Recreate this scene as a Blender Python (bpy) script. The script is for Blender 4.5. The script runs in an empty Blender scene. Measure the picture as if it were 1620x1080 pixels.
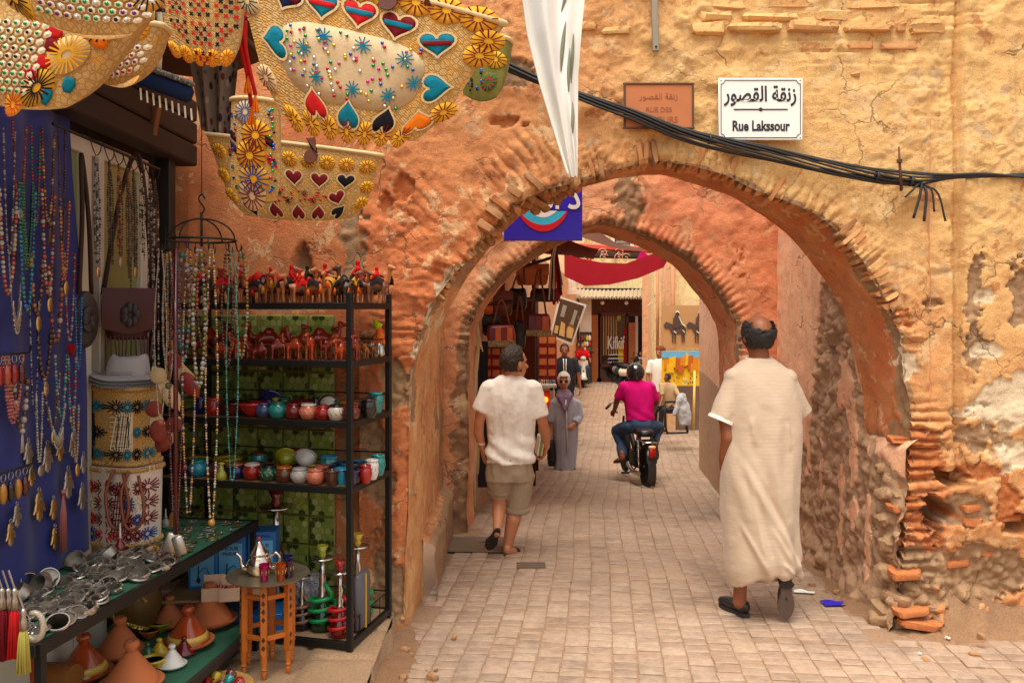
import bpy,bmesh,math,random
import numpy as np
from mathutils import Vector,Matrix,Euler
random.seed(7)
RNG=np.random.RandomState(11)
PI=math.pi
SC=bpy.context.scene
COL=SC.collection

# ------------------------------------------------------------------ camera
FPX,CX,CY,CH=1350.0,810.0,490.0,1.95      # focal length in photo pixels, horizon row, eye height
cd=bpy.data.cameras.new('camera'); cam=bpy.data.objects.new('camera',cd); COL.objects.link(cam)
cam.location=(0,0,CH); cam.rotation_euler=(math.radians(90),0,0)
cd.sensor_width=36; cd.lens=36*FPX/1620; cd.shift_y=(CY-540)/1620
cd.clip_start=0.05; cd.clip_end=400
SC.camera=cam
# ------------------------------------------------------------------ world, sun, exposure
SUN_EL,SUN_AZ=71.0,205.0        # azimuth clockwise from +Y: the light comes over the right shoulder
w=bpy.data.worlds.new('World'); SC.world=w; w.use_nodes=True
nt=w.node_tree; nt.nodes.clear()
sky=nt.nodes.new('ShaderNodeTexSky'); sky.sky_type='NISHITA'; sky.sun_disc=False
sky.sun_elevation=math.radians(SUN_EL); sky.sun_rotation=math.radians(SUN_AZ)
sky.air_density=1.0; sky.dust_density=4.0; sky.ozone_density=0.6
hsv=nt.nodes.new('ShaderNodeHueSaturation'); hsv.inputs['Saturation'].default_value=0.35
tint=nt.nodes.new('ShaderNodeMix'); tint.data_type='RGBA'; tint.blend_type='MULTIPLY'
tint.inputs[0].default_value=1.0; tint.inputs[7].default_value=(1.0,0.96,0.89,1)
bg=nt.nodes.new('ShaderNodeBackground'); bg.inputs['Strength'].default_value=0.13
wo=nt.nodes.new('ShaderNodeOutputWorld')
nt.links.new(sky.outputs[0],hsv.inputs['Color']); nt.links.new(hsv.outputs[0],tint.inputs[6])
nt.links.new(tint.outputs[2],bg.inputs['Color']); nt.links.new(bg.outputs[0],wo.inputs['Surface'])
sl=bpy.data.lights.new('sun','SUN'); sl.energy=1.5; sl.angle=math.radians(42); sl.color=(1.0,0.93,0.82)
sun=bpy.data.objects.new('sun',sl); COL.objects.link(sun)
_el,_az=math.radians(SUN_EL),math.radians(SUN_AZ)
_sd=Vector((math.sin(_az)*math.cos(_el),math.cos(_az)*math.cos(_el),math.sin(_el)))
sun.rotation_euler=(-_sd).to_track_quat('-Z','Y').to_euler(); sun.location=(3,-3,12)
vs=SC.view_settings
vs.view_transform='Standard'; vs.look='None'; vs.gamma=1.0; vs.exposure=1.03
SC.cycles.max_bounces=8; SC.cycles.diffuse_bounces=6; SC.cycles.glossy_bounces=3
SC.cycles.transmission_bounces=4; SC.cycles.transparent_max_bounces=6
SC.cycles.caustics_reflective=False; SC.cycles.caustics_refractive=False
SC.cycles.sample_clamp_indirect=6.0

# ------------------------------------------------------------------ numeric helpers
def P(px,py,d):
    """photo pixel at depth d (metres along the street) -> point in the place"""
    return Vector(((px-CX)/FPX*d,d,CH-(py-CY)/FPX*d))
def gz(y):
    """height of the street: level by the first arch, then falling gently away"""
    y=np.asarray(y,float)
    return np.interp(y,[-60,7.2,8.2,11,12.8,16,20,28,60,200],[0,0,-.03,-.27,-.42,-.50,-.53,-.57,-.6,-.6])
def GZ(y): return float(gz(y))
def _h(ix,iy,iz,s):
    n=(ix.astype(np.int64)*374761393+iy.astype(np.int64)*668265263+iz.astype(np.int64)*2147483647+s*1274126177)&0xffffffff
    n=((n ^ (n >> 13))*1274126177)&0xffffffff
    n=((n ^ (n >> 16))*2246822519)&0xffffffff
    return ((n ^ (n >> 15))&0xffffff)/float(0xffffff)
def vnoise(p,s=0):
    p=np.asarray(p,float); i=np.floor(p).astype(np.int64); f=p-i; f=f*f*f*(f*(f*6-15)+10)
    r=0
    for dx in (0,1):
        wx=f[:,0] if dx else 1-f[:,0]
        for dy in (0,1):
            wy=f[:,1] if dy else 1-f[:,1]
            for dz in (0,1):
                wz=f[:,2] if dz else 1-f[:,2]
                r=r+wx*wy*wz*_h(i[:,0]+dx,i[:,1]+dy,i[:,2]+dz,s)
    return r*2-1
def fbm(p,sc=1.0,o=4,s=0,rough=.5):
    p=np.asarray(p,float)*sc; r=0; a=1; t=0
    for k in range(o):
        r=r+a*vnoise(p+17.3*k,s+k); t+=a; a*=rough; p=p*2.03
    return r/t
def worley(p,s=0):
    p=np.asarray(p,float); i=np.floor(p).astype(np.int64)
    f1=np.full(len(p),9.0); f2=np.full(len(p),9.0); idv=np.zeros(len(p))
    for dx in (-1,0,1):
        for dy in (-1,0,1):
            for dz in (-1,0,1):
                c=i+np.array([dx,dy,dz])
                q=c+np.stack([_h(c[:,0],c[:,1],c[:,2],s+k) for k in (1,2,3)],1)
                d=np.sqrt(((q-p)**2).sum(1)); v=_h(c[:,0],c[:,1],c[:,2],s+9)
                m=d<f1
                f2=np.where(m,f1,np.minimum(f2,d)); idv=np.where(m,v,idv); f1=np.where(m,d,f1)
    return f1,f2,idv
def sstep(a,b,x): t=np.clip((x-a)/(b-a),0,1); return t*t*(3-2*t)
def catmull(pts,n):
    pts=[Vector(p) for p in pts]
    if len(pts)==2: return [pts[0].lerp(pts[1],k/n) for k in range(n+1)]
    out=[]; L=len(pts)
    for k in range(n+1):
        t=k/n*(L-1); i=min(int(t),L-2); f=t-i
        a,b=pts[i],pts[i+1]; p0=pts[i-1] if i else a*2-b; p3=pts[i+2] if i+2<L else b*2-a
        out.append(.5*((2*a)+(b-p0)*f+(2*p0-5*a+4*b-p3)*f*f+(3*a-p0-3*b+p3)*f**3))
    return out

# ------------------------------------------------------------------ mesh helpers
class MB:
    def __init__(s): s.v=[]; s.f=[]
    def add(s,vs,fs):
        b=len(s.v); s.v+=[tuple(x) for x in vs]; s.f+=[tuple(i+b for i in f) for f in fs]; return s
    def box(s,c,size,rot=None,bev=0):
        c=Vector(c); hx,hy,hz=[q/2 for q in size]
        R=rot if rot is not None else Matrix.Identity(3)
        if not bev:
            vs=[Vector((x,y,z)) for x in (-hx,hx) for y in (-hy,hy) for z in (-hz,hz)]
            fs=[(0,1,3,2),(4,6,7,5),(0,4,5,1),(2,3,7,6),(0,2,6,4),(1,5,7,3)]
        else:
            bev=min(bev,hx*.9,hy*.9,hz*.9); vs=[]; idx={}
            for sx in (-1,1):
                for sy in (-1,1):
                    for sz in (-1,1):
                        for a in range(3):
                            q=[sx*(hx-bev),sy*(hy-bev),sz*(hz-bev)]; q[a]=(sx*hx,sy*hy,sz*hz)[a]
                            idx[(sx,sy,sz,a)]=len(vs); vs.append(Vector(q))
            fs=[]
            for a in range(3):
                b_,c_=[k for k in range(3) if k != a]
                for sg in (-1,1):
                    loop=[]
                    for (u,v_) in ((-1,-1),(1,-1),(1,1),(-1,1)):
                        k=[0,0,0]; k[a]=sg; k[b_]=u; k[c_]=v_; loop.append(idx[(k[0],k[1],k[2],a)])
                    n=(vs[loop[1]]-vs[loop[0]]).cross(vs[loop[2]]-vs[loop[1]])
                    if n[a]*sg<0: loop.reverse()
                    fs.append(tuple(loop))
                for u in (-1,1):
                    for v_ in (-1,1):
                        k=[0,0,0]; k[b_]=u; k[c_]=v_
                        k0=k[:]; k0[a]=-1; k1=k[:]; k1[a]=1
                        loop=[idx[(*k0,b_)],idx[(*k1,b_)],idx[(*k1,c_)],idx[(*k0,c_)]]
                        n=(vs[loop[1]]-vs[loop[0]]).cross(vs[loop[2]]-vs[loop[1]])
                        if n.dot(Vector(k))<0: loop.reverse()
                        fs.append(tuple(loop))
            for sx in (-1,1):
                for sy in (-1,1):
                    for sz in (-1,1):
                        loop=[idx[(sx,sy,sz,a)] for a in range(3)]
                        n=(vs[loop[1]]-vs[loop[0]]).cross(vs[loop[2]]-vs[loop[1]])
                        if n.dot(Vector((sx,sy,sz)))<0: loop.reverse()
                        fs.append(tuple(loop))
        return s.add([c+R @ q for q in vs],fs)
    def tube(s,pts,r,n=8,cap=True,flat=None):
        pts=[Vector(p) for p in pts]; rs=r if isinstance(r,(list,tuple)) else [r]*len(pts)
        b=len(s.v); ref=None
        for i,p in enumerate(pts):
            t=(pts[min(i+1,len(pts)-1)]-pts[max(i-1,0)])
            t=t.normalized() if t.length>1e-9 else Vector((0,0,1))
            if ref is None: ref=Vector((0,0,1)) if abs(t.z)<.9 else Vector((0,1,0))
            u=(ref-t*ref.dot(t)); u=u.normalized() if u.length>1e-6 else t.orthogonal().normalized()
            v=t.cross(u); ref=u
            for k in range(n):
                a=2*PI*k/n; fa=flat or 1
                s.v.append(tuple(p+u*math.cos(a)*rs[i]*fa+v*math.sin(a)*rs[i]))
        for i in range(len(pts)-1):
            for k in range(n):
                a0=b+i*n+k; a1=b+i*n+(k+1)%n
                s.f.append((a0,a1,a1+n,a0+n))
        if cap:
            s.f.append(tuple(b+k for k in range(n))[::-1]); e=b+(len(pts)-1)*n; s.f.append(tuple(e+k for k in range(n)))
        return s
    def lathe(s,prof,c=(0,0,0),n=20,M=None,a0=0,a1=2*PI):
        c=Vector(c); b=len(s.v); full=abs(a1-a0-2*PI)<1e-6; m=n if full else n+1
        for (r,z) in prof:
            for k in range(m):
                a=a0+(a1-a0)*k/n; q=Vector((r*math.cos(a),r*math.sin(a),z))
                if M is not None: q=M @ q
                s.v.append(tuple(c+q))
        for i in range(len(prof)-1):
            for k in range(n):
                x=b+i*m+k; y=b+i*m+((k+1)%m)
                s.f.append((x,y,y+m,x+m))
        if full:
            if prof[0][0]>1e-5: s.f.append(tuple(b+k for k in range(n))[::-1])
            if prof[-1][0]>1e-5: s.f.append(tuple(b+(len(prof)-1)*m+k for k in range(n)))
        return s
    def ball(s,c,r,n=8,m=5,M=None):
        rr=r if isinstance(r,(list,tuple,Vector)) else (r,r,r)
        b=len(s.v); c=Vector(c)
        for i in range(m+1):
            th=PI*i/m
            for k in range(n):
                a=2*PI*k/n
                q=Vector((rr[0]*math.sin(th)*math.cos(a),rr[1]*math.sin(th)*math.sin(a),rr[2]*math.cos(th)))
                if M is not None: q=M @ q
                s.v.append(tuple(c+q))
        for i in range(m):
            for k in range(n):
                x=b+i*n+k; y=b+i*n+(k+1)%n
                s.f.append((x,x+n,y+n,y))
        return s
    def prism(s,pts2,o,U,V,th):
        """flat polygon pts2 in the plane o,U,V with thickness th along U x V"""
        o=Vector(o); U=Vector(U); V=Vector(V); W=U.cross(V).normalized(); n=len(pts2)
        vs=[o+U*a+V*b for a,b in pts2]
        return s.add([q+W*th/2 for q in vs]+[q-W*th/2 for q in vs],
                     [tuple(range(n)),tuple(range(2*n-1,n-1,-1))]+[(k,k+n,(k+1)%n+n,(k+1)%n) for k in range(n)])
    def sheet(s,fn,nu,nv):
        b=len(s.v)
        for j in range(nv+1):
            for i in range(nu+1): s.v.append(tuple(fn(i/nu,j/nv)))
        for j in range(nv):
            for i in range(nu):
                x=b+j*(nu+1)+i; s.f.append((x,x+1,x+nu+2,x+nu+1))
        return s
    def join(s,o,M=None):
        return s.add([(M @ Vector(q)) if M is not None else q for q in o.v],o.f)
    def mesh(s,name='mesh',smooth=None):
        me=bpy.data.meshes.new(name); me.from_pydata(s.v,[],s.f); me.update()
        if smooth is True: me.shade_smooth()
        elif smooth: me.shade_smooth(); me.set_sharp_from_angle(angle=math.radians(smooth))
        return me

BASE={}
def _mat4(loc,rz): return Matrix.Translation(Vector(loc)) @ Matrix.Rotation(rz,4,'Z')
def tag(o,label=None,cat=None,group=None,kind=None):
    if label: o['label']=label
    if cat: o['category']=cat
    if group: o['group']=group
    if kind: o['kind']=kind
    return o
def thing(name,label,cat,loc=(0,0,0),rz=0,group=None):
    o=bpy.data.objects.new(name,None); COL.objects.link(o); o.empty_display_size=.1
    o.location=loc; o.rotation_euler=(0,0,rz); BASE[o.name]=_mat4(loc,rz)
    return tag(o,label,cat,group)
def ob(name,m,mat,parent=None,local=False,smooth=None,kind=None,label=None,cat=None,group=None,loc=None,rz=0):
    """one mesh object; under a parent its coordinates are the place's own unless local"""
    me=m.mesh(name,smooth) if isinstance(m,MB) else m
    if mat is not None and not me.materials: me.materials.append(mat)
    o=bpy.data.objects.new(name,me); COL.objects.link(o)
    if parent is not None:
        o.parent=parent
        if not local:
            M=Matrix.Identity(4); p=parent
            if p.name in BASE: M=BASE[p.name]
            o.matrix_parent_inverse=M.inverted()
    if loc is not None: o.location=loc
    if rz: o.rotation_euler=(0,0,rz)
    if parent is not None: BASE[o.name]=(BASE.get(parent.name,Matrix.Identity(4)) if local else Matrix.Identity(4)) @ _mat4(loc or (0,0,0),rz)
    else: BASE[o.name]=_mat4(loc or (0,0,0),rz)
    return tag(o,label,cat,group,kind)
def kids(o): return [c for c in bpy.data.objects if c.parent==o]
def copy_tree(o,parent=None,loc=None,rot=None,scale=None,ch=None):
    c=o.copy(); COL.objects.link(c)
    if parent is not None: c.parent=parent
    if loc is not None: c.location=loc
    if rot is not None: c.rotation_euler=rot
    if scale is not None: c.scale=(scale,scale,scale) if isinstance(scale,(int,float)) else scale
    for k in (kids(o) if ch is None else ch): copy_tree(k,c)
    return c
def rz3(a): return Matrix.Rotation(a,3,'Z')
def rot3(x,y,z): return Euler((x,y,z)).to_matrix()
def frame(z,x=None):
    """3x3 matrix whose Z column points along z"""
    z=Vector(z).normalized(); x=Vector(x) if x is not None else (Vector((1,0,0)) if abs(z.x)<.9 else Vector((0,1,0)))
    x=(x-z*x.dot(z)).normalized(); y=z.cross(x); return Matrix((x,y,z)).transposed()
ORD=['first','second','third','fourth','fifth','sixth','seventh','eighth','ninth','tenth','eleventh','twelfth','thirteenth','fourteenth','fifteenth','sixteenth','seventeenth','eighteenth','nineteenth','twentieth']

# ------------------------------------------------------------------ materials
def lin(r,g,b):
    f=lambda c: (c/255/12.92) if c/255<=.04045 else ((c/255+.055)/1.055)**2.4
    return (f(r),f(g),f(b),1)
class NT:
    def __init__(s,name):
        s.m=bpy.data.materials.new(name); s.m.use_nodes=True; s.t=s.m.node_tree; s.t.nodes.clear()
        s.out=s.t.nodes.new('ShaderNodeOutputMaterial'); s.b=s.t.nodes.new('ShaderNodeBsdfPrincipled')
        s.t.links.new(s.b.outputs[0],s.out.inputs[0]); s._c=None
    def n(s,typ,props=None,**inp):
        nd=s.t.nodes.new(typ)
        for k,v in (props or {}).items(): setattr(nd,k,v)
        for k,v in inp.items(): s.set(nd,k.replace('_',' '),v)
        return nd
    def set(s,nd,k,v):
        k=int(k) if isinstance(k,str) and k.isdigit() else k
        if isinstance(v,bpy.types.NodeSocket): s.t.links.new(v,nd.inputs[k])
        elif isinstance(v,bpy.types.Node): s.t.links.new(v.outputs[0],nd.inputs[k])
        else: nd.inputs[k].default_value=v
    def co(s):
        if s._c is None: s._c=s.n('ShaderNodeTexCoord')
        return s._c.outputs['Object']
    def noise(s,sc,det=5,rough=.55,co=None,dist=0):
        return s.n('ShaderNodeTexNoise',Vector=co or s.co(),Scale=sc,Detail=det,Roughness=rough,Distortion=dist)
    def ramp(s,f,*st,interp='LINEAR'):
        r=s.n('ShaderNodeValToRGB',Fac=f); r.color_ramp.interpolation=interp; e=r.color_ramp.elements
        while len(e)<len(st): e.new(.5)
        for q,(p,c) in zip(e,st): q.position=p; q.color=c if isinstance(c,(tuple,list)) else (c,c,c,1)
        return r.outputs[0]
    def mix(s,f,a,b,mode='MIX'):
        m=s.t.nodes.new('ShaderNodeMix'); m.data_type='RGBA'; m.blend_type=mode
        for i,v in ((0,f),(6,a),(7,b)):
            if isinstance(v,bpy.types.NodeSocket): s.t.links.new(v,m.inputs[i])
            elif isinstance(v,bpy.types.Node): s.t.links.new(v.outputs[0],m.inputs[i])
            elif i==0: m.inputs[0].default_value=v
            else: m.inputs[i].default_value=v if isinstance(v,(tuple,list)) else (v,v,v,1)
        return m.outputs[2]
    def math(s,op,a,b=0.0,c=None):
        m=s.n('ShaderNodeMath',{'operation': op}); s.set(m,0,a); s.set(m,1,b)
        if c is not None: s.set(m,2,c)
        return m.outputs[0]
    def bump(s,h,st=.5,dist=.01,nrm=None):
        b=s.n('ShaderNodeBump',Height=h,Strength=st,Distance=dist)
        if nrm is not None: s.set(b,'Normal',nrm)
        return b.outputs[0]
    def done(s,col=None,rough=.8,nrm=None,metal=0,**kw):
        if col is not None: s.set(s.b,'Base Color',col)
        s.set(s.b,'Roughness',rough); s.set(s.b,'Metallic',metal)
        if nrm is not None: s.set(s.b,'Normal',nrm)
        for k,v in kw.items(): s.set(s.b,k.replace('_',' '),v)
        return s.m
def tone(N,col,amt=.25,sc=6,det=5):
    """the colour with light and dark noise of its own pigment"""
    f=N.noise(sc,det)
    return N.mix(f,tuple(c*(1-amt) for c in col[:3])+(1,),tuple(min(1,c*(1+amt)) for c in col[:3])+(1,))
_mc={}
def simple(name,col,rough=.6,metal=0,amt=.18,sc=9,bsc=60,bst=.15,**kw):
    if name in _mc: return _mc[name]
    N=NT(name); nb=N.noise(bsc,4)
    _mc[name]=N.done(tone(N,col,amt,sc),rough,N.bump(nb,bst,.004),metal,**kw); return _mc[name]
def fabric(name,col,rough=.9,weave=450,amt=.12,fold=6):
    if name in _mc: return _mc[name]
    N=NT(name); w1=N.noise(weave,2); w2=N.noise(fold*4,5,.6)
    h=N.math('ADD',N.math('MULTIPLY',w1,.25),w2)
    _mc[name]=N.done(tone(N,col,amt,fold),rough,N.bump(h,.25,.006),0,Specular_IOR_Level=.12); return _mc[name]
def glaze(name,col,rough=.18,amt=.2): return simple(name,col,rough,0,amt,14,30,.05,Coat_Weight=.5)
def plaster(name,paint,paint2,mud,lime,brick,bst=.5):
    """lime-painted earth plaster: attribute m = (mud laid bare, lime patches, brick laid bare), h = which paint"""
    N=NT(name); at=N.n('ShaderNodeAttribute',{'attribute_name': 'm'}); hu=N.n('ShaderNodeAttribute',{'attribute_name': 'h'})
    sp=N.n('ShaderNodeSeparateColor',Color=at.outputs['Color']); D=lambda c,k: tuple(min(1,q*k) for q in c[:3])+(1,)
    big=N.noise(1.3,6,.6); mid=N.noise(6,8,.68); fine=N.noise(38,6,.65); grit=N.noise(170,3,.6)
    wco=N.n('ShaderNodeVectorMath',{'operation': 'ADD'}); N.set(wco,0,N.co()); N.set(wco,1,N.n('ShaderNodeVectorMath',{'operation': 'SCALE'},**{'0': N.noise(3.2,5,.6).outputs['Color'],'Scale': .34})); wc=wco.outputs[0]
    base=N.mix(N.math('ADD',hu.outputs['Fac'],N.math('MULTIPLY',N.math('SUBTRACT',big.outputs[0],.5),.9)),paint,paint2)
    base=N.mix(1,base,N.ramp(mid,(.30,.80),(.5,1.0),(.72,1.10)),'MULTIPLY')
    stain=N.n('ShaderNodeTexNoise',Vector=N.n('ShaderNodeMapping',Vector=N.co(),Scale=(7,7,.5)),Scale=1.6,Detail=7,Roughness=.7)
    base=N.mix(N.ramp(stain,(.54,0),(.74,.5)),base,D(mud,.8))
    fl=N.noise(4.4,9,.66,wc); fl2=N.noise(9,8,.62,wc)
    f1=N.ramp(fl,(.575,0),(.59,1)); f2=N.ramp(fl2,(.63,0),(.64,1)); f3=N.ramp(fl,(.38,1),(.395,0))
    base=N.mix(N.math('MULTIPLY',f1,.55),base,N.mix(.45,paint2,lime)); base=N.mix(N.math('MULTIPLY',f3,.6),base,D(paint,.78)); base=N.mix(N.math('MULTIPLY',f2,.75),base,N.mix(.35,mud,lime))
    md=N.mix(mid,D(mud,.55),D(mud,1.3)); lm=N.mix(mid,D(lime,.78),lime); bk=N.mix(fine,D(brick,.6),brick)
    j=N.math('MULTIPLY',N.math('SUBTRACT',fine.outputs[0],.5),1.1); edge=lambda s_: N.ramp(N.math('ADD',s_,j),(.42,0),(.56,1))
    col=N.mix(edge(sp.outputs[0]),base,md); col=N.mix(edge(sp.outputs[2]),col,bk); col=N.mix(edge(sp.outputs[1]),col,lm)
    col=N.mix(1,col,N.ramp(grit,(.25,.66),(.5,1.0),(.8,1.18)),'MULTIPLY')
    ck=N.n('ShaderNodeTexVoronoi',{'feature': 'DISTANCE_TO_EDGE'},Vector=wc,Scale=2.6); cg=N.ramp(N.noise(2.1,4),(.50,0),(.60,1))
    crack=N.math('MULTIPLY',N.ramp(ck.outputs['Distance'],(.004,1),(.020,0)),cg); col=N.mix(N.math('MULTIPLY',crack,.65),col,D(mud,.28))
    pits=N.n('ShaderNodeTexVoronoi',Vector=wc,Scale=26); pit=N.math('MULTIPLY',N.ramp(pits.outputs['Distance'],(.06,1),(.15,0)),N.ramp(N.noise(3.3,3),(.48,0),(.58,1))); col=N.mix(N.math('MULTIPLY',pit,.6),col,D(mud,.4))
    h=N.math('ADD',N.math('MULTIPLY',mid,.35),N.math('MULTIPLY',fine,.6)); h=N.math('ADD',h,N.math('MULTIPLY',grit,.4))
    h=N.math('SUBTRACT',h,N.math('MULTIPLY',f1,.16)); h=N.math('SUBTRACT',h,N.math('MULTIPLY',f2,.28)); h=N.math('ADD',h,N.math('MULTIPLY',f3,.14)); h=N.math('SUBTRACT',h,N.math('MULTIPLY',crack,.6)); h=N.math('SUBTRACT',h,N.math('MULTIPLY',pit,.6))
    return N.done(col,.95,N.bump(h,bst,.028))
OR_P,OR_P2=lin(202,118,70),lin(228,184,120)
MUD,LIME,BRICK=lin(172,136,100),lin(232,208,172),lin(212,128,72)
M_wall=plaster('painted_plaster',OR_P,OR_P2,MUD,LIME,BRICK)
M_wall2=plaster('red_plaster',lin(222,140,98),lin(224,172,124),lin(168,132,98),lin(215,180,140),lin(190,100,55))
M_wall3=plaster('pink_plaster',lin(236,178,140),lin(238,194,152),lin(188,150,116),lin(210,190,160),lin(170,96,66))
M_wall4=plaster('cream_plaster',lin(248,224,160),lin(240,190,146),lin(128,106,92),lin(220,205,180),lin(170,96,66))
def brickmat(name,col,mortar,paint,amt):
    N=NT(name); o=N.n('ShaderNodeObjectInfo'); f=N.noise(14,6,.6); g=N.noise(70,4)
    c=N.mix(f,tuple(x*.6 for x in col[:3])+(1,),col); c=N.mix(N.ramp(N.noise(6,5),(.45,0),(.6,amt)),c,paint)
    c=N.mix(N.ramp(g,(.55,0),(.7,.8)),c,mortar); c=N.mix(N.math('MULTIPLY',o.outputs['Random'],.35),c,mortar)
    return N.done(c,.95,N.bump(N.math('ADD',f,N.math('MULTIPLY',g,.5)),.6,.012))
M_brick=brickmat('fired_brick',lin(214,134,80),lin(176,138,100),lin(222,160,100),.8)
M_brickraw=brickmat('raw_brick',lin(206,116,62),lin(174,136,98),lin(210,142,76),.4)
M_stone=brickmat('rubble_stone',lin(184,138,92),lin(158,122,88),lin(196,134,84),.5)
def sett():
    N=NT('sett_stone'); o=N.n('ShaderNodeObjectInfo'); at=N.n('ShaderNodeAttribute',{'attribute_name': 'h'})
    g=N.n('ShaderNodeNewGeometry'); wp=g.outputs['Position']
    r=N.math('ADD',N.math('MULTIPLY',o.outputs['Random'],at.outputs['Alpha'] if False else 1.0),at.outputs['Fac']); r=N.math('FRACT',r)
    f=N.noise(22,5,.6,wp); g2=N.noise(160,3,.6,wp); big=N.noise(.9,4,.6,wp)
    c=N.ramp(r,(0,lin(164,140,120)),(.35,lin(172,146,124)),(.7,lin(168,140,116)),(1,lin(176,152,130)))
    c=N.mix(1,c,N.ramp(f,(.25,.72),(.55,1),(.8,1.12)),'MULTIPLY')
    c=N.mix(1,c,N.ramp(g2,(.25,.78),(.5,1),(.8,1.12)),'MULTIPLY')
    c=N.mix(1,c,N.ramp(N.noise(2.3,7,.7,wp),(.34,.70),(.5,1)),'MULTIPLY')
    c=N.mix(N.ramp(big,(.52,0),(.72,.5)),c,lin(182,152,122))
    return N.done(c,.75,N.bump(N.math('ADD',f,N.math('MULTIPLY',g2,.6)),.35,.006))
M_sett=sett()
def dirt(name,a,b):
    N=NT(name); f=N.noise(5,7,.65); g=N.noise(90,4,.6)
    c=N.mix(f,a,b); c=N.mix(1,c,N.ramp(g,(.25,.6),(.5,1),(.8,1.25)),'MULTIPLY')
    return N.done(c,.97,N.bump(N.math('ADD',f,N.math('MULTIPLY',g,.6)),.6,.012))
M_joint=dirt('joint_sand',lin(140,112,88),lin(160,128,100))
M_dirt=dirt('earth',lin(118,88,64),lin(158,120,86))
M_conc=dirt('worn_concrete',lin(150,122,94),lin(184,150,114))
M_black=simple('black_steel',(.012,.011,.010,1),.45,.3)
M_darkwood=simple('dark_wood',lin(62,36,24),.7,0,.35,12)
M_cable=simple('cable_rubber',(.018,.016,.015,1),.6)
# ================================================================== relief walls
def seg_near(p,poly):
    """distance to a polyline, nearest point, arc length there"""
    best=np.full(len(p),1e9); q=np.zeros_like(p); s_at=np.zeros(len(p)); s0=0
    for i in range(len(poly)-1):
        a=np.array(poly[i]); b=np.array(poly[i+1]); d=b-a; L=np.hypot(*d)
        t=np.clip(((p-a) @ d)/(L*L),0,1); c=a+t[:,None]*d; r=np.hypot(*(p-c).T)
        m=r<best; best[m]=r[m]; q[m]=c[m]; s_at[m]=s0+t[m]*L; s0+=L
    return best,q,s_at
def inside(p,poly):
    x,z=p[:,0],p[:,1]; r=np.zeros(len(p),bool); n=len(poly); j=n-1
    for i in range(n):
        xi,zi=poly[i]; xj,zj=poly[j]
        c=((zi>z) != (zj>z)); r ^= c&(x<(xj-xi)*(z-zi)/(zj-zi+1e-12)+xi); j=i
    return r
def setattrs(me,m,h):
    a=me.color_attributes.new('m','FLOAT_COLOR','POINT'); c=np.ones((len(m),4),np.float32); c[:,:3]=m; a.data.foreach_set('color',c.ravel())
    b=me.attributes.new('h','FLOAT','POINT'); b.data.foreach_set('value',np.asarray(h,np.float32))
def wallmesh(name,O,A,B,Nn,a0,a1,b0,b1,res,fn,poly=None,smooth=True):
    na=max(2,int((a1-a0)/res)); nb=max(2,int((b1-b0)/res))
    aa,bb=np.meshgrid(np.linspace(a0,a1,na+1),np.linspace(b0,b1,nb+1)); p=np.stack([aa.ravel(),bb.ravel()],1)
    idx=np.arange(len(p)).reshape(nb+1,na+1)
    F=np.stack([idx[:-1,:-1].ravel(),idx[:-1,1:].ravel(),idx[1:,1:].ravel(),idx[1:,:-1].ravel()],1)
    dist=np.full(len(p),9.0); sarc=np.zeros(len(p))
    if poly is not None:
        ins=inside(p,poly); dist,q,sarc=seg_near(p,poly)
        F=F[~ins[F].all(1)]; p=np.where(ins[:,None],q,p); dist=np.where(ins,0,dist)
    _J[0]=None; disp,m,h=fn(p,dist,sarc)
    O,A,B,Nn=[np.array(k,float) for k in (O,A,B,Nn)]
    v=O+p[:,:1]*A+p[:,1:]*B+disp[:,None]*Nn
    used=np.unique(F); rm=np.full(len(p),-1); rm[used]=np.arange(len(used))
    me=bpy.data.meshes.new(name); me.from_pydata(v[used].tolist(),[],rm[F].tolist()); me.update()
    setattrs(me,m[used],h[used])
    if smooth: me.shade_smooth()
    return me
def stripmesh(name,rows,fn):
    """rows: list of polylines with equal counts -> strip surface; fn(V, u, v) -> V, m, h"""
    nr,nc=len(rows),len(rows[0]); V=np.array([[tuple(q) for q in r] for r in rows],float).reshape(-1,3)
    idx=np.arange(nr*nc).reshape(nr,nc)
    F=np.stack([idx[:-1,:-1].ravel(),idx[:-1,1:].ravel(),idx[1:,1:].ravel(),idx[1:,:-1].ravel()],1)
    u=np.tile(np.linspace(0,1,nc),nr); v=np.repeat(np.linspace(0,1,nr),nc)
    V,m,h=fn(V,u,v)
    me=bpy.data.meshes.new(name); me.from_pydata(V.tolist(),[],F.tolist()); me.update(); setattrs(me,m,h); me.shade_smooth(); return me
def resample(poly,n):
    poly=[np.array(q,float) for q in poly]; L=[0]
    for i in range(len(poly)-1): L.append(L[-1]+np.linalg.norm(poly[i+1]-poly[i]))
    t=np.linspace(0,L[-1],n); P_=np.array(poly)
    return np.stack([np.interp(t,L,P_[:,k]) for k in range(P_.shape[1])],1)
_J=[None]
def blobs(p,lst,n):
    r=np.zeros(len(p))
    for (cx,cz,rx,rz) in lst:
        e=((p[:,0]-cx)/rx)**2+((p[:,1]-cz)/rz)**2; k=e<9
        if not k.any(): continue
        if _J[0] is None or len(_J[0]) != len(p): _J[0]=1.5*fbm(p3(p,5.5),7,5,91,.62)
        val=1-np.sqrt(e)+n*.6+_J[0]
        r=np.where(k,np.maximum(r,sstep(-.04,.14,val)),r)
    return r
def p3(p,k=0.0): return np.stack([p[:,0],np.full(len(p),k),p[:,1]],1)

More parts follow.
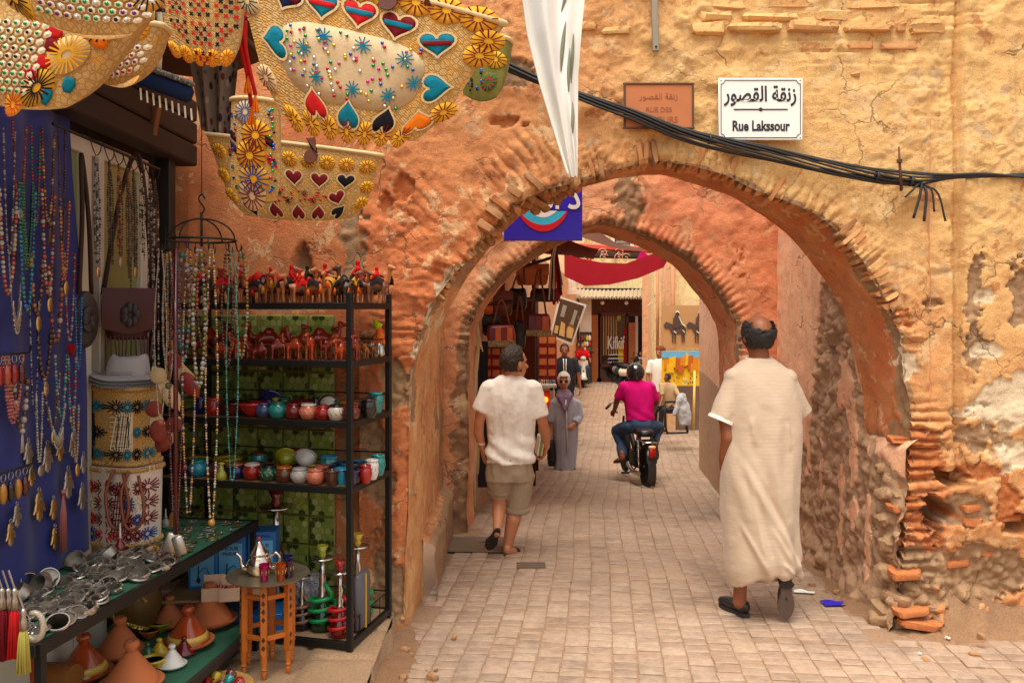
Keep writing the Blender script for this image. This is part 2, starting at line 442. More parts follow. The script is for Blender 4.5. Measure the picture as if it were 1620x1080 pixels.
# ================================================================== ground
def ground():
    xs=np.array([-90,-40,-15,-6,-3,-1.5,0,1.5,3,6,15,40,90.]); ys=np.concatenate([[-80,-30,-8,0],np.arange(1,34,.5),[40,60,100,220]])
    X,Y=np.meshgrid(xs,ys); V=np.stack([X.ravel(),Y.ravel(),gz(Y.ravel())-.008],1)
    n=len(xs); idx=np.arange(len(V)).reshape(len(ys),n)
    F=np.stack([idx[:-1,:-1].ravel(),idx[:-1,1:].ravel(),idx[1:,1:].ravel(),idx[1:,:-1].ravel()],1)
    me=bpy.data.meshes.new('ground'); me.from_pydata(V.tolist(),[],F.tolist()); me.update()
    return ob('ground',me,M_joint,kind='structure')
GROUND=ground()

def street():
    root=bpy.data.objects.new('street',None); COL.objects.link(root); root['kind']='structure'; BASE['street']=Matrix.Identity(4)
    def stone(hx,hy,jit,tl=.008):
        r=random.Random(jit); t=.006
        o=[(-hx,-hy),(hx,-hy),(hx,hy),(-hx,hy)]; o=[(x+r.uniform(-.004,.004),y+r.uniform(-.004,.004)) for x,y in o]
        vs=[(x,y,-.04) for x,y in o]+[(x,y,-.005) for x,y in o]
        vs+=[(x-math.copysign(t*1.1,x),y-math.copysign(t,y),r.uniform(-.001,.001)) for x,y in o]
        fs=[(8,9,10,11)]
        for k in range(4):
            l=(k+1)%4; fs+=[(k,l,l+4,k+4),(k+4,l+4,l+8,k+8)]
        return vs,fs
    var=[stone(.5,.5,k) for k in range(1)]
    cells=[]; DIR=.098; W=.138; r=random.Random(3)
    wob=lambda X,y: .016*math.sin(y*1.3+X)+.005*math.sin(y*4.1+X*2.3)
    col=-24
    while col<44:
        xc=.02+col*W; y=2.6+r.uniform(0,.17)
        while y<30:
            L=r.choice((.094,.098,.10,.104,.108))*(1 if y<14 else 1.3)
            yc=y+L/2; y+=L
            sh=DIR*yc+(.0 if yc<9 else (yc-9)*.03)
            X=xc+sh+wob(xc,yc)
            lo=-.72 if yc<5.3 else (-.56 if yc<7.4 else (-.36 if yc<8 else-.42+(yc-8)*.12))
            hi=(6.5 if yc<5.0 else 2.1 if yc<5.2 else 2.22) if yc<8 else (2.2+(yc-8)*.125 if yc<12.9 else 5+(yc-13)*.1)
            if lo+.03<X<hi: cells.append((X,yc,W,L))
        col+=1
    def in_view(c):
        px=CX+c[0]/c[1]*FPX; py=CY+(CH-GZ(c[1]))/c[1]*FPX
        return-20<px<1640 and py<1095
    cells=[c for c in cells if in_view(c) or c[1]>3.4]
    vis=sorted([c for c in cells if in_view(c)],key=lambda c: c[1]); near=set(id(c) for c in vis[:298])
    meshes=[]
    for k in range(8):
        vs,fs=stone(.0655,.0455,100+k); m=MB(); m.add(vs,fs); meshes.append(m.mesh('sett',40)); meshes[-1].materials.append(M_sett)
    bv,bf,bh=[],[],[]
    for c in cells:
        rr=random.Random(int(c[0]*9973+c[1]*7919)); X,y,W_,L=c
        tilt=(rr.gauss(0,.011),rr.gauss(0,.011),-.097+rr.gauss(0,.014)); dz=rr.gauss(0,.002)
        sx=(W_-rr.uniform(.005,.011))/.131; sy=(L-rr.uniform(.003,.009))/.091
        if id(c) in near:
            o=bpy.data.objects.new('sett',rr.choice(meshes)); COL.objects.link(o); o.parent=root
            o.location=(X,y,GZ(y)+dz); o.rotation_euler=tilt; o.scale=(sx,sy,1)
        else:
            vs,fs=stone(.0655*sx,.0455*sy,int(X*5000+y*131)); R=Euler(tilt).to_matrix(); b=len(bv); o=Vector((X,y,GZ(y)+dz)); hv=rr.random()
            bv+=[tuple(o+R @ Vector(q)) for q in vs]; bf+=[tuple(i+b for i in f) for f in fs]; bh+=[hv]*12
    me=bpy.data.meshes.new('far_setts'); me.from_pydata(bv,[],bf); me.update()
    a=me.attributes.new('h','FLOAT','POINT'); a.data.foreach_set('value',np.array(bh,np.float32))
    me.materials.append(M_sett); me.shade_smooth(); me.set_sharp_from_angle(angle=math.radians(40))
    o=ob('setts',me,None,root,kind='stuff'); return root
STREET=street()

# earth heaped against the foot of the walls
def mound(name,fn,x0,x1,y0,y1,res,label):
    nx,ny=int((x1-x0)/res),int((y1-y0)/res)
    X,Y=np.meshgrid(np.linspace(x0,x1,nx+1),np.linspace(y0,y1,ny+1)); p=np.stack([X.ravel(),Y.ravel()],1)
    n=fbm(p3(p),6,5,3); n2=fbm(p3(p),30,3,5)
    z=gz(p[:,1])+fn(p[:,0],p[:,1],n)+n2*.006
    idx=np.arange(len(p)).reshape(ny+1,nx+1); F=np.stack([idx[:-1,:-1].ravel(),idx[:-1,1:].ravel(),idx[1:,1:].ravel(),idx[1:,:-1].ravel()],1)
    me=bpy.data.meshes.new(name); me.from_pydata(np.column_stack([p,z]).tolist(),[],F.tolist()); me.update(); me.shade_smooth()
    return ob(name,me,M_dirt,kind='structure')
mound('earth_heap',lambda x,y,n:-.03+.36*sstep(4.9,5.55,y+n*.12)*sstep(2.25,2.75,x+n*.15)+.02*n,2.2,4.6,4.55,5.75,.025,'')
mound('sand_drift',lambda x,y,n:-.03+.05*sstep(.30,.0,(x+.70)+n*.16)+.008*n,-.74,-.3,3.3,5.25,.02,'')
mound('sand_verge',lambda x,y,n:-.03+.07*sstep(.28,.0,(2.4-x)+n*.15)+.008*n,2.0,2.45,5.3,7.6,.025,'')

# ================================================================== first arch
FY,FB=5.2,5.75; FS=FPX/FY; BS=FPX/FB
fx=lambda px: (px-CX)/FS
fz=lambda py: CH-(py-CY)/FS
bx_=lambda px: (px-CX)/BS
bz_=lambda py: CH-(py-CY)/BS
front_px=[(640,1030),(640,900),(645,780),(648,680),(652,590),(668,520),(690,470),(720,430),(752,405),(772,365),(800,335),(835,312),(868,298),(905,290),(930,283),(970,270),(1000,262),(1039,253),(1094,262),(1149,277),(1201,303),(1240,316),(1290,337),(1324,362),(1342,388),(1367,415),(1391,456),(1412,490),(1428,540),(1432,604),(1443,640),(1443,700),(1436,780),(1430,860),(1426,930),(1429,1030)]
back_px=[(668,1000),(669,900),(670,800),(672,650),(678,580),(690,530),(708,490),(742,434),(785,378),(826,338),(868,316),(908,300),(972,283),(1015,277),(1051,277),(1106,293),(1155,309),(1210,343),(1243,368),(1266,392),(1306,444),(1333,487),(1352,560),(1366,627),(1368,690),(1366,760),(1366,850),(1366,1000)]
front_poly=[(fx(a),fz(b)) for a,b in front_px]; back_poly=[(bx_(a),bz_(b)) for a,b in back_px]
ACX,ACZ=.82,1.45
def F2(l): return [(fx(a),fz(b),c/FS,d/FS) for a,b,c,d in l]
cavity=F2([(1480,800,20,40),(1500,760,26,12),(1605,830,26,16)])
def front_fn(p,dist,sarc):
    q=p3(p); n=fbm(q,3.2,5,1); n2=fbm(q,11,4,2); n3=fbm(q,30,3,4); X,Z=p[:,0],p[:,1]
    ang=np.arctan2(Z-ACZ,X-ACX); rad=np.hypot(Z-ACZ,X-ACX)
    d=.007*n+.004*n2+.004*n3
    tr=fbm(q+.12*n[:,None],4.5,5,44,.6)*5; fr_=tr-np.floor(tr); d+=.0075*(np.floor(tr)+sstep(.0,.16,fr_))*sstep(-.5,.3,fbm(q,1.1,2,45))-.004
    # courses of bricks standing round the arch, deep on the left haunch
    ring=np.where(X<.35,sstep(.55,.15,dist+.25*n),sstep(.24,.05,dist+.15*n))*sstep(1.5,1.8,Z)
    k=ang*25+fbm(q,2.5,3,8)*2.2
    saw=np.abs((k%1)-.5)*2; blk=_h(np.floor(k).astype(int),np.floor(rad*4+fbm(q,2,2,9)*.8).astype(int),np.zeros(len(k),int),5)
    wk=sstep(-.35,.25,fbm(q,5,3,14)); d+=ring*((sstep(.0,.35,saw)-.6)*.020*wk+(blk-.5)*.030*sstep(.3,.05,dist)+n2*.022)
    # horizontal courses at the top right and blocks
    crs=sstep(3.38,3.5,Z)*sstep(.9,1.1,X)+.6*sstep(2.95,3.1,Z)*sstep(1.7,1.9,X)*sstep(2.75,2.6,X)
    kz=Z*13+fbm(q,1.5,2,11)*.8; sz=np.abs((kz%1)-.5)*2
    d+=crs*((sstep(0,.3,sz)-.5)*.010*sstep(-.25,.25,fbm(q,4,3,13))+n2*.012)
    # wall right of the upright groove stands proud
    gx=2.715+.012*n2
    d+=.045*sstep(0,.02,X-gx)-.05*sstep(.035,.0,np.abs(X-gx))*sstep(.8,1.2,Z)
    lime=blobs(p,F2([(725,452,36,24),(692,492,20,18),(662,556,10,18),(1425,585,20,32),(1412,540,16,22),(1590,640,42,44),(1552,655,40,16),(1556,470,22,14),(1560,555,30,12),(1598,720,30,30)]),n2)
    mud=blobs(p,F2([(620,620,18,40),(600,760,26,60),(612,950,30,70),(560,390,26,40),(1500,905,120,62),(1440,940,40,90),(1540,690,46,40),(1535,455,14,50),(1540,560,16,40),(1606,460,22,50),(1475,480,14,6),(1520,800,60,40),(770,395,24,18),(820,330,30,16),(1330,390,16,30),(1400,470,18,26),(820,120,30,20),(585,660,20,40)]),n)
    brick=blobs(p,F2([(1440,705,34,40),(1450,820,36,34),(1560,745,34,12),(1590,800,18,50),(1425,505,22,14),(1450,740,40,26),(1475,860,20,12)]),n2)
    rub=np.maximum(mud,brick) ; f1,f2,idv=worley(q*13+n[:,None]*.6,3)
    d-=lime*.012+rub*.022
    d+=rub*((f2-f1)*.03-.008)
    base=sstep(.75,.2,Z)*sstep(2.3,2.5,X)
    d+=base*(.05*(f2-f1)+n*.05)-.10*sstep(.7,.3,Z)*sstep(2.62,2.8,X)
    # the scored joints of the corner bricks on the right pier
    cor=sstep(.30,.05,dist)*sstep(1.5,1.2,Z)*sstep(.1,.3,Z)*(X>1.5)
    kk=Z/.062+n*.8; d+=cor*((sstep(0,.5,np.abs((kk%1)-.5)*2)-.5)*.05+.03*(_h(np.floor(kk).astype(int),np.zeros(len(kk),int),np.zeros(len(kk),int),2)-.5))
    cav=blobs(p,cavity,n2*.6); d-=cav*.26
    # eroded hollow left of the second bag and holes
    d-=.05*blobs(p,F2([(640,300,14,22),(612,330,12,22),(800,190,30,10)]),n2)
    d-=sstep(.05,0,dist)*(.018+.012*n2)
    mud=np.maximum(mud,sstep(.035,.0,dist+.03*n2)*(Z>1.3)*.9)
    h=sstep(-.2,1.4,X)*.75+.25*sstep(1.6,3.4,Z)-.35*sstep(1.2,.6,Z)-.25*sstep(2.2,2.5,X)*sstep(2.6,2.0,Z)*sstep(2.72,2.6,X)
    return d,np.stack([np.clip(mud-lime*.6,0,1),lime,brick],1),np.clip(h,0,1)
ARCH1=thing('arch_wall','weathered orange plaster wall pierced by the nearer brick archway','wall',(.8,FY,0))
ob('wall_face',wallmesh('wall_face',(0,FY,0),(1,0,0),(0,0,1),(0,-1,0),-.93,4.5,-.12,4.02,.0118,front_fn,front_poly),M_wall,ARCH1)
def flat_fn(p,dist,sarc):
    q=p3(p); return .02*fbm(q,3,4,6),np.zeros((len(p),3)),np.clip(.4+.3*fbm(q,1,2,7),0,1)
ob('wall_back',wallmesh('wall_back',(0,FB,0),(1,0,0),(0,0,1),(0,1,0),-.93,4.5,-.12,4.02,.06,flat_fn,back_poly),M_wall,ARCH1)
def soffit_fn_make(lowmud,seed):
    def fn(V,u,v):
        n=fbm(V,5,5,seed); n2=fbm(V,16,4,seed+3); Z=V[:,2]; X=V[:,0]
        c=np.array([ACX,0,1.3]); dirv=V-c; dirv[:,1]=0; dirv[:,2]=np.where(Z<1.4,0,dirv[:,2]); dirv/=np.linalg.norm(dirv,axis=1)[:,None]+1e-9
        f1,f2,idv=worley(V*11,seed)
        right=X>ACX; front=sstep(.5,.05,v)
        mud=np.where(right,sstep(.1,.5,front-.35+n*.5)*sstep(.55,.75,Z),sstep(.35,.6,front+n*.7)*.8*(Z>1.25))
        mud=np.maximum(mud,np.where(right,sstep(1.25,1.0,Z+n*.35),0)*lowmud)
        crown=sstep(1.9,2.3,Z)*sstep(.9,.3,X); mud=np.maximum(mud,crown)
        lime=np.where(~right,sstep(.3,.5,n2+.25-np.abs(Z-1.85)*2),sstep(.15,.4,n2+.3-np.abs(Z-1.7)*1.6)*front)
        off=.014*n+mud*((f2-f1)*.035-.022)+.006*n2
        V=V-dirv*off[:,None]
        h=np.clip(.15+.4*n+np.where(right,0,.35),0,1)
        return V,np.stack([mud,lime*.9,np.clip(n2*1.4,0,1)*mud],1),h
    return fn
fa,ba=resample([(a,FY+.012,b) for a,b in front_poly],330),resample([(a,FB,b) for a,b in back_poly],330)
# match the two rims by height and side so that the soffit runs straight through the wall
ob('soffit',stripmesh('soffit',[fa+(ba-fa)*t for t in np.linspace(0,1,34)],soffit_fn_make(1,21)),M_wall,ARCH1)
# bricks standing on edge round the arch, ragged at the rim
def brickmesh(sx,sy,sz,seed,pw=.2):
    m=MB(); m.ball((0,0,0),1,14,8); V=np.array(m.v)
    V=np.sign(V)*np.abs(V)**pw; V=V/np.maximum(1,(np.abs(V)**5).sum(1)**.2)[:,None]*(np.array([sx,sy,sz])/2)
    n=np.stack([fbm(V+seed*3.1,26,4,seed+k,.6) for k in range(3)],1); V=V+n*np.array([sx,sy,sz])*.10+n*.012
    m.v=[tuple(q) for q in V]; me=m.mesh('brick',35); return me
vb=[brickmesh(.036,.16,.15,k) for k in range(6)]
for m_ in vb[:3]: m_.materials.append(M_brick)
for m_ in vb[3:]: m_.materials.append(M_stone)
fa2=resample(front_poly,900); L_=0; acc=0; rb=random.Random(5)
for i in range(1,899):
    st=np.hypot(*(fa2[i]-fa2[i-1])); acc+=st; X,Z=fa2[i]
    if Z<1.95 and not (X>1.5 and Z>1.85): continue
    if acc<rb.uniform(.040,.052): continue
    acc=0; t=fa2[i+1]-fa2[i-1]; t=t/np.hypot(*t); nrm=np.array([-t[1],t[0]])     # away from the opening
    if (nrm @ (fa2[i]-np.array([ACX,1.3])))<0: nrm=-nrm
    left=X<.35; dirn=np.array([X-ACX,Z-1.2]) ; dirn/=np.hypot(*dirn); dirn=(dirn*.6+nrm*.4); dirn/=np.hypot(*dirn)
    ang=math.atan2(dirn[0],dirn[1]); out=rb.uniform(.050,.078) if not left else rb.uniform(.03,.075)
    o=bpy.data.objects.new('brick',rb.choice(vb[:3] if rb.random()<(.75 if not left else .5) else vb[3:])); COL.objects.link(o); o.parent=ARCH1
    o.matrix_parent_inverse=BASE[ARCH1.name].inverted()
    o.location=(X+dirn[0]*out,FY+.078+rb.uniform(-.004,.03)+(.015 if left else 0),Z+dirn[1]*out)
    o.rotation_euler=(rb.gauss(0,.05),ang+rb.gauss(0,.06),rb.gauss(0,.05)); o.scale=(rb.uniform(.85,1.15),1,rb.uniform(.8,1.3))
# broken brick ends hanging under the left haunch, in steps
hb=[brickmesh(.20,.10,.05,40+k) for k in range(4)]
for k,m_ in enumerate(hb): m_.materials.append(M_stone if k<3 else M_brickraw)
for k,(px,py,dd) in enumerate([(806,338,5.3),(818,333,5.36),(830,341,5.42),(822,348,5.5),(838,330,5.32),(848,336,5.42),(842,345,5.52),(858,322,5.34),(862,333,5.46),(856,343,5.58),(884,306,5.30),(892,312,5.38),(900,318,5.46),(886,322,5.5),(872,312,5.36),(908,306,5.36),(878,332,5.58),(796,350,5.44),(786,366,5.36),(778,384,5.34),(772,398,5.4),(815,322,5.22),(845,305,5.22),(790,340,5.21),(782,356,5.2),(768,378,5.2)]):
    o=bpy.data.objects.new('brick',hb[k%4]); COL.objects.link(o); o.parent=ARCH1; o.matrix_parent_inverse=BASE[ARCH1.name].inverted()
    o.location=P(px,py-19,dd); o.rotation_euler=(rb.gauss(0,.12),math.radians(38)+rb.gauss(0,.12) if px<865 else math.radians(58)+rb.gauss(0,.1),rb.gauss(0,.12)); o.scale=(rb.uniform(.5,.8),rb.uniform(.7,1.1),rb.uniform(.7,1))
# corner bricks of the right pier, in worn courses
cb=[brickmesh(.21,.12,.048,60+k) for k in range(5)]
for k,m_ in enumerate(cb): m_.materials.append(M_wall); setattrs(m_,np.tile([[0.,0,1.] if k<4 else [1.,0,0]],(len(m_.vertices),1)),np.zeros(len(m_.vertices)))
for k in range(17):
    z=1.21-k*.068; 
    for j in range(3):
        if rb.random()<.22: continue
        x=2.44+j*.155+rb.uniform(-.03,.03)
        if .62<z<1.0 and j==2 and rb.random()<.8: continue
        if z<.35 and j==2: continue
        if .4<z<.93 and 2.50<x<2.69 and j>=1: continue
        o=bpy.data.objects.new('brick',rb.choice(cb)); COL.objects.link(o); o.parent=ARCH1; o.matrix_parent_inverse=BASE[ARCH1.name].inverted()
        o.location=(x,FY+.092+rb.uniform(-.02,.03),z); o.rotation_euler=(rb.gauss(0,.05),rb.gauss(0,.05),rb.gauss(0,.09)); o.scale=(rb.uniform(.6,1.0),1,rb.uniform(.8,1.15))
for (px,py,s,dd) in [(1440,965,1.05,5.12),(1500,865,.9,5.22),(1540,868,1,5.24),(1565,860,.8,5.26),(1512,775,.7,5.28),(1555,755,.9,5.18),(1580,770,.7,5.2),(1590,815,.8,5.2),(1560,830,.9,5.2),(1545,850,.8,5.2),(1430,905,.9,5.16),(1452,985,1.2,5.1),(1482,830,.5,5.4),(1470,870,.6,5.25),(1600,745,.6,5.2),(1530,800,.6,5.16),(1535,775,.6,5.16),(1532,825,.6,5.16)]:
    o=bpy.data.objects.new('brick',rb.choice(cb)); COL.objects.link(o); o.parent=ARCH1; o.matrix_parent_inverse=BASE[ARCH1.name].inverted()
    o.location=P(px,py,dd+.07); o.rotation_euler=(rb.gauss(0,.1),rb.gauss(0,.1),rb.gauss(0,.15)); o.scale=(s,1.1,rb.uniform(.8,1.2))
st_=[brickmesh(.17,.14,.11,90+k,.5) for k in range(5)]
for m_ in st_: m_.materials.append(M_wall); setattrs(m_,np.tile([[1.,0,0]],(len(m_.vertices),1)),np.zeros(len(m_.vertices)))
for (px,py,sc_,dd) in [(1405,905,.9,5.2),(1420,945,1.1,5.17),(1400,960,1.0,5.22),(1446,930,1.0,5.18),(1470,905,1.1,5.22),(1408,860,.8,5.22),(1500,885,1.1,5.3),(1535,880,1.2,5.32),(1570,880,1.0,5.34),(1600,870,1.1,5.36),(1402,820,.7,5.24),(1462,955,.9,5.16),(1392,980,.8,5.2),(1488,840,.8,5.42),(1430,985,.9,5.16),(1520,745,.9,5.2),(1545,720,.8,5.22),(1580,735,.8,5.22),(1505,728,.6,5.21),(1400,780,.7,5.26),(1398,740,.6,5.3),(1530,790,1.0,5.2),(1538,830,1.0,5.22)]:
    o=bpy.data.objects.new('stone',rb.choice(st_)); COL.objects.link(o); o.parent=ARCH1; o.matrix_parent_inverse=BASE[ARCH1.name].inverted()
    o.location=P(px,py,dd+.10); o.rotation_euler=(rb.gauss(0,.4),rb.gauss(0,.3),rb.gauss(0,.5)); o.scale=(sc_,sc_,sc_*rb.uniform(.7,1.1))
# the ledge of long blocks under the top of the picture, and two lone bricks under it
for (a,b,py,hh,pr) in [(1090,1150,45,20,.05),(1152,1238,45,14,.06),(1241,1328,44,16,.055),(1331,1415,44,14,.06),(1417,1432,44,14,.05),(1435,1495,46,15,.055),(1102,1160,26,18,.03),(1170,1270,28,14,.035),(1285,1390,24,16,.03),(1420,1490,22,16,.03),(1340,1386,72,13,.03),(1388,1455,71,13,.03),(1345,1362,118,10,.02),(1290,1340,78,9,.018),(950,1000,48,12,.03),(900,945,40,16,.03),(1120,1180,8,18,.03),(1200,1300,6,16,.03),(1320,1440,6,16,.03)]:
    w_=(b-a)/FS-.004; me=brickmesh(w_,.16,hh/FS,a); me.materials.append(M_wall if py<60 else M_brick)
    if py<60: setattrs(me,np.tile([[.25*rb.random(),0,0]],(len(me.vertices),1)),np.full(len(me.vertices),rb.uniform(.6,1)))
    o=bpy.data.objects.new('brick',me); COL.objects.link(o); o.parent=ARCH1; o.matrix_parent_inverse=BASE[ARCH1.name].inverted()
    o.location=(fx((a+b)/2),FY+.095-pr,fz(py)); o.rotation_euler=(rb.gauss(0,.04),rb.gauss(0,.01),rb.gauss(0,.02))

# ================================================================== second arch
SY,SB_=7.5,8.0; SS=FPX/SY
s2=lambda l: [((a-CX)/SS,CH-(b-CY)/SS) for a,b in l]
sec_poly=s2([(741,870),(738,800),(742,720),(740,600),(743,519),(759,481),(787,444),(809,422),(844,398),(872,382),(900,368),(926,358),(955,351),(987,361),(1027,374),(1057,389),(1094,410),(1125,447),(1149,478),(1167,511),(1170,560),(1172,700),(1172,870)])
sec_back=[(a+(.03 if a<.8 else-.06),b-.03) for a,b in sec_poly]
def second_fn(p,dist,sarc):
    q=p3(p,3.0); n=fbm(q,2.6,5,31); n2=fbm(q,10,4,32); X,Z=p[:,0],p[:,1]
    d=.012*n+.007*n2; f1,f2,idv=worley(q*9+n[:,None],8); tr=fbm(q,4,5,46,.6)*4; d+=.007*(np.floor(tr)+sstep(0,.2,tr-np.floor(tr)))
    mud=blobs(p,[(q_[0],q_[1],.12,.2) for q_ in s2([(1000,330),(730,700),(728,780),(735,640),(715,830),(985,300)])],n)
    mud=np.maximum(mud,sstep(.05,.0,dist+.05*n2)); mud=np.maximum(mud,sstep(.12,.02,dist+.1*n)*(X<-.1))
    lime=blobs(p,[(q_[0],q_[1],.07,.1) for q_ in s2([(770,440),(735,640),(732,740)])],n2)
    ring=sstep(.2,.03,dist)*sstep(1.4,1.7,Z); k=sarc*17+n*.6
    d+=ring*(sstep(0,.5,np.abs((k%1)-.5)*2)-.5)*.03
    cr=sstep(.03,.0,np.abs(X-1.05-.12*np.sin(Z*5)-.1*n))*sstep(2.65,2.75,Z); d-=.03*cr+mud*.02-mud*(f2-f1)*.04
    d-=sstep(.05,0,dist)*.02
    pit=sstep(.32,.48,n2)*sstep(-.1,.3,n); d-=.02*pit
    h=np.clip(.55-.5*sstep(.9,1.5,X)+.3*n,0,1)*1.0
    return d,np.stack([np.clip(mud,0,1),lime,np.clip(pit*.6,0,1)],1),h
ARCH2=thing('arch_wall','reddish plaster wall with the second, lower archway behind the first','wall',(.8,SY,0))
ob('wall_face',wallmesh('wall_face',(0,SY,0),(1,0,0),(0,0,1),(0,-1,0),-.66,2.42,-.12,3.5,.02,second_fn,sec_poly),M_wall2,ARCH2)
ob('wall_back',wallmesh('wall_back',(0,SB_,0),(1,0,0),(0,0,1),(0,1,0),-.66,2.42,-.2,3.5,.08,flat_fn,sec_back),M_wall2,ARCH2)
fa,ba=resample([(a,SY+.012,b) for a,b in sec_poly],200),resample([(a,SB_,b) for a,b in sec_back],200)
ob('soffit',stripmesh('soffit',[fa+(ba-fa)*t for t in np.linspace(0,1,18)],soffit_fn_make(.6,51)),M_wall2,ARCH2)

# ================================================================== walls of the passage between the arches
WX=2.335
def rwp(px,py): d=WX*FPX/(px-CX); return (d,CH-(py-CY)/FPX*d)
def right_fn(p,dist,sarc):
    q=p3(p,9.0); n=fbm(q,3,5,61); n2=fbm(q,11,4,62); Y,Z=p[:,0],p[:,1]
    f1,f2,idv=worley(q*10+n[:,None]*.8+n2[:,None]*.3,12); g1,g2,_=worley(q*30,15)
    # plaster has come away in a tongue from the ground up
    edge=np.interp(Y,[5.2,5.7,5.95,6.15,6.35,6.5,6.62,6.8,7.6],[1.0,1.15,2.05,2.3,2.35,2.0,1.3,.95,.75])
    bare=sstep(.0,.05,edge+.10*n-Z)
    red=blobs(p,[(6.0,1.35,.17,.26),(5.85,1.0,.06,.4),(6.75,.9,.06,.3),(6.45,.7,.05,.3),(5.62,.6,.05,.4),(6.05,.6,.05,.3)],n2); bare=bare*(1-red)
    low=sstep(1.25,.95,Z+n*.2)
    d=.012*n+.005*n2-bare*.045+bare*((f2-f1)*.085*(1-.4*low)+(g2-g1)*.025+.03*n2)+low*bare*.02+.05*sstep(.25,0,Z)
    d-=.16*sstep(5.80,5.68,Y)*sstep(1.02,1.22,Z+.12*n)+.05*sstep(5.35,5.2,Y)*sstep(.5,.7,Z)
    smooth_mud=low*sstep(6.1,6.5,Y); 
    h=np.clip(.35+.3*n-red*.6,0,1)
    return d,np.stack([np.clip(bare,0,1),np.zeros(len(p)),red*.25+0*smooth_mud],1),h
RW=thing('passage_wall','pink plaster side wall with a crumbled rubble patch and dark earthy foot','wall',(WX,6.6,0))
ob('wall_face',wallmesh('wall_face',(WX,0,0),(0,1,0),(0,0,1),(-1,0,0),5.19,7.52,-.12,3.1,.0165,right_fn),M_wall3,RW)
def left_fn(p,dist,sarc):
    q=p3(p,14.0); n=fbm(q,3,5,71); n2=fbm(q,11,4,72); Y,Z=p[:,0],p[:,1]
    mud=blobs(p,[(6.7,1.2,.14,.22),(7.2,.9,.2,.6),(7.3,.35,.3,.3)],n); base=sstep(.42,.36,Z+.02*n)
    return .02*n+.008*n2+base*.09-mud*.01,np.stack([np.maximum(mud,base),np.zeros(len(p)),np.zeros(len(p))],1),np.clip(.4+.4*n,0,1)
LW=thing('passage_wall','orange plaster side wall on the left between the two arches','wall',(-.6,6.6,0))
ob('wall_face',wallmesh('wall_face',(-.6,0,0),(0,1,0),(0,0,1),(1,0,0),5.7,7.54,-.12,2.45,.025,left_fn),M_wall,LW)

# ================================================================== buildings beyond
def slab_fn(dado,seed,hue=.3):
    def fn(p,dist,sarc):
        q=p3(p,seed); n=fbm(q,1.6,4,seed); n2=fbm(q,7,3,seed+1)
        m=sstep(.02,-.02,p[:,1]-dado-.03*n) if dado is not None else np.zeros(len(p))
        return .012*n+.004*n2,np.stack([m,np.zeros(len(p)),np.zeros(len(p))],1),np.clip(hue+.4*n,0,1)
    return fn
def slab(name,label,A0,A1,z1,dado,mat,seed,res=.06,hue=.3,z0=-.8,thick=.4):
    A0=Vector((A0[0],A0[1],0)); A1=Vector((A1[0],A1[1],0)); L=(A1-A0).length; D=(A1-A0)/L; Nn=Vector((D.y,-D.x,0))   # normal to the right of A0->A1
    t=thing(name,label,'wall',tuple((A0+A1)/2+Vector((0,0,GZ(A0.y)))))
    ob('wall_face',wallmesh('wall_face',A0,D,(0,0,1),Nn,0,L,z0,z1,res,slab_fn(dado,seed,hue)),mat,t)
    m=MB(); c=(A0+A1)/2-Nn*(thick/2+.03); m.box((c.x,c.y,(z0+z1)/2),(L,thick,z1-z0),rz3(math.atan2(D.y,D.x)))
    me=m.mesh('wall_core'); setattrs(me,np.zeros((len(me.vertices),3)),np.full(len(me.vertices),hue)); ob('wall_core',me,mat,t)
    return t
H1=slab('house_wall','pink house wall with a dark grey dado just past the second arch',(2.80,12.75),(2.12,8.02),3.1,1.05,M_wall3,81,.05)
slab('house_wall','end wall of the pink house turning away from the street',(6.5,13.3),(2.83,12.79),3.6,1.05,M_wall3,82,.12)
H2=slab('house_wall','cream yellow house wall with a pink band behind the paintings',(2.92,17.5),(7.0,17.4),5.2,.55,M_wall4,83,.06,.12)
H3=slab('house_wall','pale orange house side with drainpipes running along the far street',(4.62,29.7),(2.92,17.52),5.2,.2,M_wall4,84,.12,.75)
H4=slab('house_wall','cream facade rising above the wooden shop at the street end',(1.2,31.2),(12,31.2),9.5,None,M_wall4,85,.12,.1)
H5=slab('house_wall','shaded wall behind the leather stall on the left',(-.42,8.0),(2.25,29.5),2.9,.4,M_wall3,86,.12,.5)
H6=slab('house_wall','far house wall at the left end of the street',(-2.0,30.0),(2.6,30.6),8,None,M_wall4,87,.15,.7)

def light_leak_cap(parent,x0,x1,y0,y1,z,mat):  # caps added on the unseen wall tops to stop light leaking in
    m=MB(); m.box(((x0+x1)/2,(y0+y1)/2,z+.03),(x1-x0,y1-y0,.1),None,.02); me=m.mesh('light_leak_cap')
    setattrs(me,np.zeros((len(me.vertices),3)),np.full(len(me.vertices),.5)); ob('light_leak_cap',me,mat,parent)
light_leak_cap(ARCH1,-.93,4.5,FY-.03,FB+.03,4.02,M_wall); light_leak_cap(ARCH2,-.66,2.42,SY-.03,SB_+.03,3.5,M_wall2)
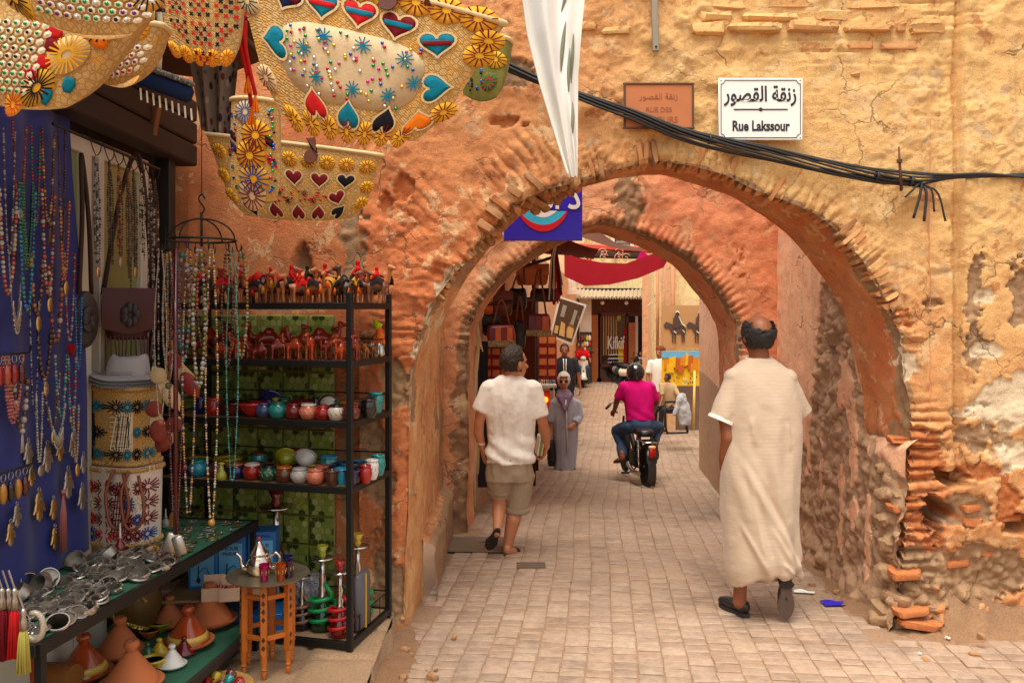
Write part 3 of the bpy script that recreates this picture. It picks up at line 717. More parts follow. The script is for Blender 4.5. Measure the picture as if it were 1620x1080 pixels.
# ================================================================== people
def cap(p0,p1,r0,r1=None,n=14,flat=False):
    r1=r0 if r1 is None else r1; p0,p1=Vector(p0),Vector(p1); d=(p1-p0); L=d.length or 1e-6; M=frame(d/L)
    pr=[]
    if flat: pr=[(0,0),(r0,0),(r0*.5+r1*.5,L/2),(r1,L),(0,L)]
    else:
        pr=[(r0*math.sin(a),-r0*math.cos(a)) for a in (0,.4,.8,1.2)]+[(r0,0),(r0*.66+r1*.34,L*.33),(r0*.33+r1*.67,L*.67),(r1,L)]+[(r1*math.cos(a),L+r1*math.sin(a)) for a in (.4,.8,1.2,PI/2)]
    m=MB(); m.lathe(pr,p0,n,M); return m
def ell(c,r,M=None): m=MB(); m.ball(c,r,18,12,M); return m
def chain(pts,rs): return [cap(pts[i],pts[i+1],rs[i],rs[i+1]) for i in range(len(pts)-1)]
def loft(rings,n=40,dz=None,sub=5,pw=2.2):
    """rings: (centre, rx, ry, yaw) from bottom to top; a closed, smooth body of cloth"""
    cs=catmull([Vector(r[0]) for r in rings],sub*(len(rings)-1)); ex=catmull([Vector((r[1],r[2],r[3] if len(r)>3 else 0)) for r in rings],sub*(len(rings)-1))
    m=MB(); N_=len(cs)
    for i,(c,e) in enumerate(zip(cs,ex)):
        for k in range(n):
            a=2*PI*k/n; ca,sa=math.cos(a),math.sin(a)
            x=math.copysign(abs(ca)**(2/pw),ca)*e[0]; y=math.copysign(abs(sa)**(2/pw),sa)*e[1]; yw=e[2]
            q=c+Vector((x*math.cos(yw)-y*math.sin(yw),x*math.sin(yw)+y*math.cos(yw),0))
            if dz: q.z+=dz(a,i/(N_-1))
            m.v.append(tuple(q))
    for i in range(N_-1):
        for k in range(n):
            a0=i*n+k; a1=i*n+(k+1)%n; m.f.append((a0,a1,a1+n,a0+n))
    m.f.append(tuple(range(n))[::-1]); m.f.append(tuple((N_-1)*n+k for k in range(n)))
    return m
def blob(name,shapes,voxel,it=6,fac=.5,fold=None):
    m=MB()
    for s_ in shapes: m.join(s_)
    me=m.mesh(name); o=bpy.data.objects.new('tmp',me); COL.objects.link(o)
    r=o.modifiers.new('r','REMESH'); r.mode='VOXEL'; r.voxel_size=voxel; r.adaptivity=0
    if it: s_=o.modifiers.new('s','SMOOTH'); s_.factor=fac; s_.iterations=it
    dg=bpy.context.evaluated_depsgraph_get(); out=bpy.data.meshes.new_from_object(o.evaluated_get(dg)); out.name=name
    bpy.data.objects.remove(o); bpy.data.meshes.remove(me); out.materials.clear()
    if fold:
        n=len(out.vertices); V=np.empty(n*3); out.vertices.foreach_get('co',V); V=V.reshape(-1,3)
        Nn=np.empty(n*3,np.float32); out.vertex_normals.foreach_get('vector',Nn); Nn=Nn.reshape(-1,3)
        V=V+Nn*fold(V)[:,None]; out.vertices.foreach_set('co',V.ravel()); out.update()
    out.shade_smooth(); return out
def hand(w,dirn,back,side,s=1.0,curl=.5):
    """palm and five fingers from the wrist w; dirn along the hand, back = away from the palm, side = towards the thumb"""
    w=Vector(w); d=Vector(dirn).normalized(); b=Vector(back); b=(b-d*b.dot(d)).normalized(); t=d.cross(b); 
    if t.dot(Vector(side))<0: t=-t
    M=Matrix((t,b,d)).transposed(); out=[ell(w+d*.048*s,(.040*s,.016*s,.054*s),M)]
    for k,(o,L) in enumerate(((.030,.072),(.011,.080),(-.009,.075),(-.028,.058))):
        p=w+d*.088*s+t*o*s; L*=s; c=curl*(1+.12*k)
        q1=p+(d*math.cos(c*.5)-b*math.sin(c*.5))*L*.45; q2=q1+(d*math.cos(c*1.4)-b*math.sin(c*1.4))*L*.33; q3=q2+(d*math.cos(c*2.1)-b*math.sin(c*2.1))*L*.26
        out+=chain([p-d*.02*s,q1,q2,q3],[.0095*s,.009*s,.0082*s,.007*s])
    p=w+d*.022*s+t*.028*s; q=p+(d*.7+t*.62-b*.25).normalized()*.045*s; r=q+(d*.9+t*.15-b*.3).normalized()*.034*s
    out+=chain([p,q,r],[.014*s,.0105*s,.0085*s]); return out
def head(c,f,s=1.0,jaw=1.0):
    """skull, jaw, nose, brow, ears; f = horizontal look direction"""
    c=Vector(c); f=Vector(f).normalized(); r=Vector((f.y,-f.x,0)).normalized(); u=Vector((0,0,1)); M=Matrix((r,f,u)).transposed()
    L=lambda a,b_,z: c+(r*a+f*b_+u*z)*s
    o=[ell(L(0,-.008,.018),(.076*s,.094*s,.098*s),M),ell(L(0,.030,-.045),(.056*s,.062*s,.066*s),M),ell(L(0,.055,-.088),(.030*s,.026*s,.022*s),M),
         ell(L(0,.068,.022),(.052*s,.022*s,.016*s),M),cap(L(0,.088,.005),L(0,.108,-.032),.009*s,.015*s),ell(L(0,.083,-.062),(.024*s,.012*s,.010*s),M),ell(L(.04,.058,-.02),(.022*s,.018*s,.016*s),M),ell(L(-.04,.058,-.02),(.022*s,.018*s,.016*s),M)]
    for sg in (-1,1): o+=[ell(L(sg*.080,-.012,-.012),(.010*s,.020*s,.032*s),M)]
    return o,L,M
def eyes(parent,L,M,s=1.0):
    for sg in (-1,1):
        m=MB(); m.ball(L(sg*.032,.074,-.002),(.011*s,.009*s,.007*s),10,6,M); ob('eye',m,M_eye,parent,smooth=True)
def skinmat(name,col):
    N=NT(name); f=N.noise(9,4); g=N.noise(180,3)
    return N.done(N.mix(f,tuple(c*.8 for c in col[:3])+(1,),col),.5,N.bump(g,.12,.003),0,Subsurface_Weight=.08,Subsurface_Radius=(.02,.008,.004))
M_skinA=skinmat('tanned_skin',lin(205,138,98)); M_skinB=skinmat('brown_skin',lin(150,88,54)); M_skinC=skinmat('dark_skin',lin(168,106,72))
M_eye=simple('eye',(.03,.02,.015,1),.2)
def hairmat(name,col,sc=90):
    N=NT(name); f=N.noise(sc,4,.7); return N.done(N.mix(f,tuple(c*.4 for c in col[:3])+(1,),col),.6,N.bump(f,.8,.008))
M_hairA=hairmat('brown_hair',lin(62,44,32)); M_hairB=hairmat('black_curly_hair',lin(44,38,34),140)
M_tee=fabric('white_cotton',lin(246,238,226)); M_khaki=fabric('khaki_cotton',lin(172,154,130))
def robe_mat():
    N=NT('cream_gauze'); z=N.n('ShaderNodeSeparateXYZ',Vector=N.co()); k=N.math('ADD',N.math('MULTIPLY',z.outputs[2],43),N.math('MULTIPLY',N.noise(4,3).outputs[0],1.6))
    line=N.ramp(N.math('ABSOLUTE',N.math('SUBTRACT',N.math('FRACT',k),.5)),(.40,0),(.47,1)); line=N.math('MULTIPLY',line,N.ramp(N.noise(7,3),(.4,0),(.6,1)))
    c=N.mix(N.noise(3,4),lin(192,168,142),lin(202,180,156)); c=N.mix(N.math('MULTIPLY',line,.28),c,lin(228,212,190))
    return N.done(c,.9,N.bump(N.math('ADD',N.math('MULTIPLY',line,.08),N.noise(30,4)),.25,.006),0,Sheen_Weight=.2)
M_robe=robe_mat()
M_sole=simple('rubber_sole',lin(44,38,34),.8); M_shoe=simple('black_leather',lin(34,30,30),.4)
def foot(heel,toe,s=1.0,up=(0,0,1)):
    h,t=Vector(heel),Vector(toe); d=(t-h).normalized(); u=Vector(up); r=d.cross(u).normalized()
    M=Matrix((r,d,u)).transposed(); o=[ell(h+d*.02+u*.012,(.030*s,.034*s,.034*s),M)]+chain([h+d*.02+u*.01,h+d*.12+u*.008,t-d*.03],[.032*s,.036*s,.026*s])
    o=[ell(h+d*.03+u*.02,(.032*s,.042*s,.040*s),M),ell(h+d*.10+u*.012,(.036*s,.080*s,.030*s),M),ell(h+d*.16+u*.004,(.044*s,.055*s,.020*s),M)]
    for k in range(5): a=t-d*(.035+.008*k)+r*(.032-.016*k)*s; o.append(cap(a,a+d*(.036-.004*k),.0105 if k else .013,.009 if k else .012))
    return o
def soleplate(heel,toe,up,w=.095,th=.018,arch=0.0):
    h,t=Vector(heel),Vector(toe); d=(t-h); L=d.length; d/=L; u=Vector(up).normalized(); r=d.cross(u).normalized(); m=MB()
    pts=[]
    for k in range(28):
        a=2*PI*k/28; y=-math.cos(a)*.5+.5; wd=w/2*(.74+.26*sstep(.3,.75,y)-.16*math.exp(-((y-.4)/.16)**2)); pts.append((math.sin(a)*wd*(1 if abs(math.sin(a))>.2 else 1),(y)*L))
    m.prism(pts,h,r,d,th); return m
def fold_fn(specs,base=.004,seed=5,sc=14):
    def fn(V):
        o=base*fbm(V,sc,3,seed)
        for (amp,kx,kz,ph,warp) in specs:
            q=V*np.array([kx,kx,kz]); o=o+amp*fbm(q+ph,1.0,2,seed+int(ph*7),.5)
        return o
    return fn

def hairshell(L,M,s,keep,thick,seed=1,nu=72,nv=44):
    a=np.linspace(0,2*PI,nu,endpoint=False); th=np.linspace(.02,PI-.02,nv); A,T=np.meshgrid(a,th)
    d=np.stack([np.sin(T)*np.cos(A),np.sin(T)*np.sin(A),np.cos(T)],-1).reshape(-1,3)
    n=fbm(d,9,4,seed); r=thick+.010*n+.004*fbm(d,30,2,seed+1); k=keep(d,n)
    R=np.array(M); loc=d*(np.array([.076,.094,.098])+r[:,None])*s+np.array([0,-.008,.018])*s
    V=np.array(L(0,0,0))+loc @ R.T; F=[]
    for j in range(nv-1):
        for i in range(nu):
            q=(j*nu+i,j*nu+(i+1)%nu,(j+1)*nu+(i+1)%nu,(j+1)*nu+i)
            if k[list(q)].sum()>=3: F.append(q)
    # tuck the rim in to the scalp
    inner=np.array(L(0,0,0))+(d*(np.array([.076,.094,.098])-.006)*s+np.array([0,-.008,.018])*s) @ R.T
    V=np.where(k[:,None],V,inner); m=MB(); m.v=[tuple(q) for q in V]; m.f=[f[::-1] for f in F]; return m
# ------------------------------------------------------------------ man in white tee shirt walking away
def man_tee():
    D=6.85; J=lambda px,py,dy=0.0: P(px,py,D+dy); k=D/FPX
    t=thing('person','man in white tee shirt, rolled khaki shorts and flip-flops walking away','person',(P(802,880,D).x,D,0))
    fdir=Vector((.80,.60,0)); hs,L,M=head(J(814,574),fdir,1.13)
    b=hs+chain([J(806,612),J(809,596),J(813,582)],[.066,.058,.056])
    b+=[loft([(J(806,742),.16,.10),(J(806,700),.155,.09),(J(806,650),.17,.10),(J(806,618),.17,.09),(J(806,602),.07,.06)],24)]
    aL=[J(770,617),J(758,668,-.03),J(763,708,.02)]; aR=[J(846,617),J(858,668,.02),J(865,706,.14)]
    b+=chain([aL[0],J(763,645,-.02),aL[1],J(757,685,-.01),aL[2]],[.056,.048,.041,.042,.027])+chain([aR[0],J(853,645,0),aR[1],J(863,684,.08),aR[2]],[.056,.048,.041,.042,.027])
    b+=hand(aL[2],(.12,.15,-1),(-1,-.3,0),(.3,1,0),1.05,.45)+hand(aR[2],(-.25,.35,-.75),(1,.1,0),(-.2,1,.2),1.05,.75)
    kneeL,ankL=J(792,783,.10),J(787,836,-.16); kneeR,ankR=J(817,798,.06),J(803,863,.0)
    b+=chain([J(792,742),kneeL,J(790,800,.0),ankL],[.09,.062,.060,.036])+chain([J(824,742),kneeR,J(812,822,.0),ankR],[.09,.062,.062,.038])
    ft1=foot(J(787,842,-.19),J(774,866,-.02),1.0,Vector((.15,.75,.65)).normalized())
    hR,tR=J(800,874,-.05),J(822,872,.14); ft2=foot(hR,tR,1.0)
    b+=ft1+ft2+chain([ankL,J(787,842,-.17)],[.036,.034])+chain([ankR,J(803,871,-.01)],[.038,.04])
    ob('body',blob('body',b,.0062,3),M_skinA,t); eyes(t,L,M,1.13)
    ob('hair',hairshell(L,M,1.13,lambda d,n: ((d[:,1]<.30+.1*n)|(d[:,2]>.74+.05*n))&(d[:,2]>-.72+.08*n)&~((np.abs(d[:,0])>.8)&(d[:,2]<-.1)&(d[:,1]>-.2)),.012,4),M_hairA,t,smooth=True)
    sh=[loft([(J(806,731,.0),.196,.135),(J(806,715,.0),.197,.132),(J(807,685,.01),.19,.120),(J(807,650,.0),.205,.125),(J(806,625,.0),.212,.118),(J(807,610,.0),.20,.10),(J(807,600,.0),.135,.085),(J(808,593,.0),.075,.068)],44,None,6,2.4),
          cap(J(775,616),J(760,651,-.02),.082,.076,20,True),cap(J(840,616),J(853,659,.0),.084,.078,20,True),ell(J(776,614),(.085,.085,.07)),ell(J(840,614),(.085,.085,.07))]
    def fold(V):
        cx=P(806,0,D).x; a=np.abs(V[:,0]-cx); z=V[:,2]
        o=.018*fbm(V*np.array([12,12,2.2]),1,4,8)*sstep(1.5,1.2,z)+.005*fbm(V,18,3,9)
        o+=.010*np.sin(V[:,2]*46+V[:,0]*22+3*fbm(V,4,2,3))*sstep(.98,.85,z)+.006*np.sin((V[:,0]-cx)*70+(1.55-z)*8)*sstep(1.28,1.4,z)*sstep(.16,.02,a)
        return o
    ts=ob('tee_shirt',blob('tee_shirt',sh,.0075,5,.5,fold),M_tee,t)
    so=[loft([(J(806,760),.185,.125),(J(806,745),.19,.13),(J(806,722),.175,.118)],36),cap(J(790,748),J(791,779,.08),.110,.100,22,True),cap(J(825,748,.02),J(818,809,.05),.108,.096,22,True)]
    sf=fold_fn([(.012,9,5,1.0,0),(.008,22,9,2.0,0)],.004,7)
    so_=ob('shorts',blob('shorts',so,.0075,4,.5,sf),M_khaki,t)
    for c,r in ((J(791,775,.075),.104),(J(818,804,.05),.100)):
        m=MB(); m.lathe([(r-.012,-.022),(r+.002,-.024),(r+.008,-.01),(r+.008,.012),(r,.024),(r-.012,.022)],c,26,rot3(.1,.05,0)); ob('rolled_cuff',m,M_khaki,so_,smooth=True)
    m=MB(); m.box(J(835,752,-.02),(.10,.05,.13),rot3(.0,.05,.8),.015); ob('pocket',m,M_khaki,so_,smooth=True)
    # flip-flops
    up1=Vector((.15,.75,.65)).normalized(); s1=thing_part=ob('flip_flop',soleplate(J(789,836,-.215),J(772,868,-.055),up1,.105,.02),M_sole,t,smooth=40)
    s2_=ob('flip_flop',soleplate(hR+Vector((-.02,-.02,-.022)),tR+Vector((.015,.02,-.03)),(0,0,1),.105,.022),M_sole,t,smooth=40)
    m=MB(); d=(tR-hR).normalized(); r_=d.cross(Vector((0,0,1))); a=hR+d*.15
    m.tube([a+r_*.05+Vector((0,0,-.012)),a+r_*.035+Vector((0,0,.02)),a+Vector((0,0,.032)),a-r_*.035+Vector((0,0,.02)),a-r_*.05+Vector((0,0,-.012))],.012,8,True,1.8); ob('strap',m,M_sole,s2_,smooth=True)
    m=MB(); m.lathe([(.029,-.006),(.033,-.006),(.033,.006),(.029,.006)],J(761,701,.0),18,rot3(.1,.1,0)); ob('wristband',m,simple('pale_band',lin(225,205,190)),t,smooth=40)
    # the leaflets in his right hand
    bk=thing('leaflet','small stack of folded leaflets held in the tee-shirted man\'s hand','leaflet',J(857,703,.15))
    for i,c in enumerate((lin(228,220,196),lin(120,150,90),lin(214,196,150))):
        m=MB(); m.box(J(851+i*3,703,.15+i*.004),(.012,.10,.16),rot3(.15,.12,.2),.002); ob('sheet',m,simple('leaflet_%d'%i,c),bk)
man_tee()

# ------------------------------------------------------------------ man in cream djellaba
def man_robe():
    D=5.42; J=lambda px,py,dy=0.0: P(px,py,D+dy)
    t=thing('person','balding man in long cream robe and black shoes walking away','person',(P(1200,965,D).x,D,0))
    hs,L,M=head(J(1199,531),(-.12,1,0),1.14)
    b=hs+chain([J(1202,585),J(1201,565),J(1199,545)],[.075,.064,.062])
    b+=chain([J(1170,600),J(1148,660,-.02),J(1152,692,-.05),J(1146,722,.0),J(1146,742,.03)],[.055,.048,.043,.038,.030])
    b+=hand(J(1146,742,.03),(.1,.25,-1),(-1,0,0),(0,1,0),1.05,.4)
    b+=[loft([(J(1202,720),.16,.11),(J(1202,640),.18,.11),(J(1202,595),.18,.10),(J(1202,575),.07,.07)],24)]
    b+=chain([J(1175,740),J(1176,860,.05),J(1171,930,.02),J(1170,952,.02)],[.09,.062,.042,.044])+chain([J(1228,740),J(1232,850,.10),J(1240,915,-.06)],[.09,.062,.042])
    ob('body',blob('body',b,.0062,3),M_skinB,t); eyes(t,L,M,1.14)
    ob('hair',hairshell(L,M,1.14,lambda d,n: ((d @ np.array([0,-.50,.86]))<.62+.22*n)&(d[:,1]<.32)&(d[:,2]>-.80+.08*n)&(d[:,2]<.62),.016,6),M_hairB,t,smooth=True)
    def hemz(a,v): 
        return (1-v)**3*(.06*math.sin(a+2.6)+.03*math.sin(3*a)-.0)
    body=loft([(J(1209,915),.222,.18),(J(1207,890),.240,.195),(J(1203,850),.236,.19),(J(1201,800),.242,.185),(J(1203,740),.250,.185),(J(1206,690),.242,.18),(J(1205,645),.236,.165),(J(1203,610),.222,.14),(J(1202,590),.200,.115),(J(1201,577),.145,.095),(J(1201,566),.085,.078)],64,hemz,6,2.3)
    sl=[cap(J(1172,594),J(1142,664,-.02),.088,.086,24,True),cap(J(1234,596),J(1268,656,.05),.088,.075,24,True),ell(J(1166,596),(.085,.085,.06)),ell(J(1240,597),(.085,.085,.06))]
    cx=P(1203,0,D).x
    def fold(V):
        x=V[:,0]-cx; z=V[:,2]; back=V[:,1]<D
        o=.003*fbm(V,16,3,2)
        o+=.017*fbm(np.stack([x*7+(z-.9)*2.2,V[:,1]*7,z*1.1],1),1,2,12)*sstep(1.35,.7,z)
        # long soft folds falling to the lower right, gathered where the leg pulls
        for (ph,sl_,w,am) in ((-.05,.22,.05,.022),(.06,.10,.045,.018),(-.13,.30,.04,.02),(.13,.02,.035,.014),(-.02,.55,.03,.016)):
            c=ph+sl_*(.75-z); o+=am*np.exp(-((x-c)/w)**2)*sstep(1.15,.75,z)*sstep(.02,.2,z)*back
            c2=c+w*1.5; o-=am*.8*np.exp(-((x-c2)/(w*.7))**2)*sstep(1.15,.75,z)*back
        for (cx_,cz_,dx_,dz_,w_,am) in ((-.12,.95,.10,.55,.018,.014),(.02,.60,.12,.22,.014,.014),(-.16,.62,.16,.30,.016,.014),(.08,.40,.10,.10,.012,.014),(.14,.30,.05,.09,.012,.012),(-.10,1.28,.02,.16,.016,.010),(.12,1.25,.02,.16,.016,.010),(.0,.30,.13,.06,.013,.014)):
            L2=dx_*dx_+dz_*dz_; tt=((x-cx_)*dx_-(z-cz_)*dz_)/L2; pd=(x-cx_-tt*dx_)**2+(z-cz_+tt*dz_)**2; o+=am*np.exp(-pd/w_**2)*sstep(-.15,.25,tt)*sstep(1.15,.75,tt)*back
        o+=.012*np.sin(z*34-x*26+2*fbm(V,5,2,6))*sstep(.42,.30,z)*sstep(.0,.15,x)
        o+=.006*np.sin(x*38+2*fbm(V,3,2,7))*sstep(1.45,1.3,z)*sstep(.85,1.0,z)
        return o
    rb_=ob('robe',blob('robe',[body]+sl,.0085,5,.5,fold),M_robe,t)
    M_trim=fabric('white_trim',lin(250,240,226))
    m=MB(); m.tube([J(1201,567)+Vector((.080*math.cos(a),.072*math.sin(a),.004*math.sin(a))) for a in np.linspace(0,2*PI,24)],.007,6); ob('collar',m,M_trim,rb_,smooth=True)
    dv=(J(1142,664,-.02)-J(1172,594)).normalized(); m=MB(); m.lathe([(.082,-.012),(.090,-.012),(.090,.010),(.082,.010)],J(1142,664,-.02),28,frame(dv)); ob('sleeve_trim',m,M_trim,rb_,smooth=40)
    # shoes
    M1=lambda d,u: Matrix((Vector(d).cross(Vector(u)).normalized(),Vector(d).normalized(),Vector(u).normalized())).transposed()
    d1=Vector((-.45,.9,0)).normalized(); h1=J(1180,962,.0); h1.z=.05
    sh=[ell(h1+d1*.03+Vector((0,0,.012)),(.042,.055,.045),M1(d1,(0,0,1))),ell(h1+d1*.13,(.048,.10,.035),M1(d1,(0,0,1))),ell(h1+d1*.19+Vector((0,0,-.005)),(.046,.06,.028),M1(d1,(0,0,1)))]
    s1=ob('shoe',blob('shoe',sh,.006,4),M_shoe,t); ob('sole',soleplate(h1-d1*.03+Vector((0,0,-.035)),h1+d1*.25+Vector((0,0,-.035)),(0,0,1),.1,.022),M_sole,s1,smooth=40)
    up=Vector((.05,.97,.22)).normalized(); h2,t2=J(1244,912,-.14),J(1243,975,-.10); d2=(t2-h2).normalized()
    sh=[ell(h2+d2*.04+up*.03,(.042,.055,.05),M1(d2,up)),ell(h2+d2*.14+up*.025,(.047,.10,.036),M1(d2,up)),ell(h2+d2*.19+up*.018,(.046,.06,.028),M1(d2,up)),cap(h2+d2*.03+up*.04,J(1242,905,-.04),.045,.042)]
    s2_=ob('shoe',blob('shoe',sh,.006,4),M_shoe,t); ob('sole',soleplate(h2-d2*.015,t2+d2*.015,up,.112,.02),simple('grey_sole',lin(92,74,64),.7),s2_,smooth=40)
    m=MB(); m.join(soleplate(h2-d2*.01-up*.012,h2+d2*.07-up*.012,up,.1,.016)); ob('heel',m,M_sole,s2_,smooth=40)
man_robe()
# ------------------------------------------------------------------ woman in grey djellaba coming up the street
def wheel(parent,c,r,w,axis,mat_t,mat_r,name='wheel',spokes=12):
    M=frame(axis); m=MB()
    prof=[(r-w*.95,-w*.32),(r-w*.55,-w*.5),(r-w*.15,-w*.38),(r,-w*.12),(r,w*.12),(r-w*.15,w*.38),(r-w*.55,w*.5),(r-w*.95,w*.32),(r-w*.95,-w*.32)]
    wo_=ob(name,MB().lathe([(.0,-.03),(.022,-.03),(.022,.03),(0,.03)],c,12,M),mat_r,parent,smooth=30)
    m.lathe(prof,c,32,M); ob('tyre',m,mat_t,wo_,smooth=50)
    m=MB(); m.lathe([(r-w*.95,-w*.3),(r-w*1.15,-w*.22),(r-w*1.15,w*.22),(r-w*.95,w*.3)],c,32,M); ob('rim',m,mat_r,wo_,smooth=40)
    m=MB()
    for k in range(spokes):
        a=2*PI*k/spokes; m.tube([Vector(c)+M @ Vector((.02*math.cos(a),.02*math.sin(a),.02*(-1)**k)),Vector(c)+M @ Vector(((r-w)*math.cos(a+.3),(r-w)*math.sin(a+.3),0))],.003,5)
    ob('spokes',m,mat_r,wo_)
    return wo_
def woman():
    D=12.6; J=lambda px,py,dy=0.0: P(px,py,D+dy)
    t=thing('person','woman in grey robe, pale headscarf and sunglasses walking towards the camera','person',(P(893,745,D).x,D,GZ(D)))
    hs,L,M=head(J(892,602),(-.08,-1,0),1.0)
    b=hs+chain([J(893,628),J(892,612)],[.055,.052])+[loft([(J(894,690),.15,.10),(J(894,650),.15,.1),(J(894,628),.08,.07)],20)]
    b+=chain([J(875,640),J(870,660,-.02),J(869,676,-.04)],[.045,.038,.026])+hand(J(869,677,-.04),(0,-.1,-1),(-1,0,0),(0,-1,0),.9,.8)
    b+=chain([J(914,640),J(918,658,-.02),J(908,671,-.14)],[.045,.038,.026])+hand(J(908,671,-.14),(-.6,-.2,-.5),(0,-1,.2),(0,0,1),.9,.8)
    b+=chain([J(888,700),J(886,735,-.05),J(886,741,-.05)],[.07,.04,.036])+chain([J(900,700),J(904,728,.05),J(905,736,.1)],[.07,.04,.036])
    ob('body',blob('body',b,.011,2),M_skinA,t)
    M_rb=fabric('grey_blue_cotton',lin(170,168,178)); M_sc=fabric('pale_scarf',lin(214,202,186)); M_vio=fabric('mauve_scarf',lin(140,118,138))
    rb_=[loft([(J(894,739),.165,.15),(J(895,720),.165,.15),(J(895,690),.19,.15),(J(895,660),.195,.14),(J(895,640),.19,.12),(J(894,630),.16,.10),(J(893,624),.08,.07)],44,lambda a,v: (1-v)**4*.05*math.sin(a+.5),6,2.2),
           cap(J(877,637),J(870,668,-.03),.07,.062,16,True),cap(J(912,637),J(917,660,-.02),.07,.065,16,True),cap(J(917,660,-.02),J(909,669,-.12),.06,.06,16,True),ell(J(878,637),(.075,.075,.06)),ell(J(911,637),(.075,.075,.06))]
    fo=lambda V: .012*fbm(V*np.array([14,14,1.6]),1,3,5)*sstep(1.0,.5,V[:,2])+.004*fbm(V,14,2,3)
    r=ob('robe',blob('robe',rb_,.011,4,.5,fo),M_rb,t)
    m=MB(); m.tube([J(895,632,-.14),J(896,660,-.155),J(897,690,-.165),J(897,715,-.165)],.012,6,True,.5); ob('front_trim',m,fabric('pale_trim',lin(205,200,200)),r,smooth=True)
    sc=hairshell(L,M,1.0,lambda d,n: ~((d[:,1]>.55)&(d[:,2]<.42)&(np.abs(d[:,0])<.55)),.020,3)
    s_=ob('headscarf',sc,M_sc,t,smooth=True)
    m=blob('scarf_drape',[loft([(J(893,640,-.02),.10,.10),(J(893,628,-.01),.13,.11),(J(892,616,0),.082,.08)],26),cap(J(886,628,-.09),J(894,650,-.15),.035,.02),cap(J(902,626,-.09),J(895,648,-.15),.035,.02)],.011,3,.5,lambda V: .008*fbm(V,18,3,9)); ob('scarf_drape',m,M_vio,s_)
    m=MB()
    for sg in (-1,1): m.ball(L(sg*.034,.082,.0),(.030,.008,.020),14,8,M); m.tube([L(sg*.06,.08,.004),L(sg*.082,.0,.004)],.004,6)
    m.tube([L(-.01,.088,.004),L(.01,.088,.004)],.004,6); ob('sunglasses',m,simple('dark_lens',(.012,.01,.01,1),.1),t,smooth=True)
    for (px,py,dy) in ((886,744,-.08),(906,739,.12)):
        h=J(px,py,dy); m=blob('shoe',[ell(h,(.045,.06,.04)),ell(h+Vector((0,-.08,-.01)),(.045,.08,.03))],.01,3); ob('shoe',m,M_shoe,t)
    bg_=thing('carrier_bag','black carrier bag hanging from the walking woman\'s hand','bag',J(871,737,-.03))
    ob('bag',blob('bag',[loft([(J(872,737,-.03),.045,.05),(J(872,725,-.03),.06,.10),(J(872,705,-.03),.055,.11),(J(871,694,-.03),.035,.09)],20)],.01,2,.5,lambda V: .008*fbm(V,14,2,3)),simple('black_plastic',(.02,.02,.022,1),.35),bg_)
    for dy in (-.09,.03): 
        m=MB(); m.tube(catmull([J(869,695,dy),J(869,686,-.03+(dy+.03)*.3),J(869,680,-.04)],6),.006,6); ob('handle',m,M_black,bg_,smooth=True)
woman()
M_pink=fabric('magenta_polo',lin(216,20,120)); M_jean=fabric('blue_denim',lin(66,88,120)); M_tyre=simple('tyre_rubber',(.02,.019,.018,1),.8); M_chrome=simple('chrome',(.62,.60,.57,1),.18,1,.1); M_helm=simple('helmet_black',(.015,.015,.016,1),.12,0,.1,9,60,.02,Coat_Weight=.8)
M_redlens=simple('red_lens',(.5,.01,.008,1),.15)
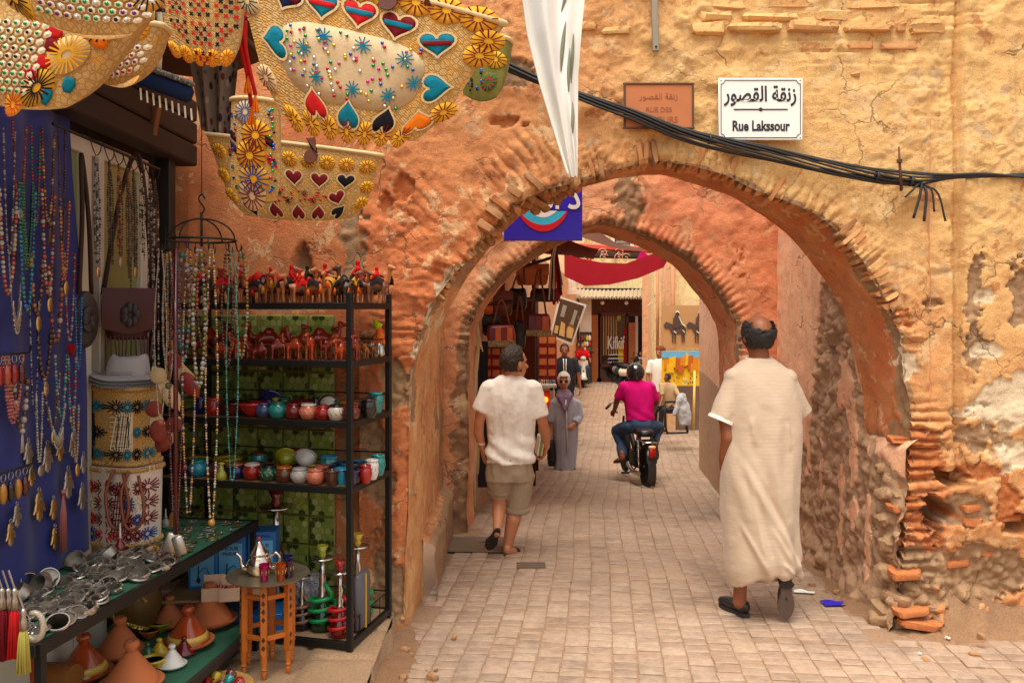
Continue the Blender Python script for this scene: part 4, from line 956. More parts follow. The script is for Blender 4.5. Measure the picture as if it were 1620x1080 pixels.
# ------------------------------------------------------------------ rider in magenta shirt and his moped
def rider():
    D=11.0; J=lambda px,py,dy=0.0: P(px,py,D+dy); k=D/FPX; g=GZ(D)
    t=thing('person','moped rider in magenta polo shirt, jeans and black helmet seen from behind','person',J(1010,690))
    hs,L,M=head(J(1005,592,.02),(-.1,1,0),1.0)
    b=hs+chain([J(1007,612,.02),J(1006,600,.02)],[.055,.052])+[loft([(J(1012,668),.15,.11),(J(1010,640),.15,.1),(J(1008,612),.15,.09),(J(1007,604),.06,.06)],20)]
    b+=chain([J(983,612),J(976,634,.10),J(972,649,.34)],[.046,.04,.028])+hand(J(972,649,.34),(-.1,.6,-.25),(0,.2,1),(1,0,0),.95,1.0)
    b+=chain([J(1032,612),J(1038,636,.08),J(1034,650,.32)],[.046,.04,.028])+hand(J(1034,650,.32),(-.1,.6,-.25),(0,.2,1),(-1,0,0),.95,1.0)
    b+=chain([J(984,716,.05),J(985,724,.02)],[.04,.036])+foot(J(986,728,.0),J(973,729,.18),.95)+chain([J(1033,700,.1),J(1036,708,.05)],[.04,.036])
    ob('body',blob('body',b,.010,2),M_skinB,t)
    sh=[loft([(J(1012,664),.185,.14),(J(1012,650),.185,.135),(J(1010,630),.195,.125),(J(1008,614),.205,.11),(J(1007,605),.14,.085),(J(1007,600),.075,.07)],40),cap(J(988,610),J(979,630,.06),.075,.068,18,True),cap(J(1027,610),J(1035,632,.06),.075,.07,18,True),ell(J(988,610),(.075,.07,.06)),ell(J(1027,610),(.075,.07,.06))]
    fo=lambda V: .008*fbm(V*np.array([10,10,5]),1,3,5)+.009*np.sin(V[:,2]*40+V[:,0]*30)*sstep(.75,.6,V[:,2])*.5
    s_=ob('polo_shirt',blob('polo_shirt',sh,.010,4,.5,fo),M_pink,t)
    m=MB(); m.lathe([(.062,-.02),(.072,-.022),(.068,.02),(.058,.018)],J(1007,602,.01),20); ob('collar',m,M_pink,s_,smooth=True)
    je=[loft([(J(1013,680),.15,.14),(J(1013,670),.17,.15),(J(1012,660),.165,.13)],24)]+chain([J(1000,674),J(975,682,.34),J(982,700,.20),J(985,718,.08)],[.10,.078,.066,.068])+chain([J(1024,674),J(1042,676,.34),J(1036,694,.15),J(1034,701,.12)],[.10,.078,.062,.066])
    ob('jeans',blob('jeans',je,.010,4,.5,fold_fn([(.012,9,9,1,0)],.004,3)),M_jean,t)
    hm=ob('helmet',hairshell(L,M,1.0,lambda d,n: ~((d[:,1]>.45)&(d[:,2]<.35))&(d[:,2]>-.62),.036,3),M_helm,t,smooth=True)
    m=blob('helmet_shell',[ell(L(0,-.01,.03),(.118,.132,.125),M)],.008,3); ob('shell',m,M_helm,hm)
    m=MB(); m.tube([L(.085,.03,-.03),L(.06,.06,-.10),L(0,.07,-.12),L(-.06,.06,-.10),L(-.085,.03,-.03)],.008,6); ob('chin_strap',m,M_black,hm,smooth=True)
    m=MB(); m.join(soleplate(J(987,730,-.02),J(972,731,.2),(0,0,1),.1,.025)); ob('sandal',m,M_sole,t,smooth=40)
    up=Vector((-.1,.75,.6)).normalized(); sh2=[ell(J(1036,708,.05),(.045,.05,.06)),ell(J(1037,716,.06),(.048,.05,.06))]; s2_=ob('shoe',blob('shoe',sh2,.009,3),simple('brown_shoe',lin(90,60,44)),t); ob('sole',soleplate(J(1035,702,.0),J(1038,728,.06),up,.1,.022),M_sole,s2_,smooth=40)
    # moped
    B=J(1015,762); B.z=g; yaw=math.radians(6); f=Vector((-math.sin(yaw),math.cos(yaw),0)); r=Vector((f.y,-f.x,0)); u=Vector((0,0,1))
    B=Vector((B.x,D-.34,g)); Q=lambda a,b_,z: B+r*a+f*b_+u*z
    mp=thing('moped','black moped with chrome shock absorbers ridden by the man in magenta','moped',B)
    wheel(mp,Q(0,0,.27),.27,.062,r,M_tyre,M_chrome); wheel(mp,Q(0,1.1,.27),.27,.06,r,M_tyre,M_chrome)
    m=MB(); m.sheet(lambda a,b_: Q((a-.5)*.10,-math.cos(b_*2.5-.75)*.315+0,.27+math.sin(b_*2.5-.75)*.315+(.25-(a-.5)**2)*.08),6,14); ob('rear_fender',m,simple('dark_grey_paint',lin(70,68,68),.3,.4),mp,smooth=True)
    m=MB(); m.box(Q(0,.12,.70),(.20,.44,.06),rz3(yaw),.03); m.box(Q(0,.2,.66),(.2,.5,.05),rz3(yaw),.02); ob('seat',m,simple('black_vinyl',(.02,.02,.02,1),.35),mp,smooth=50)
    m=MB(); m.box(Q(0,-.14,.60),(.20,.24,.02),rz3(yaw),.006)
    for a in (-.09,.09): m.tube([Q(a,-.25,.61),Q(a,.1,.63)],.009,6)
    ob('luggage_rack',m,M_chrome,mp,smooth=40)
    for a in (-.085,.085):
        s_=ob('shock_absorber',MB().tube([Q(a,0,.27),Q(a,.06,.62)],.012,8),M_chrome,mp,smooth=True)
        m=MB(); m.tube([Q(a,0,.27)+(Q(a,.06,.62)-Q(a,0,.27))*(.3+.6*i/60)+(r*math.cos(i*.9)+f*math.sin(i*.9))*.022 for i in range(61)],.005,5); ob('spring',m,M_chrome,s_,smooth=True)
    m=MB(); m.box(Q(0.0,-.30,.48),(.08,.05,.11),rz3(yaw),.012); tl=ob('tail_light',m,M_redlens,mp,smooth=50)
    m=MB(); m.box(Q(0.0,-.298,.55),(.085,.05,.04),rz3(yaw),.01); ob('lens',m,simple('pale_lens',lin(240,190,150),.2),tl,smooth=50)
    m=MB(); m.box(Q(0,-.29,.40),(.13,.012,.09),rz3(yaw),.003); ob('number_plate',m,simple('plate_grey',lin(60,58,56)),mp)
    m=MB(); m.tube([Q(0,.3,.35),Q(0,.55,.40),Q(0,.8,.60),Q(0,.92,.80),Q(0,.97,.95)],.035,10); m.tube([Q(0,.02,.30),Q(0,.35,.62),Q(0,.5,.42)],.022,8); m.box(Q(0,.42,.30),(.16,.26,.22),rz3(yaw),.03)
    for a in (-.05,.05): m.tube([Q(a,0,.27),Q(a,.4,.33)],.014,8); m.tube([Q(a,1.1,.27),Q(a,.96,.78)],.016,8)
    ob('frame',m,M_black,mp,smooth=40)
    m=MB(); m.tube(catmull([Q(-.10,.5,.22),Q(-.12,.2,.18),Q(-.12,-.12,.20)],10),.030,10); ob('exhaust',m,M_chrome,mp,smooth=50)
    m=MB(); m.tube(catmull([Q(-.36,.62,.93),Q(-.25,.78,.98),Q(0,.92,.97),Q(.25,.78,.98),Q(.36,.62,.93)],18),.012,8)
    hb_=ob('handlebar',m,M_chrome,mp,smooth=True)
    for sg in (-1,1): ob('grip',MB().tube([Q(sg*.37,.60,.925),Q(sg*.29,.72,.965)],.018,8),M_black,hb_,smooth=True); ob('brake_lever',MB().tube([Q(sg*.38,.66,.92),Q(sg*.25,.84,.96)],.006,6),M_chrome,hb_,smooth=True)
    for sg,z in ((-1,.12),(1,.20)): m=MB(); m.box(Q(sg*.17,.38,z),(.10,.05,.025),rz3(yaw),.006); m.tube([Q(0,.38,.2),Q(sg*.12,.38,z)],.009,6); ob('pedal',m,M_black,mp)
    m=MB(); m.tube([Q(.02,.3,.15),Q(.13,.2,.02),Q(.2,.18,.02)],.008,6); ob('kickstand',m,M_chrome,mp,smooth=True)
rider()
# ------------------------------------------------------------------ people farther off
def simple_person(D,label,px,head_py,foot_py,shirt,trousers,skin,face,hair,arms,wide=.19,sleeves=True,hem=.9,lean=0.0,hips=None,cap_c=None,extra=None):
    J=lambda a,b_,dy=0.0: P(a,b_,D+dy); s=(foot_py-head_py)/FPX*D/1.72; S=FPX/D; zf=CH-(foot_py-CY)/S; x0=(px-CX)/S
    Q=lambda x,y,z: Vector((x0+x*s,D+y*s,zf+z*s))
    t=thing('person',label,'person',Q(0,0,0)); hs,L,M=head(Q(lean,0,1.60),face,s*1.04)
    b=hs+chain([Q(lean,0,1.42),Q(lean,0,1.54)],[.058*s,.054*s])+[loft([(Q(0,0,.95),.15*s,.10*s),(Q(lean*.5,0,1.2),.15*s,.1*s),(Q(lean,0,1.42),.1*s,.08*s)],18)]
    for (e,w_,h_) in arms:
        sx=math.copysign(.18,e[0]); b+=chain([Q(sx+lean,0,1.38),Q(*e),Q(*w_)],[.05*s,.042*s,.028*s])+hand(Q(*w_),h_,(math.copysign(1,e[0]),0,.2),(0,-1,.3),s,.6)
    ob('body',blob('body',b,.013,2),skin,t)
    sh=[loft([(Q(0,0,hem),wide*s,.135*s),(Q(lean*.3,0,1.1),wide*s,.13*s),(Q(lean*.8,0,1.3),(wide+.01)*s,.12*s),(Q(lean,0,1.42),.14*s,.09*s),(Q(lean,0,1.48),.07*s,.065*s)],30)]
    for (e,w_,h_) in arms:
        sx=math.copysign(.18,e[0]); ev=Vector(e); sv=Vector((sx+lean,0,1.39)); m_=sv.lerp(ev,.8); sh+=[ell(Q(*sv),(.075*s,.07*s,.065*s)),cap(Q(*sv),Q(*m_),.075*s,.066*s,16,True)]
        if sleeves=='long': wv=Vector(w_); sh+=[cap(Q(*m_),Q(*ev),.066*s,.06*s,16,True),cap(Q(*ev),Q(*ev.lerp(wv,.92)),.058*s,.045*s,16,True)]
    ob('shirt',blob('shirt',sh,.012,4,.5,lambda V: .008*fbm(V*np.array([9,9,5]),1,3,5)),shirt,t)
    lg=hips or [[(-.09,0,.92),(-.10,-.02,.5),(-.10,0,.10)],[(.09,0,.92),(.10,.05,.5),(.10,.1,.10)]]
    tr=[]
    for l in lg: tr+=chain([Q(*q) for q in l],[.105*s,.075*s,.065*s,.06*s][:len(l)])
    if trousers is not None: ob('trousers',blob('trousers',tr,.013,3),trousers,t)
    for l in lg:
        a=Q(*l[-1]); m=blob('shoe',[ell(a+Vector((0,.0,-.05*s)),(.045*s,.06*s,.045*s)),ell(a+Vector((0,(-.10 if face[1]<0 else .10)*s,-.065*s)),(.046*s,.08*s,.03*s))],.012,2); ob('shoe',m,M_shoe,t)
    if cap_c is not None: m=MB(); m.lathe([(.0,.12*s),(.05*s,.118*s),(.088*s,.08*s),(.095*s,.03*s),(.09*s,.02*s)],L(0,-.01,.02),20); ob('knitted_cap',m,cap_c,t,smooth=True)
    elif hair is not None: ob('hair',hairshell(L,M,s*1.04,lambda d,n: ((d[:,1]<.4)|(d[:,2]>.6))&(d[:,2]>-.6),.010,4),hair,t,smooth=True)
    eyes(t,L,M,s)
    return t,Q,s
M_blk=fabric('black_cotton',lin(44,44,48)); M_redc=fabric('red_cotton',lin(196,28,30)); M_whc=fabric('white_shirt',lin(232,222,210)); M_tan=fabric('tan_cotton',lin(196,166,122))
t,Q,s=simple_person(17.2,'man in black shirt with white front braid behind the walking woman',893,544,684,M_blk,M_jean,M_skinB,(-.1,-1,0),M_hairB,[((-.27,-.02,1.12),(-.28,-.06,.86),(0,-.1,-1)),((.27,-.02,1.12),(.30,-.05,.86),(0,-.1,-1))],.2,hem=.82)
for a in (-.022,.022): ob('braid_trim',MB().tube([Q(a*1.2,-.10,1.44),Q(a,-.128,1.3),Q(a,-.137,1.08)],.010,5),M_whc,t,smooth=True)
t,Q,s=simple_person(28.0,'rider in red shirt sitting on the cream scooter far down the street',922,543,612,M_redc,M_jean,M_skinC,(0,-1,0),None,[((-.26,-.15,1.12),(-.27,-.42,1.02),(0,-1,-.2)),((.26,-.15,1.12),(.27,-.42,1.02),(0,-1,-.2))],.21,hem=.82,hips=[[(-.09,0,.88),(-.16,-.42,.78),(-.18,-.35,.28)],[(.09,0,.88),(.16,-.42,.78),(.18,-.35,.28)]])
M_cream=simple('cream_paint',lin(226,214,196),.3)
def scooter(D,px,py,label,paint,yaw,group=None,s=1.0):
    B=P(px,py,D); B.z=GZ(D); f=Vector((math.sin(yaw),-math.cos(yaw),0)); r=Vector((-f.y,f.x,0)); u=Vector((0,0,1)); Q=lambda a,b_,z: B+(r*a+f*b_+u*z)*s
    t=thing('scooter',label,'scooter',B,0,group); Rz=Matrix((r,f,u)).transposed()
    for b_ in (.0,-1.15): wheel(t,Q(0,b_,.24),.24*s,.09*s,r,M_tyre,M_chrome,'wheel',8)
    m=MB(); m.sheet(lambda a,v: Q((a-.5)*(.44-.12*v),-.12-.22*(1-v)*0+.10*(1-(2*a-1)**2)-.12*v,.28+.66*v),8,8); m.sheet(lambda a,v: Q((a-.5)*(.44-.12*v),-.17+.10*(1-(2*a-1)**2)-.12*v,.28+.66*v),8,8); ob('leg_shield',m,paint,t,smooth=True)
    m=MB(); m.box(Q(0,-1.0,.56),(.32*s,.75*s,.30*s),Rz,.08*s); m.box(Q(0,-.42,.26),(.3*s,.5*s,.06*s),Rz,.02); ob('body',m,paint,t,smooth=50)
    m=MB(); m.box(Q(0,-.95,.77),(.28*s,.66*s,.10*s),Rz,.04*s); ob('seat',m,M_black,t,smooth=50)
    m=MB(); m.sheet(lambda a,v: Q((a-.5)*.13,.28*math.cos(v*2.2+.2),.25+.29*math.sin(v*2.2+.2)),5,10); ob('front_fender',m,paint,t,smooth=True)
    m=MB(); m.tube([Q(0,0,.24),Q(0,-.22,.95)],.035*s,8); m.tube([Q(-.34,-.34,1.0),Q(-.15,-.24,1.0),Q(.15,-.24,1.0),Q(.34,-.34,1.0)],.016*s,8); ob('handlebar',m,M_black,t,smooth=40)
    m=MB(); m.box(Q(0,-.20,1.0),(.2*s,.14*s,.17*s),Rz,.05*s); hl=ob('headlight_housing',m,paint,t,smooth=50)
    m=MB(); m.ball(Q(0,-.125,1.0),(.06*s,.03*s,.06*s),14,8,Rz); ob('lens',m,simple('clear_lens',lin(220,224,226),.1),hl,smooth=True)
    for sg in (-1,1): m=MB(); m.tube([Q(sg*.2,-.26,1.02),Q(sg*.3,-.24,1.2)],.007*s,6); m.ball(Q(sg*.31,-.24,1.23),(.06*s,.012*s,.04*s),12,6,Rz); ob('mirror',m,M_black,t,smooth=True)
    return t
scooter(27.6,923,612,'cream scooter with tall leg shield ridden by the man in red',M_cream,-.05,None,.93)
for k,(D,px,lab,pt) in enumerate(((27.5,1034,'parked scooter with pale panels, nearest of the row by the shop',M_cream),(28.2,1026,'parked dark scooter, second of the row by the wooden shop',simple('dark_green_paint',lin(46,60,52),.3)),(28.9,1021,'parked silver scooter, third of the row by the wooden shop',simple('silver_paint',lin(170,170,172),.3,.5)),(29.4,1015,'parked black scooter, farthest of the row by the wooden shop',M_black))):
    scooter(D,px,604,lab,pt,1.1,'scooters parked by the wooden shop',.85)
simple_person(29.2,'dark haired man bending behind the parked scooters by the shop',1014,556,616,M_blk,M_jean,M_skinB,(-.3,-1,0),M_hairB,[((-.26,-.1,1.12),(-.22,-.3,.95),(0,-.5,-1)),((.26,-.1,1.12),(.22,-.3,.95),(0,-.5,-1))])
simple_person(28.8,'passer-by in dark red top half hidden behind the scooter rider',915,541,607,fabric('maroon_cotton',lin(150,40,36)),M_blk,M_skinC,(0,-1,0),M_hairB,[((-.26,-.05,1.12),(-.24,-.08,.86),(0,-.2,-1)),((.26,-.05,1.12),(.24,-.08,.86),(0,-.2,-1))])
simple_person(16.9,'boy in white shirt and brown cap standing beside the yellow painting',1044,548,682,M_whc,M_tan,M_skinC,(-.6,-.8,0),None,[((-.25,-.02,1.12),(-.24,-.10,.84),(0,-.1,-1)),((.25,-.02,1.12),(.24,-.05,.86),(0,-.1,-1))],.17,cap_c=fabric('brown_knit',lin(120,66,40)),hem=.8)
simple_person(15.6,'seated man in tan shirt and dark trousers below the yellow painting',1062,591,683,M_tan,M_blk,M_skinB,(-.9,-.4,0),M_hairB,[((-.30,-.2,1.02),(-.42,-.42,.80),(-.5,-.6,-.4)),((.2,-.28,1.02),(-.2,-.46,.78),(-.8,-.3,-.2))],.24,lean=-.12,hem=.72,hips=[[(-.08,0,.72),(-.52,-.3,.70),(-.55,-.32,.12)],[(.06,0,.72),(-.35,-.42,.68),(-.40,-.45,.12)]])
# ================================================================== the souvenir stall: shell
def onback(px,py,off=0.0):
    k=(px-CX)/FPX; s=(-.9-k*5.24)/(1.42+.38*k); d=5.24+.38*s-off; return Vector((k*d,d,CH-(py-CY)/FPX*d)),s
def onside(px,py,X=-2.1): d=X*FPX/(px-CX); return Vector((X,d,CH-(py-CY)/FPX*d))
_bw0=Vector((-2.32,5.62,0)); _bw1=Vector((-.90,5.24,0)); _bd=(_bw1-_bw0).normalized(); _bn=Vector((_bd.y,-_bd.x,0)); _bl=(_bw1-_bw0).length
def back_ab(px,py): p,s=onback(px,py); return ((p-_bw0).dot(_bd),p.z)
def back_fn(p,dist,sarc):
    q=p3(p,21.0); n=fbm(q,2.4,5,101); n2=fbm(q,10,4,102); a,z=p[:,0],p[:,1]
    mud=blobs(p,[(*back_ab(556,395),.06,.22),(*back_ab(552,640),.06,.2),(*back_ab(548,760),.05,.25),(*back_ab(440,480),.2,.05)],n)
    c=back_ab(478,420); tri=sstep(0,.02,.11-np.abs(a-c[0])*1.5-np.clip(z-c[1],0,1)*.62+n2*.03)*sstep(-.03,.0,z-c[1]+.02)
    x1=back_ab(312,200)[0]; pil=sstep(.0,.01,x1-a)*.05                   # the left strip stands forward as a pilaster
    f1,f2,_=worley(q*14,33)
    d=.010*n+.004*n2+pil-tri*.07-mud*.02+mud*(f2-f1)*.035
    return d,np.stack([np.maximum(mud,tri),np.zeros(len(p)),np.zeros(len(p))],1),np.clip(.05+.25*n,0,1)
BW=thing('stall_wall','red-orange plaster wall behind the shelf rack with a broken hole','wall',(-1.6,5.43,0))
ob('wall_face',wallmesh('wall_face',_bw0,_bd,(0,0,1),_bn,0,_bl+.04,-.05,4.2,.02,back_fn),M_wall,BW)
m=MB(); c=(_bw0+_bw1)/2-_bn*.17; m.box((c.x,c.y,2.07),(_bl,.2,4.24),rz3(math.atan2(_bd.y,_bd.x))); me=m.mesh('c'); setattrs(me,np.zeros((8,3)),np.zeros(8)); ob('wall_core',me,M_wall,BW)
# printed green tiles
def tilemesh(seed):
    r=random.Random(seed); T=.172; m=MB(); h=T/2; b=.004
    m.add([(-h,0,-h),(h,0,-h),(h,0,h),(-h,0,h),(-h+b,-.006,-h+b),(h-b,-.006,-h+b),(h-b,-.006,h-b),(-h+b,-.006,h-b)],[(4,5,6,7),(0,1,5,4),(1,2,6,5),(2,3,7,6),(3,0,4,7)])
    cols=[lin(132,146,66)]*5; R=.0245; cnt=0
    for j in range(-3,4):
        for i in range(-3,4):
            cx=(i+(j%2)*.5)*R*1.78; cz=j*R*1.52; pts=[(cx+R*.92*math.sin(k*PI/3),cz+R*.92*math.cos(k*PI/3)) for k in range(6)]
            lim=h-b-.001; pts=[(max(-lim,min(lim,x)),max(-lim,min(lim,z))) for x,z in pts]
            if abs(cx)>h+R*.2 or abs(cz)>h+R*.2: continue
            ring=(i*i+j*j)>3.5; v=r.random()
            c=lin(64,84,38) if (ring and v<.42) else (lin(176,190,98) if v<.6 else (lin(150,168,72) if v<.85 else lin(196,202,128)))
            n=len(m.v); m.v+=[(x,-.0063,z) for x,z in pts]; m.f.append(tuple(n+k for k in range(6))[::-1]); cols.append(c)
    me=m.mesh('tile'); a=me.color_attributes.new('c','FLOAT_COLOR','CORNER'); vals=[]
    for p_,c in zip(me.polygons,cols): vals+=list(c)*p_.loop_total
    a.data.foreach_set('color',vals); me.materials.append(M_tile); return me
def tile_mat():
    N=NT('green_glazed_tile'); a=N.n('ShaderNodeAttribute',{'attribute_name': 'c'}); o=N.n('ShaderNodeObjectInfo')
    c=N.mix(1,a.outputs['Color'],N.ramp(o.outputs['Random'],(0,.8),(1,1.1)),'MULTIPLY'); c=N.mix(N.ramp(N.noise(20,5),(.5,0),(.75,.4)),c,lin(120,110,70))
    return N.done(c,.3,N.bump(N.noise(40,3),.1,.003),0,Coat_Weight=.3)
M_tile=tile_mat(); tms=[tilemesh(k) for k in range(5)]
a0=back_ab(266,500)[0]; a1=back_ab(534,500)[0]; nt_=int(round((a1-a0)/.178)); rr=random.Random(4)
TP=thing('tile_panel','panel of green hexagon-patterned tiles on the wall behind the rack','tiles',tuple(_bw0+_bd*(a0+a1)/2+Vector((0,0,.12))))
for j in range(10):
    for i in range(nt_):
        o=bpy.data.objects.new('tile',rr.choice(tms)); COL.objects.link(o); o.parent=TP; o.matrix_parent_inverse=BASE[TP.name].inverted()
        q=_bw0+_bd*(a1-.089-i*.178)+_bn*(.033+(.05 if a1-.089-i*.178<back_ab(312,200)[0]+.09 else 0)); o.location=(q.x,q.y,1.83-j*.178); o.rotation_euler=(rr.gauss(0,.006),rr.gauss(0,.004),math.atan2(_bd.y,_bd.x)+rr.gauss(0,.006))
# raised step the stall stands on, in worn slabs
st=thing('stall_step','low worn concrete step the stall and rack stand on','step',(-1.5,4.2,0)); rr=random.Random(9)
def slabmesh(x0,x1,y0,y1):
    nx,ny=max(2,int((x1-x0)/.03)),max(2,int((y1-y0)/.03)); m=MB()
    m.sheet(lambda u,v: (x0+(x1-x0)*u,y0+(y1-y0)*v,.12),nx,ny); V=np.array(m.v); e=np.minimum(np.minimum(V[:,0]-x0,x1-V[:,0]),np.minimum(V[:,1]-y0,y1-V[:,1]))
    V[:,2]+=.004*fbm(V,9,4,7)-.02*sstep(.018,0,e); m.v=[tuple(q) for q in V]
    b=len(m.v); return m
for (x0,x1) in ((-2.3,-1.9),(-1.895,-1.5),(-1.495,-1.1),(-1.095,-.72)):
    for k in range(7): y0=2.5+k*.4; ob('slab',slabmesh(x0,x1,y0,y0+.396),M_conc,st,smooth=True)
m=MB(); m.sheet(lambda u,v: (-.72+.035*(1-v)+.012*math.sin(u*23),2.5+2.78*u,-.03+.135*v),120,8); V=np.array(m.v); V[:,0]+=.016*fbm(V,9,4,2); m.v=[tuple(q) for q in V]; ob('riser',m,M_conc,st,smooth=True)
m=MB(); m.box((-1.51,3.88,.045),(1.56,2.76,.12)); ob('core',m,M_conc,st)
# left side of the stall: dark boarding, glazed door, lintel, jamb
M_side=simple('dark_boards',lin(52,34,26),.8,0,.4,7); sw=thing('boarded_wall','dark boarded wall along the left of the stall','wall',(-2.2,3.6,0))
for k in range(15):
    y0=2.0+k*.24; m=MB(); m.box((-2.22+.004*(k%2),y0+.12,1.6),(.05,.234,3.2),None,.006); ob('board',m,M_side,sw)
for k,z in enumerate((2.92,3.06,3.2)): m=MB(); m.box((-2.06,3.9,z),(.14,3.0,.13),None,.01); ob('lintel_board',m,simple('black_brown_wood',lin(40,25,19),.75,0,.4,8),sw)
m=MB(); m.box((-2.10,5.16,1.5),(.10,.09,3.0),None,.008); ob('jamb',m,M_black,sw)
m=MB(); m.box(P(240,190,4.75),(.07,.05,.17),rot3(.1,.22,0),.006); ob('bracket',m,simple('brown_wood',lin(120,72,40),.6,0,.3),sw)
M_white=simple('chalky_white_paint',lin(214,206,188),.6,0,.12,5); M_pane=simple('dusty_green_glass',lin(142,148,92),.15,0,.15,4,40,.02)
dr=thing('glazed_door','white framed door with pale green panes behind the hanging strings','door',(-2.15,4.45,0))
fr=MB()
for y in (3.95,4.30,4.46,4.98): fr.box((-2.165,y,1.45),(.05,.10 if y != 4.46 else .05,2.75),None,.006)
for z in (.2,1.0,1.9,2.78): fr.box((-2.166,4.46,z),(.044,1.1,.09),None,.006)
ob('frame',fr,M_white,dr)
for (y0,y1) in ((4.0,4.25),(4.485,4.93)):
    for (z0,z1) in ((1.05,1.86),(1.95,2.73),(.25,.95)): m=MB(); m.box((-2.175,(y0+y1)/2,(z0+z1)/2),(.012,y1-y0+.02,z1-z0+.02)); ob('pane',m,M_pane,dr)
# hidden cloth canopy added above the bags to shade the stall
cn=thing('awning','dark cloth awning stretched above the hanging bags','awning',(-1.6,3.4,3.35))
m=MB(); m.sheet(lambda u,v: (-2.25+.9*u,2.9+2.0*v,3.42-.12*math.sin(PI*u)*(1+.3*math.sin(v*9))+.0*v),16,24); m.sheet(lambda u,v: (-2.25+.9*u,2.9+2.0*v,3.43-.12*math.sin(PI*u)*(1+.3*math.sin(v*9))),16,24); ob('cloth',m,fabric('added_shade_cloth',lin(84,60,46)),cn,smooth=True)
for y in (2.95,3.8,4.85): m=MB(); m.tube([(-2.25,y,3.40),(-1.33,y,3.40)],.018,8); ob('pole',m,M_darkwood,cn,smooth=True)
for x in (-1.38,-1.7,-2.0): m=MB(); m.tube([(x,1.5,3.36),(x,4.88,3.36)],.012,8); ob('rail',m,M_black,cn,smooth=True)

# ------------------------------------------------------------------ jewellery table and the shelf under it
M_felt=fabric('green_felt',lin(58,104,80)); TBX0,TBX1,TBY0,TBY1,TBZ=-2.12,-1.60,3.08,4.9,.75
tb=thing('display_table','long black steel table with green felt top covered in silver jewellery','table',(-1.84,3.8,.12)); tb.rotation_euler.z=-.135
m=MB(); m.box(((TBX0+TBX1)/2,(TBY0+TBY1)/2,TBZ-.004),(TBX1-TBX0-.01,TBY1-TBY0-.01,.012)); ob('felt_top',m,M_felt,tb)
m=MB(); m.box((TBX1,(TBY0+TBY1)/2,TBZ-.018),(.028,TBY1-TBY0,.05),None,.003); m.box(((TBX0+TBX1)/2,TBY1,TBZ-.019),(TBX1-TBX0,.026,.048),None,.003); m.box(((TBX0+TBX1)/2,TBY0,TBZ-.019),(TBX1-TBX0,.026,.048),None,.003); ob('edge_rail',m,M_black,tb)
for (x,y) in ((TBX1-.01,TBY1-.02),(TBX0+.02,TBY1-.02),(TBX1-.01,TBY0+.03),(TBX0+.02,TBY0+.03)): m=MB(); m.box((x,y,.42),(.032,.032,.62),None,.003); ob('leg',m,M_black,tb)
ls=thing('low_shelf','low green shelf under the jewellery table holding clay tagines','shelf',(-1.8,3.8,.12)); ls.rotation_euler.z=-.135
m=MB(); m.box((-1.80,3.65,.245),(.60,2.0,.014)); ob('shelf_board',m,M_felt,ls)
m=MB(); m.box((-1.49,3.65,.235),(.022,2.02,.045),None,.003); m.box((-1.8,4.66,.235),(.62,.02,.044),None,.003); ob('edge_rail',m,simple('grey_steel',lin(70,66,60),.5,.5),ls)
for (x,y) in ((-1.49,4.64),(-2.08,4.64),(-1.49,2.8)): m=MB(); m.box((x,y,.18),(.026,.026,.13)); ob('leg',m,M_black,ls)
bp=thing('back_panel','white painted board standing behind the clay tagines','panel',(-2.05,3.7,.25))
for k in range(5): m=MB(); m.box((-2.11,2.9+k*.34,.47),(.02,.33,.44),None,.004); ob('board',m,M_white,bp)

# ------------------------------------------------------------------ shelf rack
RA=math.radians(14); RFR=Vector((-.87,4.58,0)); RU=Vector((-math.cos(RA),math.sin(RA),0)); RV=Vector((math.sin(RA),math.cos(RA),0)); RW_,RD=1.22,.54
SHELF=[1.985,1.672,1.346,.993,.165]; R3=Matrix((RU,RV,Vector((0,0,1)))).transposed()
def rk(a,b,z): return RFR+RU*a+RV*b+Vector((0,0,z))
def rk_px(px,b,z):
    k=(px-CX)/FPX; A0=RFR+RV*b; a=(k*A0.y-A0.x)/(RU.x-k*RU.y); return rk(a,b,z)
rkk=thing('shelf_rack','tall black steel shelf rack crowded with camels and painted pots','rack',rk(.6,.27,.12))
for (a,b) in ((0,0),(0,RD),(RW_,0),(RW_,RD)): m=MB(); m.box(rk(a,b,1.08),(.032,.032,1.93),R3,.003); ob('post',m,M_black,rkk)
M_ply=simple('worn_plywood',lin(150,112,74),.8,0,.25)
for k,z in enumerate(SHELF):
    m=MB(); m.box(rk(RW_/2,RD/2,z-.008),(RW_-.03,RD-.03,.014),R3); s_=ob('shelf',m,M_ply if k<4 else M_conc,rkk)
    m=MB()
    for (c,sz) in ((rk(RW_/2,0,z-.014),(RW_-.034,.028,.036)),(rk(RW_/2,RD,z-.014),(RW_-.034,.028,.036)),(rk(0,RD/2,z-.014),(.028,RD-.034,.036)),(rk(RW_,RD/2,z-.014),(.028,RD-.034,.036))): m.box(c,sz,R3,.002)
    ob('shelf_edge',m,M_black,s_)
    if k:
        m=MB(); zz=z+.105
        m.tube([rk(RW_,0.0,zz),rk(RW_,RD,zz),rk(0,RD,zz),rk(0,0,zz)],.004,6)
        for b in (.13,.27,.41): m.tube([rk(0,b,z),rk(0,b,zz)],.003,5)
        ob('guard_wire',m,M_black,s_,smooth=True)
    else:
        m=MB(); m.tube([rk(RW_,RD,z+.12),rk(0,RD,z+.12),rk(0,0,z+.12)],.005,6)
        for b in (0.0,.13,.27,.41,RD): m.tube([rk(0,b,z),rk(0,b,z+.12)],.004,5)
        ob('guard_wire',m,M_black,s_,smooth=True)
